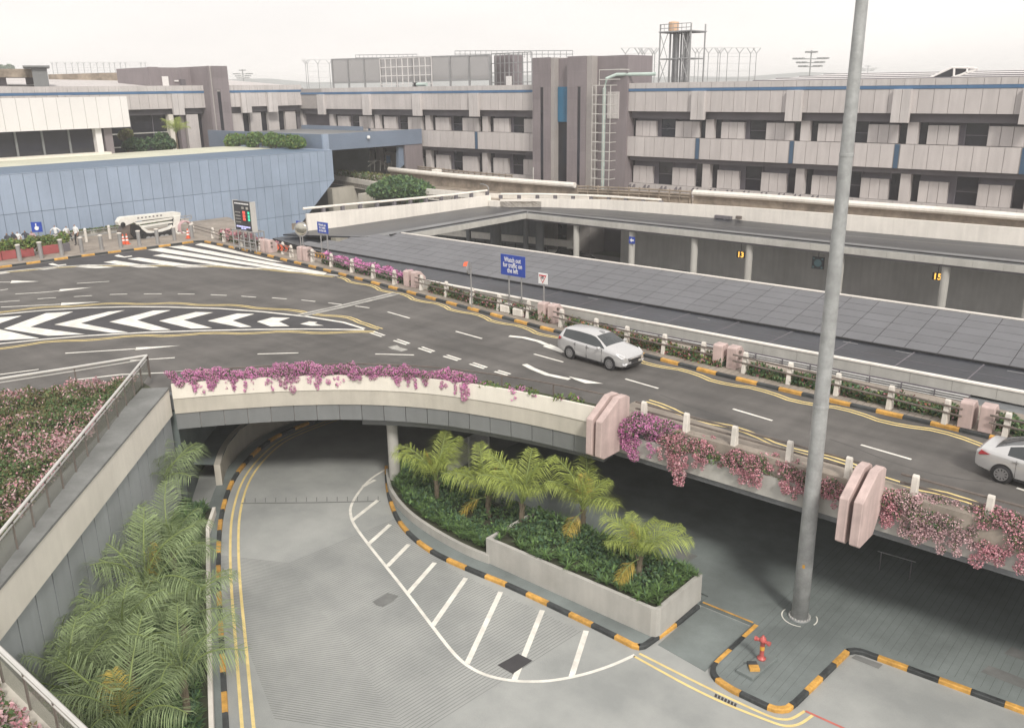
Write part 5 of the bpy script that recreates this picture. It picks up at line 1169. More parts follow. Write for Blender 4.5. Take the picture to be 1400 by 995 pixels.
# ================================================================== plants
RNG = np.random.default_rng(11)
def leaves(name, P, size, mats, weights, parent=None, org=None, elong=1.8, up=0.0, jitter=.35, dirs=None, flat=None):
    """one small four cornered leaf at each point of P"""
    P = np.asarray(P, dtype=np.float64); n = len(P)
    d = RNG.normal(size=(n, 3)) if dirs is None else np.asarray(dirs) + RNG.normal(size=(n, 3)) * .35
    d[:, 2] += up; d /= np.linalg.norm(d, axis=1, keepdims=True) + 1e-9
    a = RNG.normal(size=(n, 3)); s = np.cross(d, a); s /= np.linalg.norm(s, axis=1, keepdims=True) + 1e-9
    L = size * elong * (1 + RNG.uniform(-jitter, jitter, (n, 1))) * .5; W = size * (1 + RNG.uniform(-jitter, jitter, (n, 1))) * .5
    o = np.zeros(3) if org is None else np.asarray(org)
    V = np.empty((n, 4, 3)); V[:, 0] = P - d * L; V[:, 1] = P + s * W; V[:, 2] = P + d * L; V[:, 3] = P - s * W; V -= o
    me = bpy.data.meshes.new(name); me.vertices.add(4 * n); me.loops.add(4 * n); me.polygons.add(n)
    me.vertices.foreach_set('co', V.ravel()); me.loops.foreach_set('vertex_index', np.arange(4 * n, dtype=np.int32))
    me.polygons.foreach_set('loop_start', np.arange(0, 4 * n, 4, dtype=np.int32)); me.polygons.foreach_set('loop_total', np.full(n, 4, dtype=np.int32))
    for m in mats: me.materials.append(M[m])
    if isinstance(weights, np.ndarray) and weights.dtype.kind == 'i': mi = weights
    else: mi = RNG.choice(len(mats), size=n, p=np.array(weights) / sum(weights))
    me.polygons.foreach_set('material_index', mi.astype(np.int32)); me.update(calc_edges=True)
    ob = bpy.data.objects.new(name, me); COL.objects.link(ob)
    if parent is not None: ob.parent = parent
    elif org is not None: ob.location = tuple(o)
    return ob
def shell(c, r, n, thick=.45):
    """points near the skin of an ellipsoid"""
    v = RNG.normal(size=(n, 3)); v /= np.linalg.norm(v, axis=1, keepdims=True); k = 1 - thick * RNG.random((n, 1)) ** 1.5
    return np.asarray(c) + v * k * np.asarray(r)
def clump(cs, rs, per): return np.concatenate([shell(c, r, max(6, int(per * (r[0] * r[1] * r[2]) ** (2 / 3)))) for c, r in zip(cs, rs)])

def bougainvillea(label, pts, bract, per=5600, r=.30, hang=.4, nn=9, green=.25, out=(0, -1), group='bougainvillea on the near edge of the flyover', lift=0.0, size=.048):
    """a bush along a short run of edge, some sprays hanging over it"""
    c0 = pts[len(pts) // 2]; t = thing('bougainvillea', label, 'bush', (c0[0], c0[1], c0[2]), 0, group)
    cs, rs, gs, gr = [], [], [], []
    for i in range(nn):
        f = (i + random.uniform(-.3, .3)) / max(1, nn - 1) * (len(pts) - 1); f = min(max(f, 0), len(pts) - 1.001); k = int(f); p = Vector(pts[k]).lerp(Vector(pts[k + 1]), f - k)
        rr = r * random.uniform(.65, 1.2); o = random.uniform(-.15, .28)
        cs.append((p.x + out[0] * o, p.y + out[1] * o, p.z + lift + random.uniform(-.12, .3) * r / .3)); rs.append((rr * 1.15, rr, rr * .85))
        gs.append(cs[-1]); gr.append((rr, rr * .9, rr * .75))
        for s_ in range(3):
            a_ = random.uniform(0, 6.28); q = rr * random.uniform(.22, .45); cs.append((cs[-1 - s_][0] + math.cos(a_) * rr * 1.25, cs[-1 - s_][1] + math.sin(a_) * rr * .8, cs[-1 - s_][2] + random.uniform(-.9, .8) * rr)); rs.append((q, q, q))
        if random.random() < (.75 if hang > .35 else .45):
            z = p.z
            for s_ in range(random.randint(1, 3)):
                z -= hang * random.uniform(.35, .8); cs.append((p.x + out[0] * .33 + random.uniform(-.15, .15), p.y + out[1] * .33, z)); q = rr * random.uniform(.35, .65); rs.append((q, q * .7, q))
    Pb = clump(cs, rs, per); Pg = clump(gs, gr, per * green * 1.6)
    org = tuple(t.location)
    leaves('blossom', Pb, size, [bract, 'bract_pale', 'leaf_olive', 'leaf'], [.76, .15, .03, .06], t, org, elong=1.3)
    leaves('foliage', Pg, size * 1.1, ['leaf', 'leaf_dark', 'leaf_olive'], [.5, .3, .2], t, org)
    return t
def edge_pts(us, vs, z): return [tuple(at(u, v, z)[:2]) + (z,) for u, v in zip(us, vs)]
BPs = resample(offset(BP, .30), .25)
def along(u0, u1, z, off=.30):
    """points of the curved edge seen between two columns of the photograph"""
    r_ = []
    for p in resample(offset(BP, off), .2):
        q = Vector((p[0], p[1], z)) - EYE; zz = q.dot(AX_F); u = 700 + CAM_F * q.dot(AX_R) / zz
        if u0 <= u <= u1: r_.append((p[0], p[1], z))
    return r_
def outn(pts):
    d = Vector(pts[-1][:2]) - Vector(pts[0][:2]); d.normalize(); return (d.y, -d.x)
cur_b = [(232, 292, 'pink bougainvillea at the left end of the curved edge by the glass balustrade', 'bract_pink'), (292, 372, 'pink bougainvillea second from the left end of the curved edge', 'bract_pink'),
         (370, 445, 'tallest pink bougainvillea on the curved edge', 'bract_pink'), (445, 492, 'pink bougainvillea right of the tallest one on the curved edge', 'bract_pink'),
         (490, 552, 'pink bougainvillea above the single round column', 'bract_magenta'), (552, 606, 'pink bougainvillea with a hanging spray right of the round column', 'bract_magenta'), (606, 652, 'dense pink bougainvillea ending the flower row on the curved edge', 'bract_magenta')]
for i, (u0, u1, lab, bm_) in enumerate(cur_b):
    p = along(u0, u1, 6.42)
    bougainvillea(lab, p, bm_, r=.31 if i == 2 else .26, nn=11 if i in (1, 2) else 9, hang=.32, out=outn(p), lift=.12 if i == 2 else 0.02, group='bougainvillea on the curved edge of the flyover')
for u0, u1, lab, k in ((655, 705, 'sparse green creeper on the curved edge right of the dense pink flowers', 0), (698, 722, 'small pink spray among green creepers on the curved edge', 1), (722, 800, 'green creeper beside the first near pink buttress', 0)):
    p = along(u0, u1, 6.32); 
    if k: bougainvillea(lab, p, 'bract_pink', r=.17, nn=4, hang=.35, out=outn(p), group='bougainvillea on the curved edge of the flyover')
    else:
        t = thing('creeper', lab, 'creeper', p[len(p) // 2]); cs = [(q[0] + random.uniform(-.1, .2), q[1] + random.uniform(-.2, .25), q[2] + random.uniform(-.08, .12)) for q in p[::2]]; rs = [(.22 * random.uniform(.5, 1.3),) * 2 + (.14,) for _ in cs]
        leaves('foliage', clump(cs, rs, 1500), .085, ['leaf', 'leaf_bright', 'leaf_olive', 'bract_pink', 'leaf_lime'], [.35, .25, .2, .06, .14], t, tuple(t.location))
def tr_pts(u0, u1, z=5.22, off=.35):
    r_ = []
    for x in np.arange(-18.6, 3, .2):
        y = 28.0 + off - .2; q = Vector((x, y, z)) - EYE; u = 700 + CAM_F * q.dot(AX_R) / q.dot(AX_F)
        if u0 <= u <= u1: r_.append((x, y, z))
    return r_
for u0, u1, lab, bm_, k in ((836, 862, 'dusky magenta bougainvillea against the first near pink buttress', 'bract_magenta', .30), (858, 912, 'biggest bright magenta bougainvillea on the straight flyover edge', 'bract_magenta', .46),
        (908, 950, 'rose bougainvillea with a long spray hanging below the flyover edge', 'bract_rose', .40), (948, 975, 'olive and rose bougainvillea right of the long hanging spray', 'bract_rose', .28),
        (998, 1046, 'rose bougainvillea hanging left of the lamp post over bare wall', 'bract_rose', .34), (1074, 1120, 'pinkish red bougainvillea behind the lamp post', 'bract_rose', .34), (1120, 1150, 'mixed green and rose bougainvillea just right of the lamp post', 'bract_rose', .30),
        (1150, 1172, 'rose bougainvillea against the second near pink buttress', 'bract_rose', .36), (1190, 1238, 'rose bougainvillea right of the second near pink buttress', 'bract_rose', .36), (1240, 1292, 'dusty rose bougainvillea second from the right picture edge', 'bract_pale', .40),
        (1290, 1350, 'dusty rose bougainvillea hanging beside the bare trough wall', 'bract_pale', .42), (1345, 1440, 'large dusty rose bougainvillea at the right picture edge', 'bract_rose', .46)):
    p = tr_pts(u0, u1)
    if len(p) < 2: p = tr_pts(u0 - 15, u1 + 15)
    bougainvillea(lab, p, bm_, per=4800, r=k * .95, nn=8, hang=.42 if k > .38 else .3, green=.35, out=(-.07, -1), size=.052, lift=.26 if k > .44 else .14)
q = tr_pts(930, 950)[0]; t = [o for o in bpy.data.objects if o.get('label', '').startswith('rose bougainvillea with a long spray')][0]
leaves('hanging_spray', clump([(q[0] + .1, q[1] - .45, 4.7), (q[0] + .2, q[1] - .48, 4.35), (q[0] + .25, q[1] - .5, 4.0)], [(.25, .15, .25), (.33, .2, .3), (.25, .18, .22)], 4200), .06, ['bract_rose', 'bract_pale', 'leaf'], [.7, .2, .1], t, tuple(t.location))
for u0, u1, lab in ((960, 1004, 'green shrub between two rose bougainvilleas left of the lamp post'), (1040, 1078, 'green trailing shrub left of the lamp post'), (1160, 1195, 'low olive shrub behind the second near pink buttress')):
    p = tr_pts(u0, u1); t = thing('shrub', lab, 'shrub', p[len(p) // 2]); cs = [(a + random.uniform(-.1, .1), b_ + random.uniform(-.15, .3), c + random.uniform(-.1, .12)) for a, b_, c in p]
    leaves('foliage', clump(cs, [(.25, .2, .2)] * len(cs), 1100), .09, ['leaf', 'leaf_bright', 'leaf_olive', 'bract_rose'], [.45, .25, .22, .08], t, tuple(t.location))

# hedges behind the far railing
def hedge(label, path, z0, h, w, mats, wts, n, size=.10, topm=None, group='flowering hedges behind the far railing'):
    c = path[len(path) // 2]; t = thing('hedge', label, 'hedge', (c[0], c[1], z0), 0, group)
    P = resample(path, .3); idx = RNG.integers(0, len(P) - 1, n); f = RNG.random(n); A = np.array(P)
    base_ = A[idx] + (A[idx + 1] - A[idx]) * f[:, None]
    s = np.cumsum(RNG.normal(size=len(P))) ; lump = .8 + .25 * np.sin(np.arange(len(P)) * .9 + 1) + .15 * np.sin(np.arange(len(P)) * 2.3)
    H = h * lump[idx]; side = RNG.integers(0, 3, n); y = np.where(side == 0, -w / 2, np.where(side == 1, w / 2, RNG.uniform(-w / 2, w / 2, n))) + RNG.normal(size=n) * .08
    z = np.where(side == 2, H, RNG.random(n) * H) + RNG.normal(size=n) * .07
    d = A[idx + 1] - A[idx]; d /= np.linalg.norm(d, axis=1, keepdims=True); nn = np.stack([-d[:, 1], d[:, 0]], 1)
    XYZ = np.concatenate([base_ + nn * y[:, None], (z0 + np.maximum(z, .02))[:, None]], 1)
    if topm is not None:
        k = RNG.random(n) < np.clip((z / np.maximum(H, .1) - .55) * 2.6, 0, .85); mi = RNG.choice(len(mats), size=n, p=np.array(wts) / sum(wts)); mi[k] = topm
        wts = mi
    leaves('foliage', XYZ, size, mats, wts, t, tuple(t.location))
    core = MB(); core.wall(P, w * .36, -w * .36, z0, z0 + h * .62); core.build('inner_growth', 'leaf_dark', t)
    return t
def hp(us, off):
    pts = [p for p in KFp if us[0] <= p[0] <= us[1]]; return offset(px([(us[0], np.interp(us[0], [k[0] for k in KFp], [k[1] for k in KFp]))] + pts + [(us[1], np.interp(us[1], [k[0] for k in KFp], [k[1] for k in KFp]))], ZU), off)
G1 = ['leaf', 'leaf_dark', 'leaf_olive', 'bract_rose', 'bract_red', 'leaf_lime']
hedge('rose flowering hedge left of the dark information board', hp((283, 322), 1.75), ZF, .75, .9, ['leaf', 'leaf_dark', 'leaf_olive', 'bract_rose'], [.3, .3, .2, .2], 3000, topm=3)
hedge('rose flowering hedge between information board and first pink buttress', hp((330, 362), 1.7), ZF, .6, .6, ['leaf', 'leaf_dark', 'leaf_olive', 'bract_rose'], [.3, .3, .2, .2], 1800, topm=3)
hedge('bright pink topped hedge between two far pink buttresses', hp((424, 548), 1.35), ZF, .72, .5, ['leaf', 'leaf_dark', 'leaf_olive', 'bract_pink'], [.3, .45, .15, .1], 6500, topm=3)
hedge('olive and red hedge around the large blue road sign', hp((572, 738), 1.15), ZF, .46, .5, G1, [.26, .26, .26, .12, .06, .04], 7000)
hedge('mixed red and yellow green hedge behind the silver hatchback', hp((760, 972), 1.12), ZF, .40, .5, G1, [.24, .22, .22, .10, .10, .12], 9000)
hedge('dark green hedge in front of the louvre screen', hp((1010, 1318), 1.12), ZF, .36, .5, G1, [.40, .32, .16, .07, .02, .03], 13000)
hedge('green hedge at the right picture edge behind the sedan', hp((1350, 1400), 1.12), ZF, .42, .5, G1, [.45, .35, .15, .03, .01, .01], 3500)

# garden bed: ground cover of low flowering shrubs
def garden(name, poly_pts, n, z0, patches, size=.13):
    P = np.array(poly_pts); mn, mx_ = P.min(0), P.max(0); pts = RNG.uniform(mn, mx_, (n * 3, 2))
    ins = np.zeros(len(pts), bool); j = len(P) - 1
    for i in range(len(P)):
        c_ = ((P[i, 1] > pts[:, 1]) != (P[j, 1] > pts[:, 1])) & (pts[:, 0] < (P[j, 0] - P[i, 0]) * (pts[:, 1] - P[i, 1]) / (P[j, 1] - P[i, 1] + 1e-12) + P[i, 0]); ins ^= c_; j = i
    pts = pts[ins][:n]; x, y = pts[:, 0], pts[:, 1]
    hgt = .42 + .20 * np.sin(x * 1.7 + 1.3 * np.sin(y * .9)) * np.cos(y * 1.5 + .7) + .16 * np.sin(x * 3.9 + y * 2.3) * np.cos(y * 4.1 - x * 1.2) + .08 * np.sin(x * 8 + 1) * np.sin(y * 9)
    depth = RNG.random(len(x)) ** 2
    z = z0 + np.maximum(.03, hgt * (1 - .55 * depth)) + RNG.normal(size=len(x)) * .05
    pk = np.zeros(len(x))
    for (cx, cy, r_, w) in patches: pk = np.maximum(pk, w * np.exp(-((x - cx) ** 2 + (y - cy) ** 2) / r_ ** 2))
    pk *= (.55 + .6 * (np.sin(x * 3.1 + y * 1.7) * np.sin(y * 2.9 - x) > -.25)) * (1 - .6 * depth)
    r_ = RNG.random(len(x)); ol = .5 + .5 * np.sin(x * .8 + y * .55)
    mi = np.where(r_ < pk * .95, np.where(RNG.random(len(x)) < .35, 0, 1), np.where(RNG.random(len(x)) < .30 + .42 * ol, 2, np.where(RNG.random(len(x)) < .45, 3, 4))).astype(np.int32)
    o = leaves(name, np.stack([x, y, z], 1), size, ['bract_rose', 'bract_pale', 'leaf_olive', 'leaf', 'leaf'], mi, None, (float(P[0, 0]), float(P[0, 1]), z0), up=.3)
    tag(o, kind='stuff'); return o
pt = [(*at(u, v, 6.4)[:2], r_, w) for u, v, r_, w in ((165, 512, 1.3, 1), (120, 525, 1.3, .8), (130, 590, 1.7, 1.1), (90, 600, 1.6, 1), (60, 615, 1.4, .7), (115, 640, 1.3, .9), (30, 610, 1.0, .6), (60, 660, .9, .8), (25, 690, .8, .6), (165, 560, 1.3, .9), (20, 575, .9, .5), (10, 545, 1, .6))]
garden('flowering_ground_cover', [(-38.2, 17.3), (-37.2, 16.6), (-24.0, 5.1), (-24.0, 3), (-46, -8), (-40.1, 12.0)], 120000, 6.05, pt, .068)
garden('flowering_ground_cover', [(-24, 4.6), (-12, 4.6), (-12, 0), (-26, 0), (-24.3, 3.2)], 30000, 6.05, [(*at(30, 960, 6.4)[:2], .8, 1), (*at(55, 990, 6.4)[:2], .6, .9), (*at(5, 985, 6.4)[:2], .5, .9)], .07)
# strap leaves and low shrubs in the beds below
def straps(name, spots, L=.42, per=34, w=.022, mats=('leaf', 'leaf_bright', 'leaf_dark'), wts=(.42, .46, .12)):
    V = []; F = []; MI = []
    for (x, y, z) in spots:
        s = random.uniform(.7, 1.2)
        for k in range(per):
            a = random.uniform(0, 2 * math.pi); t0 = random.uniform(.15, .7); l = L * s * random.uniform(.6, 1.15); ca, sa = math.cos(a), math.sin(a); px_, py_ = -sa * w, ca * w
            r1, z1 = l * .55 * math.sin(t0), l * .55 * math.cos(t0); r2, z2 = r1 + l * .5 * math.sin(t0 + .75), z1 + l * .5 * math.cos(t0 + .75); o = len(V)
            V += [(x - px_ * .6, y - py_ * .6, z), (x + px_ * .6, y + py_ * .6, z), (x + ca * r1 + px_, y + sa * r1 + py_, z + z1), (x + ca * r1 - px_, y + sa * r1 - py_, z + z1), (x + ca * r2, y + sa * r2, z + z2)]
            F += [(o, o + 1, o + 2, o + 3), (o + 3, o + 2, o + 4)]; m_ = random.choices(range(len(mats)), wts)[0]; MI += [m_, m_]
    me = bpy.data.meshes.new(name); me.from_pydata(V, [], F); 
    for m in mats: me.materials.append(M[m])
    me.polygons.foreach_set('material_index', MI); ob = bpy.data.objects.new(name, me); COL.objects.link(ob); tag(ob, kind='stuff'); return ob
sp_ = [(x, Y0 + .2 + random.uniform(0, .9) ** 1.3, 1.16) for x in np.arange(X0 + .2, X1 - .3, .16)] + [(X1 - .22 - random.random() * .7, y, 1.16) for y in np.arange(Y0 + .4, Y1, .14)] + [(x, Y1 - .2, 1.16) for x in np.arange(X0, X1, .35)]
for p in resample(offset(low, .38), .16): sp_ += [(p[0] + random.uniform(-.05, .1), p[1] + random.uniform(-.05, .35), .5), (p[0] + .1, p[1] + random.uniform(.2, .7), .52)]
straps('strap_leaf_cover', [(x, y, z + .03) for x, y, z in sp_], L=.52)
cs = [(random.uniform(X0 + .3, X1 - .5), random.uniform(Y0 + .8, Y1 - .15), 1.2 + random.uniform(.0, .22)) for _ in range(170)]
for _ in range(110):
    f = random.random(); p = Vector(resample(offset(low, .75), .2)[int(f * 30) % 30]); cs.append((p.x + random.uniform(-.1, .6), min(27, p.y + random.uniform(.0, 2.0)), .62 + random.uniform(0, .3)))
for _ in range(150): cs.append((random.uniform(-28.3, X0 - .1), random.uniform(23.6, 26.9), .6 + random.uniform(0, .28)))
cs = [c for c in cs if c[0] > X0 or c[1] > np.interp(c[0], [p[0] for p in low], [p[1] for p in low]) + .35]
o = leaves('low_shrub_cover', clump(cs, [(.32, .32, .24)] * len(cs), 640), .085, ['leaf_dark', 'leaf', 'leaf_bright'], [.45, .40, .15], None, (0, 0, 0), elong=2.2, up=.5); tag(o, kind='stuff')
# left bed
sp_ = []; ed_ = resample(offset(edge, .50), .15)
for p in ed_: sp_ += [(p[0] + random.uniform(-.05, .05), p[1] + random.uniform(-.05, .05), .46), (p[0] - random.uniform(.2, .9) * .6, p[1] - random.uniform(-.1, .7), .46)]
for _ in range(900):
    f = random.random(); a = Vector(ed_[int(f * (len(ed_) - 1))]); b_ = A_.lerp(B_, 1 - f); q = a.lerp(b_, random.random() * .95); sp_.append((q.x, q.y, .46))
straps('strap_leaf_cover', sp_, L=.46, per=20, w=.04, mats=('leaf', 'leaf_dark', 'leaf_bright'), wts=(.45, .4, .15))

# palms
def frond_mesh(name, L, a0, a1, n=52, yel=False, seed=0):
    rg = random.Random(seed); V = []; F = []; MI = []; P = [Vector((0, 0, 0))]; k = 14; D = []
    for i in range(k):
        t = (i + .5) / k; a = a0 + (a1 - a0) * t ** 1.25; d = Vector((math.sin(a), 0, math.cos(a))); D.append(d); P.append(P[-1] + d * L / k)
    def pos(t): f = t * k; i = min(int(f), k - 1); return P[i].lerp(P[i + 1], f - i), D[i]
    mb = MB(); mb.cur = 1; mb.tube([P[i] for i in range(0, k + 1)], .014, 5, r2=.004); mb.cur = 0
    for sgn in (-1, 1):
        for j in range(n):
            t = .24 + .76 * (j + rg.random() * .5) / n; p, d = pos(min(t, .999)); l = L * .40 * (math.sin(math.pi * min(1, (.12 + t * .86))) ** .6 + .12) * rg.uniform(.8, 1.1); w = .0028 + .0020 * rg.random()
            nrm = Vector((d.z, 0, -d.x)); sd = Vector((0, sgn, 0)); out_ = (sd * .80 + d * .62 + nrm * rg.uniform(-.22, .36) + Vector((0, 0, rg.uniform(-.35, .1)))).normalized()
            q1 = p + out_ * l * .5; dn = (out_ + Vector((0, 0, -.7 - .7 * rg.random()))).normalized(); q2 = q1 + dn * l * .5; wv = d.cross(out_).cross(out_).normalized() * w; 
            mb.add([p - wv * .5, p + wv * .5, q1 + wv, q1 - wv, q2], [(0, 1, 2, 3), (3, 2, 4)])
    return mb.mesh(name, ['frond_yellow' if yel else 'frond', 'rachis'])
FR = [frond_mesh('palm_frond', 1.0, a0, a1, seed=i) for i, (a0, a1) in enumerate(((.06, .70), (.20, 1.25), (.36, 1.6), (.55, 1.95), (.8, 2.25), (.15, 1.45)))]
FY = [frond_mesh('palm_frond_yellow', 1.0, a0, a1, yel=True, seed=20 + i) for i, (a0, a1) in enumerate(((.1, .45), (1.5, 2.85), (1.2, 2.6)))]
FRD = []
for me_ in FR:
    c_ = me_.copy(); c_.materials[0] = M['frond_dark']; FRD.append(c_)
def palm(label, x, y, z, h, L, n, yel=0, seed=1, group='young palms', FR=FR):
    rg = random.Random(seed); t = thing('palm_tree', label, 'palm', (x, y, z), 0, group)
    mb = MB(); pts = [(0, 0, 0), (rg.uniform(-.03, .03), rg.uniform(-.03, .03), h * .5), (rg.uniform(-.05, .05), rg.uniform(-.05, .05), h)]; mb.tube(pts, .13, 9, r2=.085)
    for k in range(7): a = k * 2.4; zz = h * (.4 + .09 * k); mb.tube([(math.cos(a) * .06, math.sin(a) * .06, zz), (math.cos(a) * .17, math.sin(a) * .17, zz + .3)], .035, 5, r2=.012)
    me = mb.mesh('trunk', 'bark'); inst(me, 'trunk', t)
    tip = pts[-1]
    for k in range(n):
        v = [0, 1, 1, 5, 2, 2, 3, 2, 3, 4, 5, 1][k % 12]; s = L * rg.uniform(.78, 1.18) * (.85 if v == 0 else 1)
        inst(FR[v], 'frond', t, (tip[0], tip[1], tip[2] - .04 * v + rg.uniform(-.05, .1)), (rg.uniform(-.2, .2), rg.uniform(-.18, .18), k * 2.3999 + rg.uniform(-.25, .25)), (s, s, s))
    for k in range(yel):
        v = k % 3; s = L * (.62 if v == 0 else .68); inst(FY[v], 'frond', t, (tip[0], tip[1], tip[2] - .1 * v), (0, 0, rg.uniform(0, 6.28) if v == 0 else rg.uniform(-2.6, -.6)), (s, s, s))
    return t
for i, (u, v, z, h, L, n, ye, lab) in enumerate(((598, 688, .6, 1.15, 2.5, 11, 1, 'upright green palm beside the round column under the flyover'), (668, 706, .6, 1.05, 2.4, 11, 2, 'leaning palm with a drooping dead frond second from the column'), (714, 716, 1.15, .95, 2.5, 10, 0, 'palm with long arching fronds in the middle of the planter'),
        (801, 722, 1.15, 1.0, 2.4, 11, 2, 'palm with a yellow spear frond below the first near pink buttress'), (873, 792, 1.15, 1.0, 2.15, 11, 2, 'palm with yellowing fronds at the open end of the planter'))):
    p = at(u, v, z); palm(lab, p.x, min(p.y, 26.3), z, h, L, n, ye, 30 + i, 'palms in the island planter')
for i, (u, v, L, lab, ye) in enumerate(((228, 676, 2.5, 'tallest palm of the left bed, nearest the flyover', 0), (165, 728, 2.2, 'palm with yellow green spears beside the cream wall', 2), (248, 742, 2.2, 'palm overhanging the painted kerb behind the left bed', 0), (208, 800, 2.4, 'broad palm in the middle of the left bed', 1), (108, 806, 2.2, 'palm touching the cream wall below the balustrade', 1),
        (262, 838, 2.1, 'low palm leaning over the white bed edge', 0), (92, 884, 2.3, 'palm just above the bottom left handrail', 0), (182, 886, 2.4, 'palm between the handrail and the white bed edge', 0), (262, 925, 2.2, 'palm arching over the white bed edge near the bottom', 0), (180, 985, 2.4, 'palm cut by the bottom of the picture', 1), (112, 950, 2.2, 'dark palm behind the bottom left handrail', 0), (130, 762, 1.9, 'slim palm leaning on the grey wall panels', 0), (62, 852, 1.9, 'small palm at the foot of the grey wall panels', 0))):
    p = at(u - (14 if u > 240 else 10), v, 2.0); palm(lab, p.x, p.y, .45, random.uniform(1.1, 1.8), L * random.uniform(1.1, 1.32), random.randint(9, 12), ye, 60 + i, 'palms in the left bed', FRD)

# trees and roof shrubs
def tree(label, c, r, h0, n, mats, wts, size=.22, blobs=14, name='tree', cat='tree', group=None):
    t = thing(name, label, cat, (c[0], c[1], h0), 0, group)
    mb = MB(); mb.tube([(c[0], c[1], h0), (c[0] + .1, c[1], h0 + (c[2] - h0) * .6), (c[0], c[1] + .1, c[2])], .22, 8, r2=.08)
    for k in range(6):
        a = k * 1.05; mb.tube([(c[0], c[1], h0 + (c[2] - h0) * .5), (c[0] + r[0] * .5 * math.cos(a), c[1] + r[1] * .5 * math.sin(a), c[2] + r[2] * .15)], .09, 5, r2=.03)
    mb.build('trunk', 'bark', t)
    cs, rs = [], []
    for k in range(blobs):
        v = RNG.normal(size=3); v /= np.linalg.norm(v); v[2] = abs(v[2]) * .9 - .2; q = RNG.uniform(.45, .8)
        cs.append((c[0] + v[0] * r[0] * q, c[1] + v[1] * r[1] * q, c[2] + v[2] * r[2] * q)); k2 = RNG.uniform(.28, .5); rs.append((r[0] * k2, r[1] * k2, r[2] * k2 * .9))
    per = n / sum((a[0] * a[1] * a[2]) ** (2 / 3) for a in rs); leaves('crown', clump(cs, rs, per), size, mats, wts, t, tuple(t.location), elong=1.7); return t
p = at(545, 264, 7.2)
tree('round dense green tree between the two elevated roads', (p.x, p.y, 7.3), (4.5, 3.6, 2.3), 2.5, 11000, ['leaf', 'leaf_dark', 'leaf_bright'], [.5, .35, .15], .24, 26)
for i, (u, v, lab) in enumerate(((322, 192, 'leafy tree at the left of the row behind the cream flat roof'), (352, 190, 'middle tree of the row behind the cream flat roof'), (376, 191, 'tree right of the middle of the row behind the cream roof'), (402, 193, 'last tree of the row behind the cream flat roof'))):
    p = atY(u, v, 65.6); tree(lab, (p.x, p.y, p.z - .4), (2.3, 1.2, 1.7), 6.0, 2600, ['leaf_bright', 'leaf', 'leaf_lime'], [.5, .35, .15], .24, 12, group='trees behind the cream roof')
# a dark palm and shrubs in front of the left wing windows
for i, (u, v, w, lab) in enumerate(((188, 200, 1.5, 'dark shrub before the glazed storey of the left wing'), (218, 198, 1.6, 'second dark shrub before the glazed storey of the left wing'), (172, 186, .9, 'small yellowish shrub beside the pavilion end'))):
    p = atX(u, v, -112); tree(lab, (p.x, p.y, p.z), (w, w * 1.5, w * 1.1), 10, 1500, ['leaf_dark', 'leaf'] if i < 2 else ['leaf_olive', 'leaf_lime'], [.7, .3], .26, 8, 'shrub', 'shrub')
p = atX(243, 200, -110); palm('small dark palm in front of the left wing column', p.x, p.y, 10.5, atX(243, 181, -110).z - 10.5, 2.3, 11, 0, 99, None)
p = far(4, 92, 600); t = tree('small dark tree crown at the left horizon', (p.x, p.y, p.z - 2), (6, 6, 4.5), 0, 900, ['leaf_dark', 'leaf'], [.6, .4], 1.2, 9)
t = thing('shrub', 'olive shrubs in the small white walled planter', 'shrub', tuple(sp)); cs = [tuple(at(466 + 9 * i, 237 + i * .9, 8.2)) for i in range(8)]
leaves('foliage', clump(cs, [(.8, .6, .55)] * 8, 260), .2, ['leaf_olive', 'leaf', 'leaf_lime'], [.5, .35, .15], t, tuple(t.location), up=.6)
# ================================================================== street furniture
def txt(parent, body, size, m, loc, rot, bold=0.0, spacing=1.0, sx=1.0, name='lettering'):
    return inst(text_mesh(body, size, m, name, spacing, bold), name, parent, Vector(loc) - Vector(parent.location), rot, (sx, 1, 1))
FY_ = (R(90), 0, 0)                       # lettering facing -Y
# tall lamp mast
lp = at(1093, 843, KH); lm = thing('lamp_post', 'tall tapering grey lamp post with white ring at its foot', 'lamp post', tuple(lp))
mb = MB(); mb.smooth = True; mb.tube([(0, 0, z) for z in np.linspace(0.03, 31, 12)], .30, 20, r2=.12); me = mb.mesh('mast', 'pole_grey'); inst(me, 'mast', lm)
mb = MB(); mb.lathe([(.40, 0), (.40, .05), (.33, .06)], n=24); inst(mb.mesh('base_plate', 'pole_grey'), 'base_plate', lm)
bt = MB(); bt.lathe([(.022, 0), (.022, .055), (.014, .06)], n=6); bm_ = bt.mesh('bolt', 'rail_white')
for k in range(20): a = k * math.pi / 10; inst(bm_, 'bolt', lm, (.365 * math.cos(a), .365 * math.sin(a), .04))
for a0, a1 in ((2.9, 5.2), (-.25, .75), (2.1, 2.35)):
    mb = MB(); n = 16
    for k in range(n):
        b0, b1 = a0 + (a1 - a0) * k / n, a0 + (a1 - a0) * (k + 1) / n; mb.quad((.60 * math.cos(b0), .60 * math.sin(b0), .005), (.645 * math.cos(b0), .645 * math.sin(b0), .005), (.645 * math.cos(b1), .645 * math.sin(b1), .005), (.60 * math.cos(b1), .60 * math.sin(b1), .005))
    inst(mb.mesh('painted_ring', 'paint_white'), 'painted_ring', lm)
for z in (8.2, 16.5): mb = MB(); mb.lathe([(.31 - z * .006, z), (.315 - z * .006, z + .02), (.315 - z * .006, z + .10), (.31 - z * .006, z + .12)], n=20); inst(mb.mesh('joint_collar', 'pole_grey'), 'joint_collar', lm)
mb = MB(); mb.box((-.05, -.30, 2.0), (.09, .02, .13)); inst(mb.mesh('tag_plate', 'amber_board'), 'tag_plate', lm, (0.12, .02, .25))
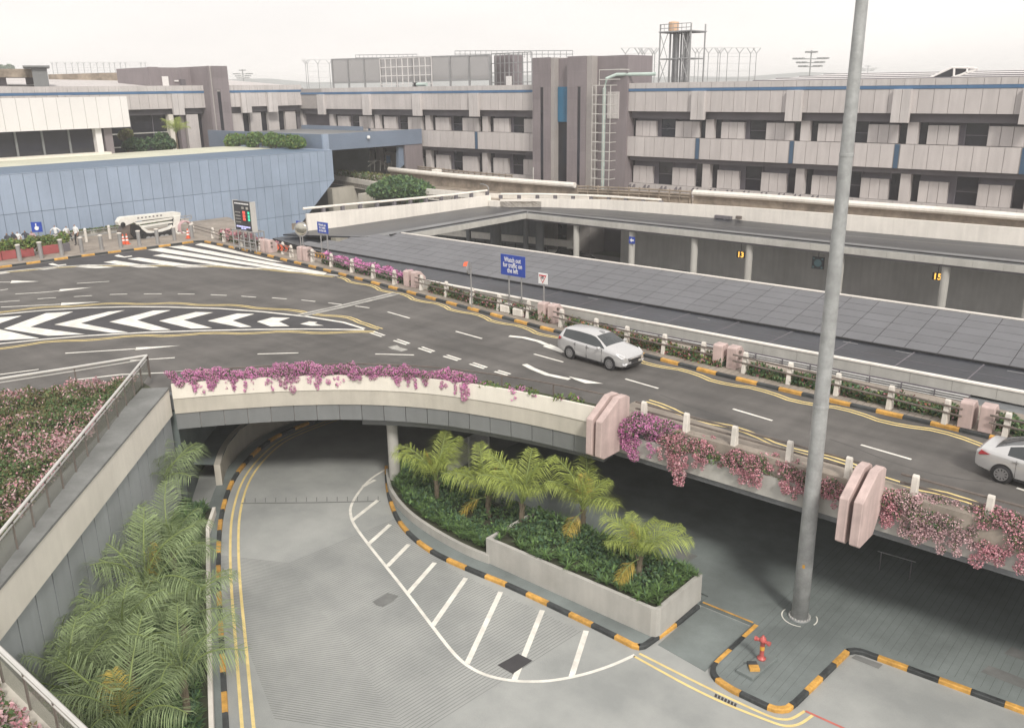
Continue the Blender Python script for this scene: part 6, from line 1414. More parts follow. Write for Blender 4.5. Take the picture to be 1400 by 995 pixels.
mb = MB(); mb.lathe([(.9, 30.6), (1.1, 30.8), (1.1, 31.0), (.2, 31.2)], n=16); inst(mb.mesh('head_frame', 'steel_grey'), 'head_frame', lm)
# hydrant and its plinth
h = at(1041, 899, .3); hy = thing('fire_hydrant', 'red pillar fire hydrant on the dark paved corner', 'hydrant', (h.x, h.y, .27))
mb = MB(); mb.smooth = True; mb.lathe([(.15, 0), (.15, .05), (.085, .07), (.075, .12), (.075, .66), (.11, .68), (.12, .74), (.10, .82), (.05, .87), (.03, .92)], n=16); inst(mb.mesh('barrel', 'hydrant_red'), 'barrel', hy)
for s in (-1, 1):
    mb = MB(); mb.tube([(0, 0, .70), (s * .20, -.03, .72)], .06, 10); mb.tube([(s * .20, -.03, .72), (s * .27, -.04, .715)], .08, 10); inst(mb.mesh('outlet', 'hydrant_red'), 'outlet', hy)
mb = MB(); mb.lathe([(.079, .36), (.081, .37), (.081, .50), (.079, .51)], n=16); inst(mb.mesh('reflective_band', 'amber_board'), 'reflective_band', hy)
pz = thing('plinth', 'low dark concrete plinth under the red hydrant', 'plinth', tuple(at(1033, 912, .2)))
q = px([(1006, 917), (1044, 893), (1063, 901), (1029, 929)], .2); mb = MB(); mb.prism(q, KH - .01, .27); mb.build('slab', 'paving_dark', pz, bev=.015, recalc=True)
c = at(1030, 911, .3); bx_ = thing('valve_box', 'small yellow and black valve marker on the hydrant plinth', 'marker', (c.x, c.y, .27))
mb = MB(); mb.bb(-.02, .22, -.16, .16, .002, .10); inst(mb.mesh('yellow_half', 'kerb_yellow'), 'yellow_half', bx_, (0, 0, 0), (0, 0, R(-50)))
mb = MB(); mb.bb(-.26, -.02, -.16, .16, .002, .07); inst(mb.mesh('black_half', 'kerb_black'), 'black_half', bx_, (0, 0, 0), (0, 0, R(-50)))
# low pipe barrier below the flyover on the right
a, c = at(1200, 753, .95), at(1252, 768, .95); t = thing('pipe_barrier', 'thin pipe barrier in the shade below the second near pink buttress', 'barrier', (a.x, a.y, KH))
mb = MB(); mb.tube([a, c], .022, 6); mb.build('bar', 'steel_grey', t)
for f in (.1, .9): p = a.lerp(c, f); mb = MB(); mb.tube([(p.x, p.y, KH), (p.x, p.y, .95)], .022, 6); mb.build('post', 'soffit', t)
# louvred screen by the palms
a, c = at(612, 612, 1.9), at(657, 591, 1.9); t = thing('louvre_screen', 'grey louvred gate in the shade behind the first palms', 'screen', (a.x, a.y, KH))
d = (c - a); d.z = 0; L_ = d.length * 1.25; d.normalize(); nn = Vector((-d.y, d.x, 0))
for k in range(11):
    z = .55 + k * .13; mb = MB(); p0 = a + d * -.05; mb.add([], []); mb.extr([(p0.x, p0.y, z), (p0.x + d.x * L_, p0.y + d.y * L_, z), (p0.x + d.x * L_ + nn.x * .06, p0.y + d.y * L_ + nn.y * .06, z + .08), (p0.x + nn.x * .06, p0.y + nn.y * .06, z + .08)], (0, 0, .015)); mb.build('slat', 'louvre', t, recalc=True)
for f in (0, .5, 1): p = a + d * L_ * f; mb = MB(); mb.bb(p.x - .04, p.x + .04, p.y - .04, p.y + .04, KH, 1.98); mb.build('post', 'louvre', t)

# ---- signs
def board(name, label, cat, corners, y, m, th=.06, posts=(), zb=ZF, back='steel_grey', group=None):
    P = [atY(u, v, y) for u, v in corners]; x0 = (P[0].x + P[3].x) / 2; x1 = (P[1].x + P[2].x) / 2; z1 = (P[0].z + P[1].z) / 2; z0 = (P[2].z + P[3].z) / 2
    t = thing(name, label, cat, ((x0 + x1) / 2, y, zb), 0, group)
    mb = MB(); mb.bb(x0, x1, y, y + th, z0, z1); mb.build('panel', m, t, bev=.01)
    for u, v in posts:
        x = atY(u, v, y).x; mb = MB(); mb.tube([(x, y + th + .05, zb), (x, y + th + .05, z0 + (z1 - z0) * .8)], .05, 8); mb.build('post', 'steel', t)
    return t, x0, x1, z0, z1
yb = at(703, 419, ZF).y
t, x0, x1, z0, z1 = board('road_sign', 'large blue road sign warning of traffic on the left', 'road sign', [(684, 347), (717, 351.5), (718, 380), (685, 375)], yb, 'sign_blue', posts=((694.5, 395), (711.5, 400)))
hh = z1 - z0; txt(t, 'Watch out\nfor traffic on\nthe left', hh * .33, 'sign_white', ((x0 + x1) / 2, yb - .012, (z0 + z1) / 2), FY_, bold=.006, spacing=.78, sx=.72)
for i, (u, v, lab) in enumerate(((689.5, 427.5, 'white concrete block left of its twin below the large blue sign'), (707, 432.5, 'white concrete block right of its twin below the large blue sign'))):
    p = at(u, v, ZF); t = thing('concrete_block', lab, 'concrete block', (p.x, p.y + .3, ZF), 0, 'concrete blocks below the large blue sign')
    mb = MB(); mb.box((0, 0, .23), (.75, .65, .46)); inst(mb.mesh('block', 'post_white', bev=.05), 'block', t)
    mb = MB(); mb.lathe([(.09, .462), (.09, .50)], n=10); inst(mb.mesh('socket', 'steel'), 'socket', t, (.05, .1, 0))
yb = at(441, 358, ZF).y
t, x0, x1, z0, z1 = board('road_sign', 'smaller blue road sign on twin posts near the round mirror', 'road sign', [(433, 303), (447.5, 305), (448.5, 320.5), (434.5, 318)], yb, 'sign_blue', posts=((438, 335), (447, 340)))
txt(t, 'Watch out\nfor traffic\non the left', (z1 - z0) * .30, 'sign_white', ((x0 + x1) / 2, yb - .012, (z0 + z1) / 2), FY_, bold=.004, spacing=.85, sx=.80)
yb = at(409, 347, ZF).y + .6
t, x0, x1, z0, z1 = board('road_sign', 'tiny blue sign behind the round traffic mirror', 'road sign', [(404.5, 301.5), (411, 302.8), (411.2, 310), (405, 309)], yb, 'sign_blue', posts=((409, 325),))
yb = at(742, 428, ZF).y
t, x0, x1, z0, z1 = board('give_way_sign', 'square white sign with a red triangle beside a pink buttress', 'road sign', [(736, 373.2), (748, 374.6), (748, 389), (736, 387.8)], yb, 'sign_white', posts=((742, 400),))
cx_, cz_, w_ = (x0 + x1) / 2, (z0 + z1) / 2, (x1 - x0) / 2
def tri(k, y, m, nm): mb = MB(); mb.extr([(cx_ - w_ * .86 * k, y, cz_ + w_ * .68 * k), (cx_ + w_ * .86 * k, y, cz_ + w_ * .68 * k), (cx_, y, cz_ - w_ * .85 * k)], (0, .006, 0)); mb.build(nm, m, t, recalc=True)
tri(1.0, yb - .012, 'sign_red', 'red_triangle'); tri(.68, yb - .020, 'sign_white', 'white_triangle')
txt(t, 'GIVE\nWAY', w_ * .30, 'black', (cx_, yb - .024, cz_ + w_ * .22), FY_, bold=.004, spacing=.9, sx=.9)
# information board on its grey frame
yb = at(332, 342, ZF).y + .25
t, x0, x1, z0, z1 = board('information_board', 'tall dark electronic information board on a grey steel frame', 'information board', [(318.5, 274), (342, 277.3), (344.5, 316.8), (322.5, 313.2)], yb, 'board_dark', th=.35)
mb = MB(); mb.bb(x1 + .003, x1 + .12, yb - .03, yb + .45, z0 - .1, z1 + .03); mb.build('casing', 'rail_white', t); mb = MB(); mb.bb(x0 - .10, x0 - .003, yb - .03, yb + .45, z0 - .1, z1 + .03); mb.build('casing', 'rail_white', t)
W_, H_ = x1 - x0, z1 - z0
def led(fx0, fx1, fz0, fz1, m, nm): mb = MB(); mb.bb(x0 + W_ * fx0, x0 + W_ * fx1, yb - .02, yb - .002, z0 + H_ * fz0, z0 + H_ * fz1); mb.build(nm, m, t)
for k in range(9): led(.08 + .095 * k, .15 + .095 * k, .90, .945, 'sign_white', 'title_mark')
for fx in (.48, .74): led(fx, fx + .13, .74, .82, 'paint_grey', 'column_icon')
for i, fz in enumerate((.60, .48, .37)):
    for k in range(4): led(.06 + .08 * k, .12 + .08 * k, fz, fz + .03, 'paint_grey', 'row_mark')
    led(.52, .66, fz - .02, fz + .07, 'led_red', 'red_digits'); led(.82, .92, fz - .02, fz + .07, 'led_green', 'green_digits')
for k in range(4): led(.06 + .08 * k, .12 + .08 * k, .26, .29, 'paint_grey', 'row_mark')
for k in range(8): led(.08 + .105 * k, .16 + .105 * k, .10, .15, 'led_blue', 'blue_mark')
for k in range(2): led(.35 + .16 * k, .47 + .16 * k, .04, .08, 'led_blue', 'blue_mark')
fx0, fx1 = x0 - .25, x1 + .6
for y in (yb - .2, yb + .7):
    for k in range(5): x = fx0 + (fx1 - fx0) * k / 4; mb = MB(); mb.tube([(x, y, ZF), (x, y, z0 + .05)], .05, 6); mb.build('frame_post', 'steel', t)
    for z in (ZF + .25, ZF + .8, z0): mb = MB(); mb.tube([(fx0, y, z), (fx1, y, z)], .045, 6); mb.build('frame_rail', 'steel', t)
mb = MB(); mb.tube([(fx0, yb - .2, z0), (fx0, yb + .7, z0)], .045, 6); mb.tube([(fx1, yb - .2, z0), (fx1, yb + .7, z0)], .045, 6); mb.build('cross_rail', 'steel', t)
# mirrors
def mirror(label, u, v, ub, vb, r_, face, dy=0.0, hood=True):
    b_ = at(ub, vb, ZF); p = atY(u, v, b_.y + dy); t = thing('traffic_mirror', label, 'mirror', (b_.x, b_.y, ZF))
    mb = MB(); mb.tube([(b_.x, b_.y, ZF), (b_.x, b_.y, p.z)], .045, 8); mb.build('post', 'steel', t)
    f = Vector(face).normalized(); m3 = f.to_track_quat('Z', 'Y').to_matrix()
    c = Vector((b_.x, b_.y, p.z)) + f * .12
    mb = MB(); mb.smooth = True; mb.lathe([(r_, -.02), (r_ * .97, .02), (r_ * .7, .07), (r_ * .35, .10), (.02, .11)], c, 20, m3); mb.build('mirror_glass', 'mirror', t)
    mb = MB(); mb.lathe([(r_ * 1.06, -.06), (r_ * 1.08, .0), (r_ * 1.04, .03)], c, 20, m3); mb.build('back_shell', 'steel', t)
    if hood:
        vs = []; nseg = 10
        for k in range(nseg + 1):
            a = math.pi * (.15 + .7 * k / nseg); q = Vector((math.cos(a) * r_ * 1.1, math.sin(a) * r_ * 1.1, 0))
            for w in (-.04, .22): vs.append(c + m3 @ (q + Vector((0, 0, w))))
        mb = MB(); mb.add(vs, [(2 * k, 2 * k + 1, 2 * k + 3, 2 * k + 2) for k in range(nseg)]); mb.build('hood', 'orange', t)
mirror('round traffic mirror facing the viewer behind a pink buttress', 414, 313.5, 416, 352, .56, (.45, -.95, .05), hood=False)
mirror('traffic mirror seen edge on with orange hood left of the large blue sign', 641.5, 366, 645, 421, .36, (-.85, -.35, -.1))
# chevron boards on the rails
def chev(label, c, y, m):
    t, x0, x1, z0, z1 = board('chevron_board', label, 'chevron board', c, y, m, th=.04)
    n = 3
    for k in range(n):
        xa_ = x0 + (x1 - x0) * (k + .15) / n; w = (x1 - x0) / n * .36; s = (x1 - x0) / n * .40; zm = (z0 + z1) / 2
        mb = MB(); mb.extr([(xa_, y - .008, z0 + .01), (xa_ + w, y - .008, z0 + .01), (xa_ + w + s, y - .008, zm), (xa_ + w, y - .008, z1 - .01), (xa_, y - .008, z1 - .01), (xa_ + s, y - .008, zm)], (0, .006, 0)); mb.build('chevron_mark', 'black', t, recalc=True)
chev('orange chevron board on the rail by the first pink buttress', [(379, 333.5), (397, 337.5), (397, 345.8), (379, 341.5)], at(389, 348, ZF).y - .15, 'orange')
chev('amber chevron board below the smaller blue road sign', [(430.5, 344.5), (443.5, 347.5), (443.5, 355.5), (430.5, 352)], at(432, 359, ZF).y - .15, 'amber_board')
# bay number signs and others under the far canopy
def bay(txt_, u, v, label):
    p = atY(u, v, 66.3); t = thing('bay_sign', label, 'sign', tuple(p), 0, 'bay number signs below the far canopy')
    mb = MB(); mb.box((0, 0, 0), (.72, .12, .52)); inst(mb.mesh('box', 'board_dark'), 'box', t); mb = MB(); mb.tube([(0, 0, .26), (0, 0, 6.6 - p.z)], .03, 6); inst(mb.mesh('hanger', 'soffit'), 'hanger', t)
    inst(text_mesh(txt_, .62, 'led_amber', bold=.016), 'lettering', t, (0, -.07, -.02), FY_)
bay('13', 1013, 348, 'lit amber bay number left of the lamp post below the far canopy'); bay('15', 1282, 378, 'lit amber bay number right of the lamp post below the far canopy')
p = atY(1118.5, 359.5, 66.3); t = thing('lane_sign', 'dark square hanging sign with a teal emblem left of the lamp post', 'sign', tuple(p))
mb = MB(); mb.box((0, 0, 0), (.95, .12, .95)); inst(mb.mesh('box', 'board_dark'), 'box', t); mb = MB(); mb.tube([(0, 0, .47), (0, 0, 6.6 - p.z)], .03, 6); inst(mb.mesh('hanger', 'soffit'), 'hanger', t)
M['teal'] = mat('teal_mark', (.10, .18, .20), .5); mb = MB(); mb.lathe([(.30, 0), (.31, .01), (.2, .03)], n=18, m=Matrix.Rotation(R(90), 3, 'X')); inst(mb.mesh('emblem', 'teal'), 'emblem', t, (0, -.06, 0))
for dx, dz in ((-.34, .34), (.34, .34), (-.34, -.34), (.34, -.34)): mb = MB(); mb.box((0, 0, 0), (.14, .02, .14)); inst(mb.mesh('corner_mark', 'teal'), 'corner_mark', t, (dx, -.07, dz))
p = atY(864, 328.5, IY + .1); t = thing('arrow_sign', 'blue plate with a white arrow on a courtyard column', 'sign', tuple(p)); mb = MB(); mb.box((0, 0, 0), (.62, .05, .62)); inst(mb.mesh('plate', 'sign_blue'), 'plate', t)
mb = MB(); mb.extr([(-.22, 0, 0), (0, 0, .2), (0, 0, .07), (.22, 0, .07), (.22, 0, -.07), (0, 0, -.07), (0, 0, -.2)], (0, .01, 0)); inst(mb.mesh('arrow', 'sign_white'), 'arrow', t, (0, -.036, 0))
p0, p1 = atY(668.5, 275, 70), atY(668, 257, 70); t = thing('street_lamp', 'slim grey street lamp on the elevated road left of the stair tower', 'street lamp', tuple(p0)); mb = MB(); mb.tube([p0 - Vector((0, 0, 2)), p1, p1 + Vector((-.3, 0, .25)), p1 + Vector((-.8, 0, .35))], .05, 6); mb.build('pole', 'steel_grey', t); mb = MB(); mb.box(p1 + Vector((-.95, 0, .35)), (.45, .16, .08)); mb.build('lamp_head', 'steel_grey', t)
p0 = atY(729, 236, 79); t = thing('marker_post', 'thin white post on the elevated road below the stair tower', 'post', tuple(p0)); mb = MB(); mb.tube([p0 - Vector((0, 0, 1)), atY(729, 229, 79)], .06, 6); mb.build('shaft', 'rail_white', t)
# wall fittings on the parapet in front of the canopy
for u, v, w, lab, m in ((989, 297, 1.7, 'dark dish bracket on the white parapet above the canopy', 'soffit'), (1010, 297.5, .5, 'small brown fitting beside the dark dish bracket', 'rail_brown')):
    p = at(u, v, 7.5); y_ = np.interp(p.x, [q[0] for q in WB], [q[1] for q in WB]) - .3; p = atY(u, v, y_); t = thing('wall_fitting', lab, 'fitting', tuple(p)); mb = MB(); mb.box(p, (w, .3, .28)); mb.build('body', m, t)
    if w > 1: mb = MB(); mb.box(p + Vector((.2, 0, -.3)), (.2, .25, .5)); mb.box(p + Vector((0, .1, -.55)), (3.2, .3, .12)); mb.build('bracket', 'steel', t)

# ---- bollards and the left footway
NAMES = ['nearest the left picture edge', 'second from the left picture edge', 'third from the left picture edge', 'in front of the standing man', 'right of the standing man', 'left of the orange cones', 'in front of the lift turret', 'in front of the left end of the lift track', 'in front of the lift track middle', 'beside the single orange cone']
for i, ((u, v), (ut, vt)) in enumerate(zip(((27.6, 356.5), (57, 353.5), (85, 349.5), (112.5, 345.6), (139.5, 341.8), (165.5, 338.5), (191, 336.3), (216, 333.7), (239, 328.5), (263, 326)), ((24, 334), (53.5, 330.5), (82, 327), (110, 324), (136.5, 321), (162.5, 318), (188.5, 315), (214, 312.5), (237, 310), (261.5, 306)))):
    p = at(u, v, ZF); hgt = zabove(ut, vt, p) - ZF; t = thing('bollard', 'round steel bollard ' + NAMES[i], 'bollard', (p.x, p.y, ZF), 0, 'steel bollards along the left kerb')
    mb = MB(); mb.smooth = False; mb.lathe([(.17, 0), (.17, hgt - .10)], n=14); inst(mb.mesh('shaft', 'steel'), 'shaft', t)
    mb = MB(); mb.lathe([(.19, hgt - .10), (.20, hgt - .06), (.20, hgt - .02), (.12, hgt)], n=14); inst(mb.mesh('cap', 'post_white'), 'cap', t)
ps = [at(u, v, ZF) for u, v in ((90, 335), (118.5, 331), (151, 326.5), (168, 324.5))]; t = thing('railing', 'low railing with white bollard posts behind the standing man', 'railing', tuple(ps[1]))
for p in ps[1:3]: mb = MB(); mb.lathe([(.13, 0), (.13, .95), (.10, 1.0), (.13, 1.04), (.13, 1.18), (.05, 1.28)], p, 10); mb.build('post', 'post_white', t)
for z in (.55, 1.0): mb = MB(); mb.tube([p + Vector((0, 0, z)) for p in ps], .045, 6); mb.build('rail', 'steel_grey', t)
a, c = at(92, 330, ZF), at(165, 319, ZF); t = thing('low_wall', 'low mossy wall at the foot of the pale blue building', 'wall', tuple(a)); mb = MB(); mb.wall([(-84.6, 20), (-84.6, 46)], 0, .4, ZF - .05, ZF + .55); mb.build('wall', 'planter_wall', t)
leaves('moss', np.stack([RNG.uniform(-84.9, -84.3, 1500), RNG.uniform(33, 45, 1500), RNG.uniform(ZF + .5, ZF + .75, 1500)], 1), .13, ['leaf_olive', 'leaf'], [.5, .5], t, tuple(t.location))
# red planters
rpx = [((-14, 358), (3, 356.4), 'red planter box cut by the left picture edge', 'red_planter'), ((4, 356), (23.5, 353.2), 'red planter box behind the first bollard', 'red_planter'), ((29.5, 352.5), (48, 350), 'red planter box behind the second bollard', 'red_planter'), ((60.5, 348.5), (82, 345.3), 'red planter box behind the third bollard', 'red_planter'), ((87.5, 344.5), (97, 343), 'dark planter box at the end of the red planter row', 'soffit')]
hc = []
for a, c, lab, m in rpx:
    A1_, B1_ = at(*a, ZF), at(*c, ZF); d = (B1_ - A1_).normalized(); n_ = Vector((-d.y, d.x, 0)); t = thing('planter_box', lab, 'planter', tuple(A1_), 0, 'planter boxes on the left footway')
    q = [A1_, B1_, B1_ + n_ * 1.0, A1_ + n_ * 1.0]; mb = MB(); mb.prism([tuple(p[:2]) for p in q], ZF, ZF + .72); mb.build('box', m, t, bev=.03, recalc=True)
    hc.append((A1_ + n_ * .5, B1_ + n_ * .5))
t = thing('hedge', 'yellow green hedge growing in the red planter boxes', 'hedge', tuple(hc[1][0]))
cs = []
for i in range(34): p = hc[0][0].lerp(hc[-1][1] - (hc[-1][1] - hc[-1][0]) * .2, i / 33); cs.append((p.x + random.uniform(-.3, .3), p.y, ZF + .98 + random.uniform(-.22, .2)))
leaves('foliage', clump(cs, [(.5, .45, .5)] * len(cs), 620), .13, ['leaf_bright', 'leaf_olive', 'leaf_lime', 'leaf'], [.32, .16, .44, .08], t, tuple(t.location), up=.5)
# blue accessible parking sign
p = at(58, 352, ZF); p = at(57.5, 347, ZF); t = thing('parking_sign', 'blue wheelchair parking sign standing in the hedge', 'road sign', (p.x, p.y, ZF))
zc = zabove(54.5, 310, p) - ZF
mb = MB(); mb.tube([(0, 0, 0), (0, 0, zc + .3)], .04, 6); inst(mb.mesh('post', 'steel_grey'), 'post', t)
r3 = R(50); mb = MB(); mb.bb(-.42, .42, -.03, .03, zc - .42, zc + .42); inst(mb.mesh('plate', 'sign_blue'), 'plate', t, (0.05, -.06, 0), (0, 0, r3))
mb = MB(); mb.lathe([(.17, 0), (.17, .01)], n=14, m=Matrix.Rotation(R(90), 3, 'X')); mb.box((-.02, -.01, .22), (.07, .012, .22)); mb.box((-.02, -.01, .36), (.09, .012, .09)); mb.box((.1, -.01, .08), (.2, .012, .06)); inst(mb.mesh('wheelchair_mark', 'sign_white'), 'wheelchair_mark', t, (0.085, -.10, zc - .1), (0, 0, r3))
def cone(label, u, v, h):
    p = at(u, v, ZF); t = thing('traffic_cone', label, 'cone', (p.x, p.y, ZF), 0, 'orange cones beside the boom lift')
    mb = MB(); mb.box((0, 0, .03), (.42, .42, .06)); inst(mb.mesh('base', 'orange', bev=.01), 'base', t); mb = MB(); mb.lathe([(.17, .061), (.04, h)], n=14); inst(mb.mesh('body', 'orange'), 'body', t)
    for f in (.35, .65): mb = MB(); r1 = .17 - .13 * f; r2 = .17 - .13 * (f + .14); mb.lathe([(r1 + .008, h * f), (r2 + .008, h * (f + .14))], n=14); inst(mb.mesh('white_band', 'sign_white'), 'white_band', t)
cone('left orange cone of the pair at the lift turret', 169.5, 334, .92); cone('right orange cone of the pair at the lift turret', 174.5, 334, .95); cone('single orange cone at the right end of the boom lift', 257.5, 326, .92)

# ---- boom lift
lx = -79.3
bl = thing('boom_lift', 'white folded boom lift on dark tracks in front of the blue wall', 'boom lift', tuple(at(208, 329, ZF)))
def lift(name, pts, m, x=lx, th=.5):
    P = [atX(u, v, x) for u, v in pts]; mb = MB(); mb.extr([tuple(p) for p in P], (-th, 0, 0)); return mb.build(name, m, bl, bev=.02, recalc=True)
lift('main_boom', [(164.5, 298), (168, 296.8), (240, 289.6), (246.8, 290.6), (247.3, 294.5), (244, 296), (188, 302.5), (172, 309), (163, 308.5), (161, 304)], 'lift_white', th=.62)
lift('second_boom', [(184, 304.8), (236, 297.6), (236.5, 300.2), (187, 307.6)], 'lift_white', lx + .05, .4); lift('third_boom', [(190, 309.6), (236, 302.5), (236.5, 305), (194, 312)], 'lift_white', lx + .1, .4)
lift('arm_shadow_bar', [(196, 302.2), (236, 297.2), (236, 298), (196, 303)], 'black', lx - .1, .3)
lift('counter_arm', [(190, 306.5), (197, 311.5), (203, 315.5), (214, 316.8), (232, 311), (235, 307), (236.5, 309), (233, 313.4), (214, 319.6), (201, 318.6), (194, 313.5)], 'lift_white', lx + .2, .5)
lift('turret', [(170, 308), (180, 306), (183, 326), (168, 328), (165, 316)], 'rail_brown', lx - .1, .8); lift('engine_cover', [(180, 306), (190, 309), (199, 317), (214, 318), (234, 312), (236, 320), (209, 329), (187, 328.5), (180, 320)], 'black', lx + .15, .9)
for dx in (0.35, -1.0): lift('track', [(197, 320), (233, 316), (236, 321), (232, 329), (200, 331), (195, 326)], 'black', lx + dx, .35)
for u, v in ((203, 327), (209, 327), (222, 325), (228, 324)): p = atX(u, v, lx + .38); mb = MB(); mb.lathe([(.26, 0), (.28, .03), (.14, .05)], p, 12, Matrix.Rotation(R(90), 3, 'Y')); mb.build('track_wheel', 'steel_grey', bl)
mb = MB(); p = atX(168, 307.3, lx + .03); mb.lathe([(.22, 0), (.23, .04), (.1, .06)], p, 14, Matrix.Rotation(R(90), 3, 'Y')); mb.build('pivot_pin', 'black', bl)
for a in range(7): p0 = atX(189 + a * 5.2, 298.3 - a * .62, lx + .012); mb = MB(); mb.box(p0, (.01, .17, .12)); mb.build('lettering_mark', 'soffit', bl)
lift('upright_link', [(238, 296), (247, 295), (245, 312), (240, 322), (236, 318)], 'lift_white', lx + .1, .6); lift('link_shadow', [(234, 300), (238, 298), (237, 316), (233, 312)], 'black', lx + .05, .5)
lift('outrigger', [(242, 318), (252, 317), (258, 320), (257, 323), (244, 323.5)], 'lift_white', lx + .4, .3)
p = atX(251, 311, lx); 
for k in range(4): mb = MB(); mb.smooth = True; n = 18; mb.tube([(p.x + .15 * k, p.y + .62 * math.cos(j * 6.283 / n), p.z + .62 * math.sin(j * 6.283 / n)) for j in range(n + 1)], .07, 6); mb.build('hose_coil', 'bract_pale', bl)
for pts in ([(247, 296), (261, 294.5)], [(250, 299), (262, 298)], [(248, 303), (259, 303), (262, 298), (261, 294)], [(253, 294), (253, 304)]): mb = MB(); mb.tube([atX(u, v, lx + .2) for u, v in pts], .04, 6); mb.build('basket_rail', 'steel', bl)

# ---- people
def person(label, loc, face, pose, shirt, name='person', scale=1.0):
    """one continuous skinned body; the pose gives joints in metres, x to the left of the body, y forward"""
    J = pose['J']; E_ = pose['E']; Rr = pose['R']
    me = bpy.data.meshes.new('person'); me.from_pydata([J[k] for k in J], [], [(list(J).index(a), list(J).index(b_)) for a, b_ in E_])
    ob = bpy.data.objects.new('person', me); COL.objects.link(ob)
    md = ob.modifiers.new('skin', 'SKIN'); ob.modifiers.new('sub', 'SUBSURF').levels = 1
    for v, k in zip(me.skin_vertices[0].data, J): v.radius = (Rr[k] if not isinstance(Rr[k], tuple) else Rr[k][0], Rr[k] if not isinstance(Rr[k], tuple) else Rr[k][1]); v.use_root = (k == 'pelvis')
    dg = bpy.context.evaluated_depsgraph_get(); nm = bpy.data.meshes.new_from_object(ob.evaluated_get(dg)); bpy.data.objects.remove(ob)
    nm.materials.clear()
    for m in ('skin', shirt, 'trousers', 'hair', 'black'): nm.materials.append(M[m])
    jl = [(Vector(J[a]), Vector(J[b_]), a, b_) for a, b_ in E_]
    for f in nm.polygons:
        c = f.center; best = min(jl, key=lambda s: (c - (s[0] + (s[1] - s[0]) * max(0, min(1, (c - s[0]).dot(s[1] - s[0]) / max(1e-6, (s[1] - s[0]).length_squared))))).length - .5 * ((Rr[s[2]] if not isinstance(Rr[s[2]], tuple) else Rr[s[2]][0])))
        n_ = best[2] + '>' + best[3]
        if 'head' in n_: hc_ = Vector(J['head']); f.material_index = 3 if (c.z > hc_.z + .045 or c.y < hc_.y - .035) and c.z > hc_.z - .03 else 0
        elif 'hand' in n_ or 'elbow' in n_ and 'wrist' in n_ or 'fin' in n_: f.material_index = 0
        elif any(k in n_ for k in ('toe', 'ankleL>footL', 'ankleR>footR')): f.material_index = 4
        elif any(k in n_ for k in ('knee', 'hip', 'ankle')): f.material_index = 2
        else: f.material_index = 1
        f.use_smooth = True
    t = bpy.data.objects.new(name, nm); COL.objects.link(t); t.location = loc; t.rotation_euler = (0, 0, face); t.scale = (scale,) * 3; tag(t, label, 'person'); return t
def pose(sit=False, arms='down', lean=0.0):
    hz = .52 if sit else .93; s = 1 if sit else 0; J = {}
    J['pelvis'] = (0, 0, hz); J['waist'] = (0, lean * .4, hz + .2); J['chest'] = (0, lean, hz + .40); J['neckb'] = (0, lean * 1.2, hz + .53); J['neck'] = (0, lean * 1.35 + .01, hz + .59); J['head'] = (0, lean * 1.5 + .025, hz + .70); J['headtop'] = (0, lean * 1.5 + .02, hz + .78); J['headnose'] = (0, lean * 1.5 + .10, hz + .675)
    for n, x in (('L', 1), ('R', -1)):
        J['hip' + n] = (x * .10, .02, hz - .05)
        if sit: J['knee' + n] = (x * .16, .44, hz - .02); J['ankle' + n] = (x * .15, .46, .09); J['foot' + n] = (x * .16, .55, .04); J['toe' + n] = (x * .16, .64, .035)
        else: J['knee' + n] = (x * .11, .03 + .05 * x, .50); J['ankle' + n] = (x * .12, .0 + .07 * x, .09); J['foot' + n] = (x * .13, .09 + .07 * x, .04); J['toe' + n] = (x * .13, .17 + .07 * x, .035)
        J['sho' + n] = (x * .19, lean * 1.1, hz + .49)
        if arms == 'down': e, w = (x * .25, lean - .05, hz + .22), (x * .24, lean + .08, hz - .01)
        elif arms == 'lap': e, w = (x * .27, lean * .6 - .03, hz + .23), (x * .10, lean * .5 + .25, hz + .12)
        else: e, w = (x * .44, lean - .02, hz + .30), (x * .40, lean + .16, hz + .10)
        J['elbow' + n] = e; J['wrist' + n] = w; d = (Vector(w) - Vector(e)).normalized(); q = Vector(w) + d * .09; J['hand' + n] = tuple(q)
        for k, (ox, l) in enumerate(((-.03, .07), (-.01, .085), (.012, .08), (.033, .06))): J['fin%d' % k + n] = tuple(q + d * l + Vector((0, ox, -.01)))
        J['finT' + n] = tuple(Vector(w) + d * .07 + Vector((-x * .03, .045, 0)))
    E_ = [('pelvis', 'waist'), ('waist', 'chest'), ('chest', 'neckb'), ('neckb', 'neck'), ('neck', 'head'), ('head', 'headtop'), ('head', 'headnose')]
    for n in 'LR': E_ += [('pelvis', 'hip' + n), ('hip' + n, 'knee' + n), ('knee' + n, 'ankle' + n), ('ankle' + n, 'foot' + n), ('foot' + n, 'toe' + n), ('neckb', 'sho' + n), ('sho' + n, 'elbow' + n), ('elbow' + n, 'wrist' + n), ('wrist' + n, 'hand' + n)] + [('hand' + n, 'fin%d' % k + n) for k in range(4)] + [('wrist' + n, 'finT' + n)]
    Rr = {}
    for k in J:
        Rr[k] = {'pelvis': (.17, .12), 'waist': (.155, .105), 'chest': (.185, .12), 'neckb': (.11, .08), 'neck': .058, 'head': (.085, .10), 'headtop': (.06, .07), 'headnose': .022}.get(k) or (.09 if k[:3] == 'hip' else .07 if k[:3] == 'kne' else .045 if k[:3] == 'ank' else .045 if k[:3] == 'foo' else .032 if k[:3] == 'toe' else .075 if k[:3] == 'sho' else .05 if k[:3] == 'elb' else .034 if k[:3] == 'wri' else .035 if k[:3] == 'han' else .011)
    return dict(J=J, E=E_, R=Rr)
p = at(106.8, 335, ZF); hs = (zabove(101.6, 306, p) - ZF) / 1.76
person('man in white shirt and dark trousers standing beside the hedge', (p.x, p.y, ZF), R(200), pose(False, 'down', .02), 'shirt_white', scale=min(1.12, hs))
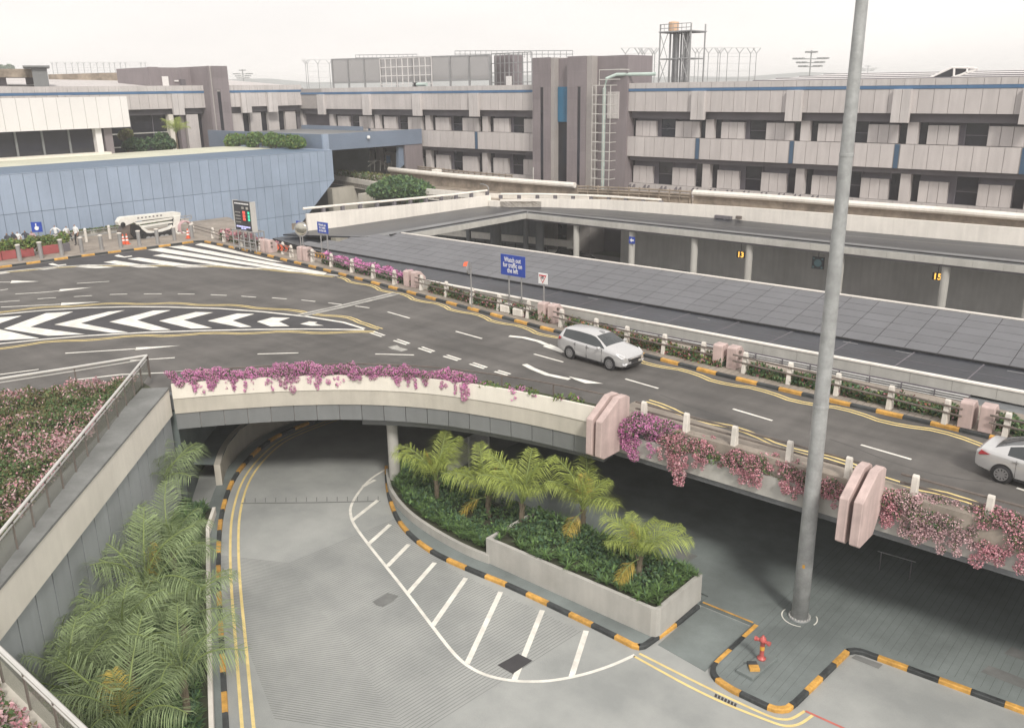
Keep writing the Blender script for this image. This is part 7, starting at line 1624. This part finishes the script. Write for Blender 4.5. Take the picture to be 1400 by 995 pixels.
SP_ = pose(True, 'lap', .06); SW_ = pose(True, 'wide', .03)
def seated(label, u, v, face, ps_, shirt):
    p = at(u, v, ZF + 1.36); person(label, (p.x, p.y, ZF), face, ps_, shirt, scale=1.05); return p
S_ = [seated('person in white shirt sitting with elbows out behind the hedge', 74.6, 308, R(-140), SW_, 'shirt_white'), seated('person in white shirt and dark trousers sitting at the end of the hedge', 89, 309, R(-85), SP_, 'shirt_white'),
      seated('person with pale collar sitting at the left end of the hedge', 9.6, 318.5, R(-140), SP_, 'shirt_dark'), seated('person in dark shirt sitting left of a pale shirted person', 18, 316.8, R(-150), SP_, 'shirt_dark'), seated('person in pale shirt sitting left of the blue sign', 23.5, 316.5, R(-120), SP_, 'shirt_white'),
      seated('person in black shirt sitting just left of the blue sign', 34, 315, R(-140), SW_, 'shirt_dark'), seated('person half hidden right beside the blue sign', 43.5, 315.5, R(-140), SP_, 'bract_pale')]
t = thing('bench', 'long low bench behind the hedge on which people sit', 'bench', (S_[3].x, S_[3].y, ZF))
q0, q1 = S_[2] - Vector((0, .8, 0)), S_[1] + Vector((0, .5, 0)); dd = (q1 - q0); dd.z = 0; dd.normalize(); nn_ = Vector((-dd.y, dd.x, 0))
mb = MB(); mb.wall([tuple(q0[:2]), tuple(S_[3][:2]), tuple(S_[5][:2]), tuple(S_[0][:2]), tuple(q1[:2])], .25, -.2, ZF + .36, ZF + .43); mb.build('seat', 'planter_wall', t)
for s_ in (q0, S_[3], S_[5], q1 - dd * .3): mb = MB(); mb.box((s_.x, s_.y, ZF + .18), (.3, .3, .355)); mb.build('leg', 'planter_wall', t)

# ---- cars
def car(label, loc, heading, kind, paint='car_silver', name='car', group=None):
    """body built from cross sections; x forward, y left"""
    t = thing(name, label, 'car', loc, heading, group)
    if kind == 'wagon':
        #     x     zb   belt  roof  wb   wr
        S = [(2.20, .42, .60, .62, .46, .40), (2.14, .26, .72, .75, .72, .62), (1.98, .20, .80, .85, .82, .70), (1.70, .19, .86, .93, .87, .72), (1.35, .19, .91, .99, .89, .72), (1.02, .19, .95, 1.04, .90, .70), (.96, .19, .955, 1.06, .90, .70), (.55, .19, .965, 1.28, .90, .63), (.22, .19, .97, 1.425, .90, .57), (.12, .19, .975, 1.45, .90, .57),
             (-.10, .19, .98, 1.48, .90, .57), (-.20, .19, .98, 1.485, .90, .57), (-.85, .19, 1.0, 1.50, .90, .57), (-.96, .19, 1.0, 1.50, .90, .57), (-1.55, .20, 1.03, 1.475, .89, .56), (-1.85, .22, 1.06, 1.45, .87, .54), (-1.98, .24, 1.07, 1.42, .86, .53), (-2.14, .27, 1.03, 1.18, .83, .58), (-2.25, .32, .96, 1.0, .78, .62), (-2.28, .40, .70, .74, .70, .58)]
        wind = (6, 8); sides = [(6, 15)]; rear = (16, 17); bw = (1.36, -1.29)
    else:
        S = [(2.25, .42, .60, .62, .46, .40), (2.18, .26, .70, .73, .74, .62), (2.0, .20, .78, .84, .83, .70), (1.65, .19, .84, .92, .87, .72), (1.3, .19, .89, .98, .89, .72), (.98, .19, .93, 1.03, .90, .70), (.92, .19, .935, 1.05, .90, .70), (.5, .19, .95, 1.26, .90, .63), (.12, .19, .955, 1.41, .90, .57), (.02, .19, .96, 1.425, .90, .57),
             (-.15, .19, .965, 1.44, .90, .57), (-.24, .19, .965, 1.44, .90, .57), (-.80, .19, .985, 1.42, .90, .57), (-.9, .19, .99, 1.41, .90, .57), (-1.25, .20, 1.0, 1.31, .89, .60), (-1.72, .22, 1.02, 1.12, .88, .66), (-1.80, .24, 1.02, 1.085, .87, .68), (-2.10, .28, 1.02, 1.075, .83, .68), (-2.24, .36, .90, .95, .78, .62), (-2.28, .42, .66, .70, .70, .58)]
        wind = (6, 8); sides = [(6, 14)]; rear = (13, 15); bw = (1.36, -1.33)
    rings = []
    for (x, zb, zt, zr, wb_, wr) in S:
        h_ = zt - zb; half = [(0, zb), (wb_ * .82, zb), (wb_ * .96, zb + h_ * .12), (wb_, zb + h_ * .38), (wb_ * 1.0, zb + h_ * .62), (wb_ * .985, zb + h_ * .86), (wb_ * .955, zt), (wb_ * .94, zt + .015), (wr + .035 if zr - zt > .12 else wb_ * .90, zr - .045 if zr - zt > .12 else zt + .03), (wr - .03, zr - .005), (wr * .5, zr + .018), (0, zr + .024)]
        rings.append([(x, y, z) for y, z in half] + [(x, -y, z) for y, z in half[-2:0:-1]])
    n = len(rings[0]); V = [v for r_ in rings for v in r_]; nh = 12
    groups = {'body': [], 'windscreen': [], 'side_window': [], 'side_window ': [], 'rear_window': []}
    for i in range(len(S) - 1):
        for j in range(n):
            f = (i * n + j, i * n + (j + 1) % n, (i + 1) * n + (j + 1) % n, (i + 1) * n + j); jj = j if j < nh - 1 else n - 1 - j
            k = 'body'
            if jj == 7 and any(a <= i < b_ for a, b_ in sides): k = 'side_window' if j < nh else 'side_window '
            if jj in (9, 10) and wind[0] <= i < wind[1]: k = 'windscreen'
            if jj in (9, 10) and rear[0] <= i < rear[1]: k = 'rear_window'
            groups[k].append(f)
    groups['body'] += [tuple(range(n))[::-1], tuple(range((len(S) - 1) * n, len(S) * n))]
    for k, fs in groups.items():
        me = bpy.data.meshes.new(k.strip()); used = sorted({v for f in fs for v in f}); ix = {v: a for a, v in enumerate(used)}
        me.from_pydata([V[v] for v in used], [], [[ix[v] for v in f] for f in fs]); bm = bmesh.new(); bm.from_mesh(me); bmesh.ops.recalc_face_normals(bm, faces=bm.faces)
        if k != 'body':
            c = Vector((0, 0, .8))
            for f in bm.faces:
                if f.normal.dot(f.calc_center_median() - c) < 0: f.normal_flip()
        bm.to_mesh(me); bm.free(); me.materials.append(M[paint if k == 'body' else 'glass']); me.polygons.foreach_set('use_smooth', [True] * len(me.polygons))
        me.set_sharp_from_angle(angle=R(38)); inst(me, k.strip(), t)
    def add(nm, m, mb): return inst(mb.mesh(nm, m), nm, t)
    def w_at(x):
        xs = [s[0] for s in S][::-1]; return np.interp(x, xs, [s[4] for s in S][::-1])
    for x in bw:
        for s in (-1, 1):
            y = s * (w_at(x) + .004)
            r3_ = Matrix.Rotation(R(90), 3, 'X')
            mb = MB(); mb.lathe([(.36, -.01), (.36, .01)], (x, y, .33), 24, r3_); add('wheel_arch', 'black', mb)
            ty_ = y - s * .09
            mb = MB(); mb.smooth = True; mb.lathe([(.2, -.11), (.30, -.11), (.315, -.08), (.315, .08), (.30, .11), (.2, .11)], (x, ty_, .315), 26, r3_); wh = add('wheel', 'tyre', mb)
            mb = MB()
            for a in range(10):
                w0 = a * math.pi / 5; d0 = Vector((math.cos(w0), 0, math.sin(w0))); p0 = Vector((x, ty_ + s * .113, .315)); e = Vector((-d0.z, 0, d0.x)) * .025
                mb.extr([p0 + d0 * .03 + e, p0 + d0 * .03 - e, p0 + d0 * .205 - e * 1.3, p0 + d0 * .205 + e * 1.3], (0, s * .012, 0))
            mb.lathe([(.225, -.012), (.225, .012), (.195, .012), (.195, -.012)], (x, ty_ + s * .112, .315), 24, r3_); mb.lathe([(.055, -.012), (.055, .014)], (x, ty_ + s * .113, .315), 12, r3_)
            rm = mb.mesh('rim', 'rim'); ro = bpy.data.objects.new('rim', rm); COL.objects.link(ro); ro.parent = wh
            mb = MB(); mb.lathe([(.2, -.002), (.2, .002)], (x, ty_ + s * .104, .315), 20, r3_); ro = bpy.data.objects.new('rim_shadow', mb.mesh('rim_shadow', 'black')); COL.objects.link(ro); ro.parent = wh
    for s in (-1, 1):
        mb = MB(); mb.extr([(2.03, s * .80, .66), (2.13, s * .64, .66), (2.10, s * .62, .79), (1.74, s * .80, .90), (1.70, s * .845, .84)], (0.015, s * .03, .025)); o = add('headlight', 'lamp_clear', mb)
        mb = MB(); mb.extr([(2.09, s * .76, .36), (2.17, s * .56, .36), (2.17, s * .52, .44), (2.07, s * .78, .44)], (0.03, s * .01, .0)); add('fog_lamp', 'lamp_clear', mb)
        if kind == 'wagon': mb = MB(); mb.extr([(-2.24, s * .60, .84), (-2.10, s * .845, .86), (-1.88, s * .885, .98), (-2.02, s * .86, 1.06), (-2.22, s * .66, 1.0)], (-.015, s * .02, .01))
        else: mb = MB(); mb.extr([(-2.27, s * .45, .82), (-2.13, s * .83, .80), (-1.78, s * .885, .90), (-2.02, s * .865, .98), (-2.23, s * .50, .95)], (-.02, s * .02, .02))
        add('tail_light', 'lamp_red', mb)
        mb = MB(); mb.box((.72, s * .99, 1.0), (.14, .20, .13)); inst(mb.mesh('mirror', paint, bev=.03), 'mirror', t); 
        for x in (.02, -.86): mb = MB(); mb.box((x - .1, s * (.905), .86), (.17, .03, .03)); add('door_handle', 'rim', mb)
        mb = MB(); mb.bb(-.95, .95, s * .855 - .03, s * .855 + .04, .20, .27); add('sill_strip', 'black', mb)
        for x in (.84, -.16, -.93):
            mb = MB(); mb.bb(x - .004, x + .004, s * .87, s * .905, .30, .93); add('door_gap', 'black', mb)
    mb = MB(); mb.extr([(2.195, -.44, .50), (2.195, .44, .50), (2.17, .50, .66), (2.17, -.50, .66)], (.02, 0, .004)); add('grille', 'black', mb)
    mb = MB(); mb.bb(2.12, 2.185, -.55, .55, .24, .36); add('lower_grille', 'black', mb)
    mb = MB(); mb.bb(2.205, 2.22, -.26, .26, .40, .50); add('number_plate', 'board_dark', mb)
    mb = MB(); mb.bb(-2.31, -2.28, -.26, .26, .58, .69); add('number_plate', 'board_dark', mb)
    if kind == 'wagon':
        mb = MB(); mb.lathe([(.2, 0), (.16, .06), (.03, .075)], (.0, .0, 1.46), 12); 
        mb = MB(); mb.box((.02, .05, 1.50), (.30, .16, .06)); inst(mb.mesh('roof_marker', 'steel_grey', bev=.02), 'roof_marker', t)
    else:
        mb = MB(); mb.bb(-2.30, -2.2, -.6, .6, .36, .46); add('rear_trim', 'black', mb)
    return t
fr, rr = at(834.4, 505.7, ZU), at(780.4, 490, ZU); d = fr - rr; hd = math.atan2(d.y, d.x); mid = (fr + rr) / 2; nl = Vector((-math.sin(hd), math.cos(hd), 0)); pc = mid + nl * .80 + Vector((math.cos(hd), math.sin(hd), 0)) * -.03
car('silver estate hatchback driving right along the upper road', (pc.x, pc.y, ZU + .012), hd, 'wagon', name='hatchback_car')
rr = at(1368, 659, ZU); hd2 = R(-5); fwd = Vector((math.cos(hd2), math.sin(hd2), 0)); pc = rr + Vector((-math.sin(hd2), math.cos(hd2), 0)) * .80 + fwd * 1.33
car('silver sedan cut by the right picture edge, seen from behind', (pc.x, pc.y, ZU + .012), hd2, 'sedan', name='sedan_car')
p = at(947, 371, 1.5); car('dark car parked in the courtyard below the far canopy', (p.x, p.y, .01), R(0), 'wagon', 'car_dark', name='parked_car')
p = at(786, 342, 1.5); car('dark vehicle in deep shade under the left canopy corner', (p.x, p.y, .01), R(10), 'wagon', 'car_dark', name='parked_car')
p = at(1165, 407, 1.5); car('red car almost hidden behind the near canopy edge', (p.x, p.y, .01), R(85), 'sedan', 'car_red', name='parked_car')
# ================================================================== thin haze
hb = MB(); hb.bb(-1650, 1650, -1650, 1650, -1.6, 37)
hz = hb.build('haze', 'ground'); tag(hz, kind='stuff')
m = bpy.data.materials.new('haze'); m.use_nodes = True; t = m.node_tree; t.nodes.clear()
o = t.nodes.new('ShaderNodeOutputMaterial'); v = t.nodes.new('ShaderNodeVolumePrincipled')
v.inputs['Color'].default_value = (0.93, 0.93, 0.94, 1); v.inputs['Density'].default_value = 0.0007; v.inputs['Anisotropy'].default_value = 0.1
t.links.new(v.outputs[0], o.inputs['Volume']); hz.data.materials.clear(); hz.data.materials.append(m)
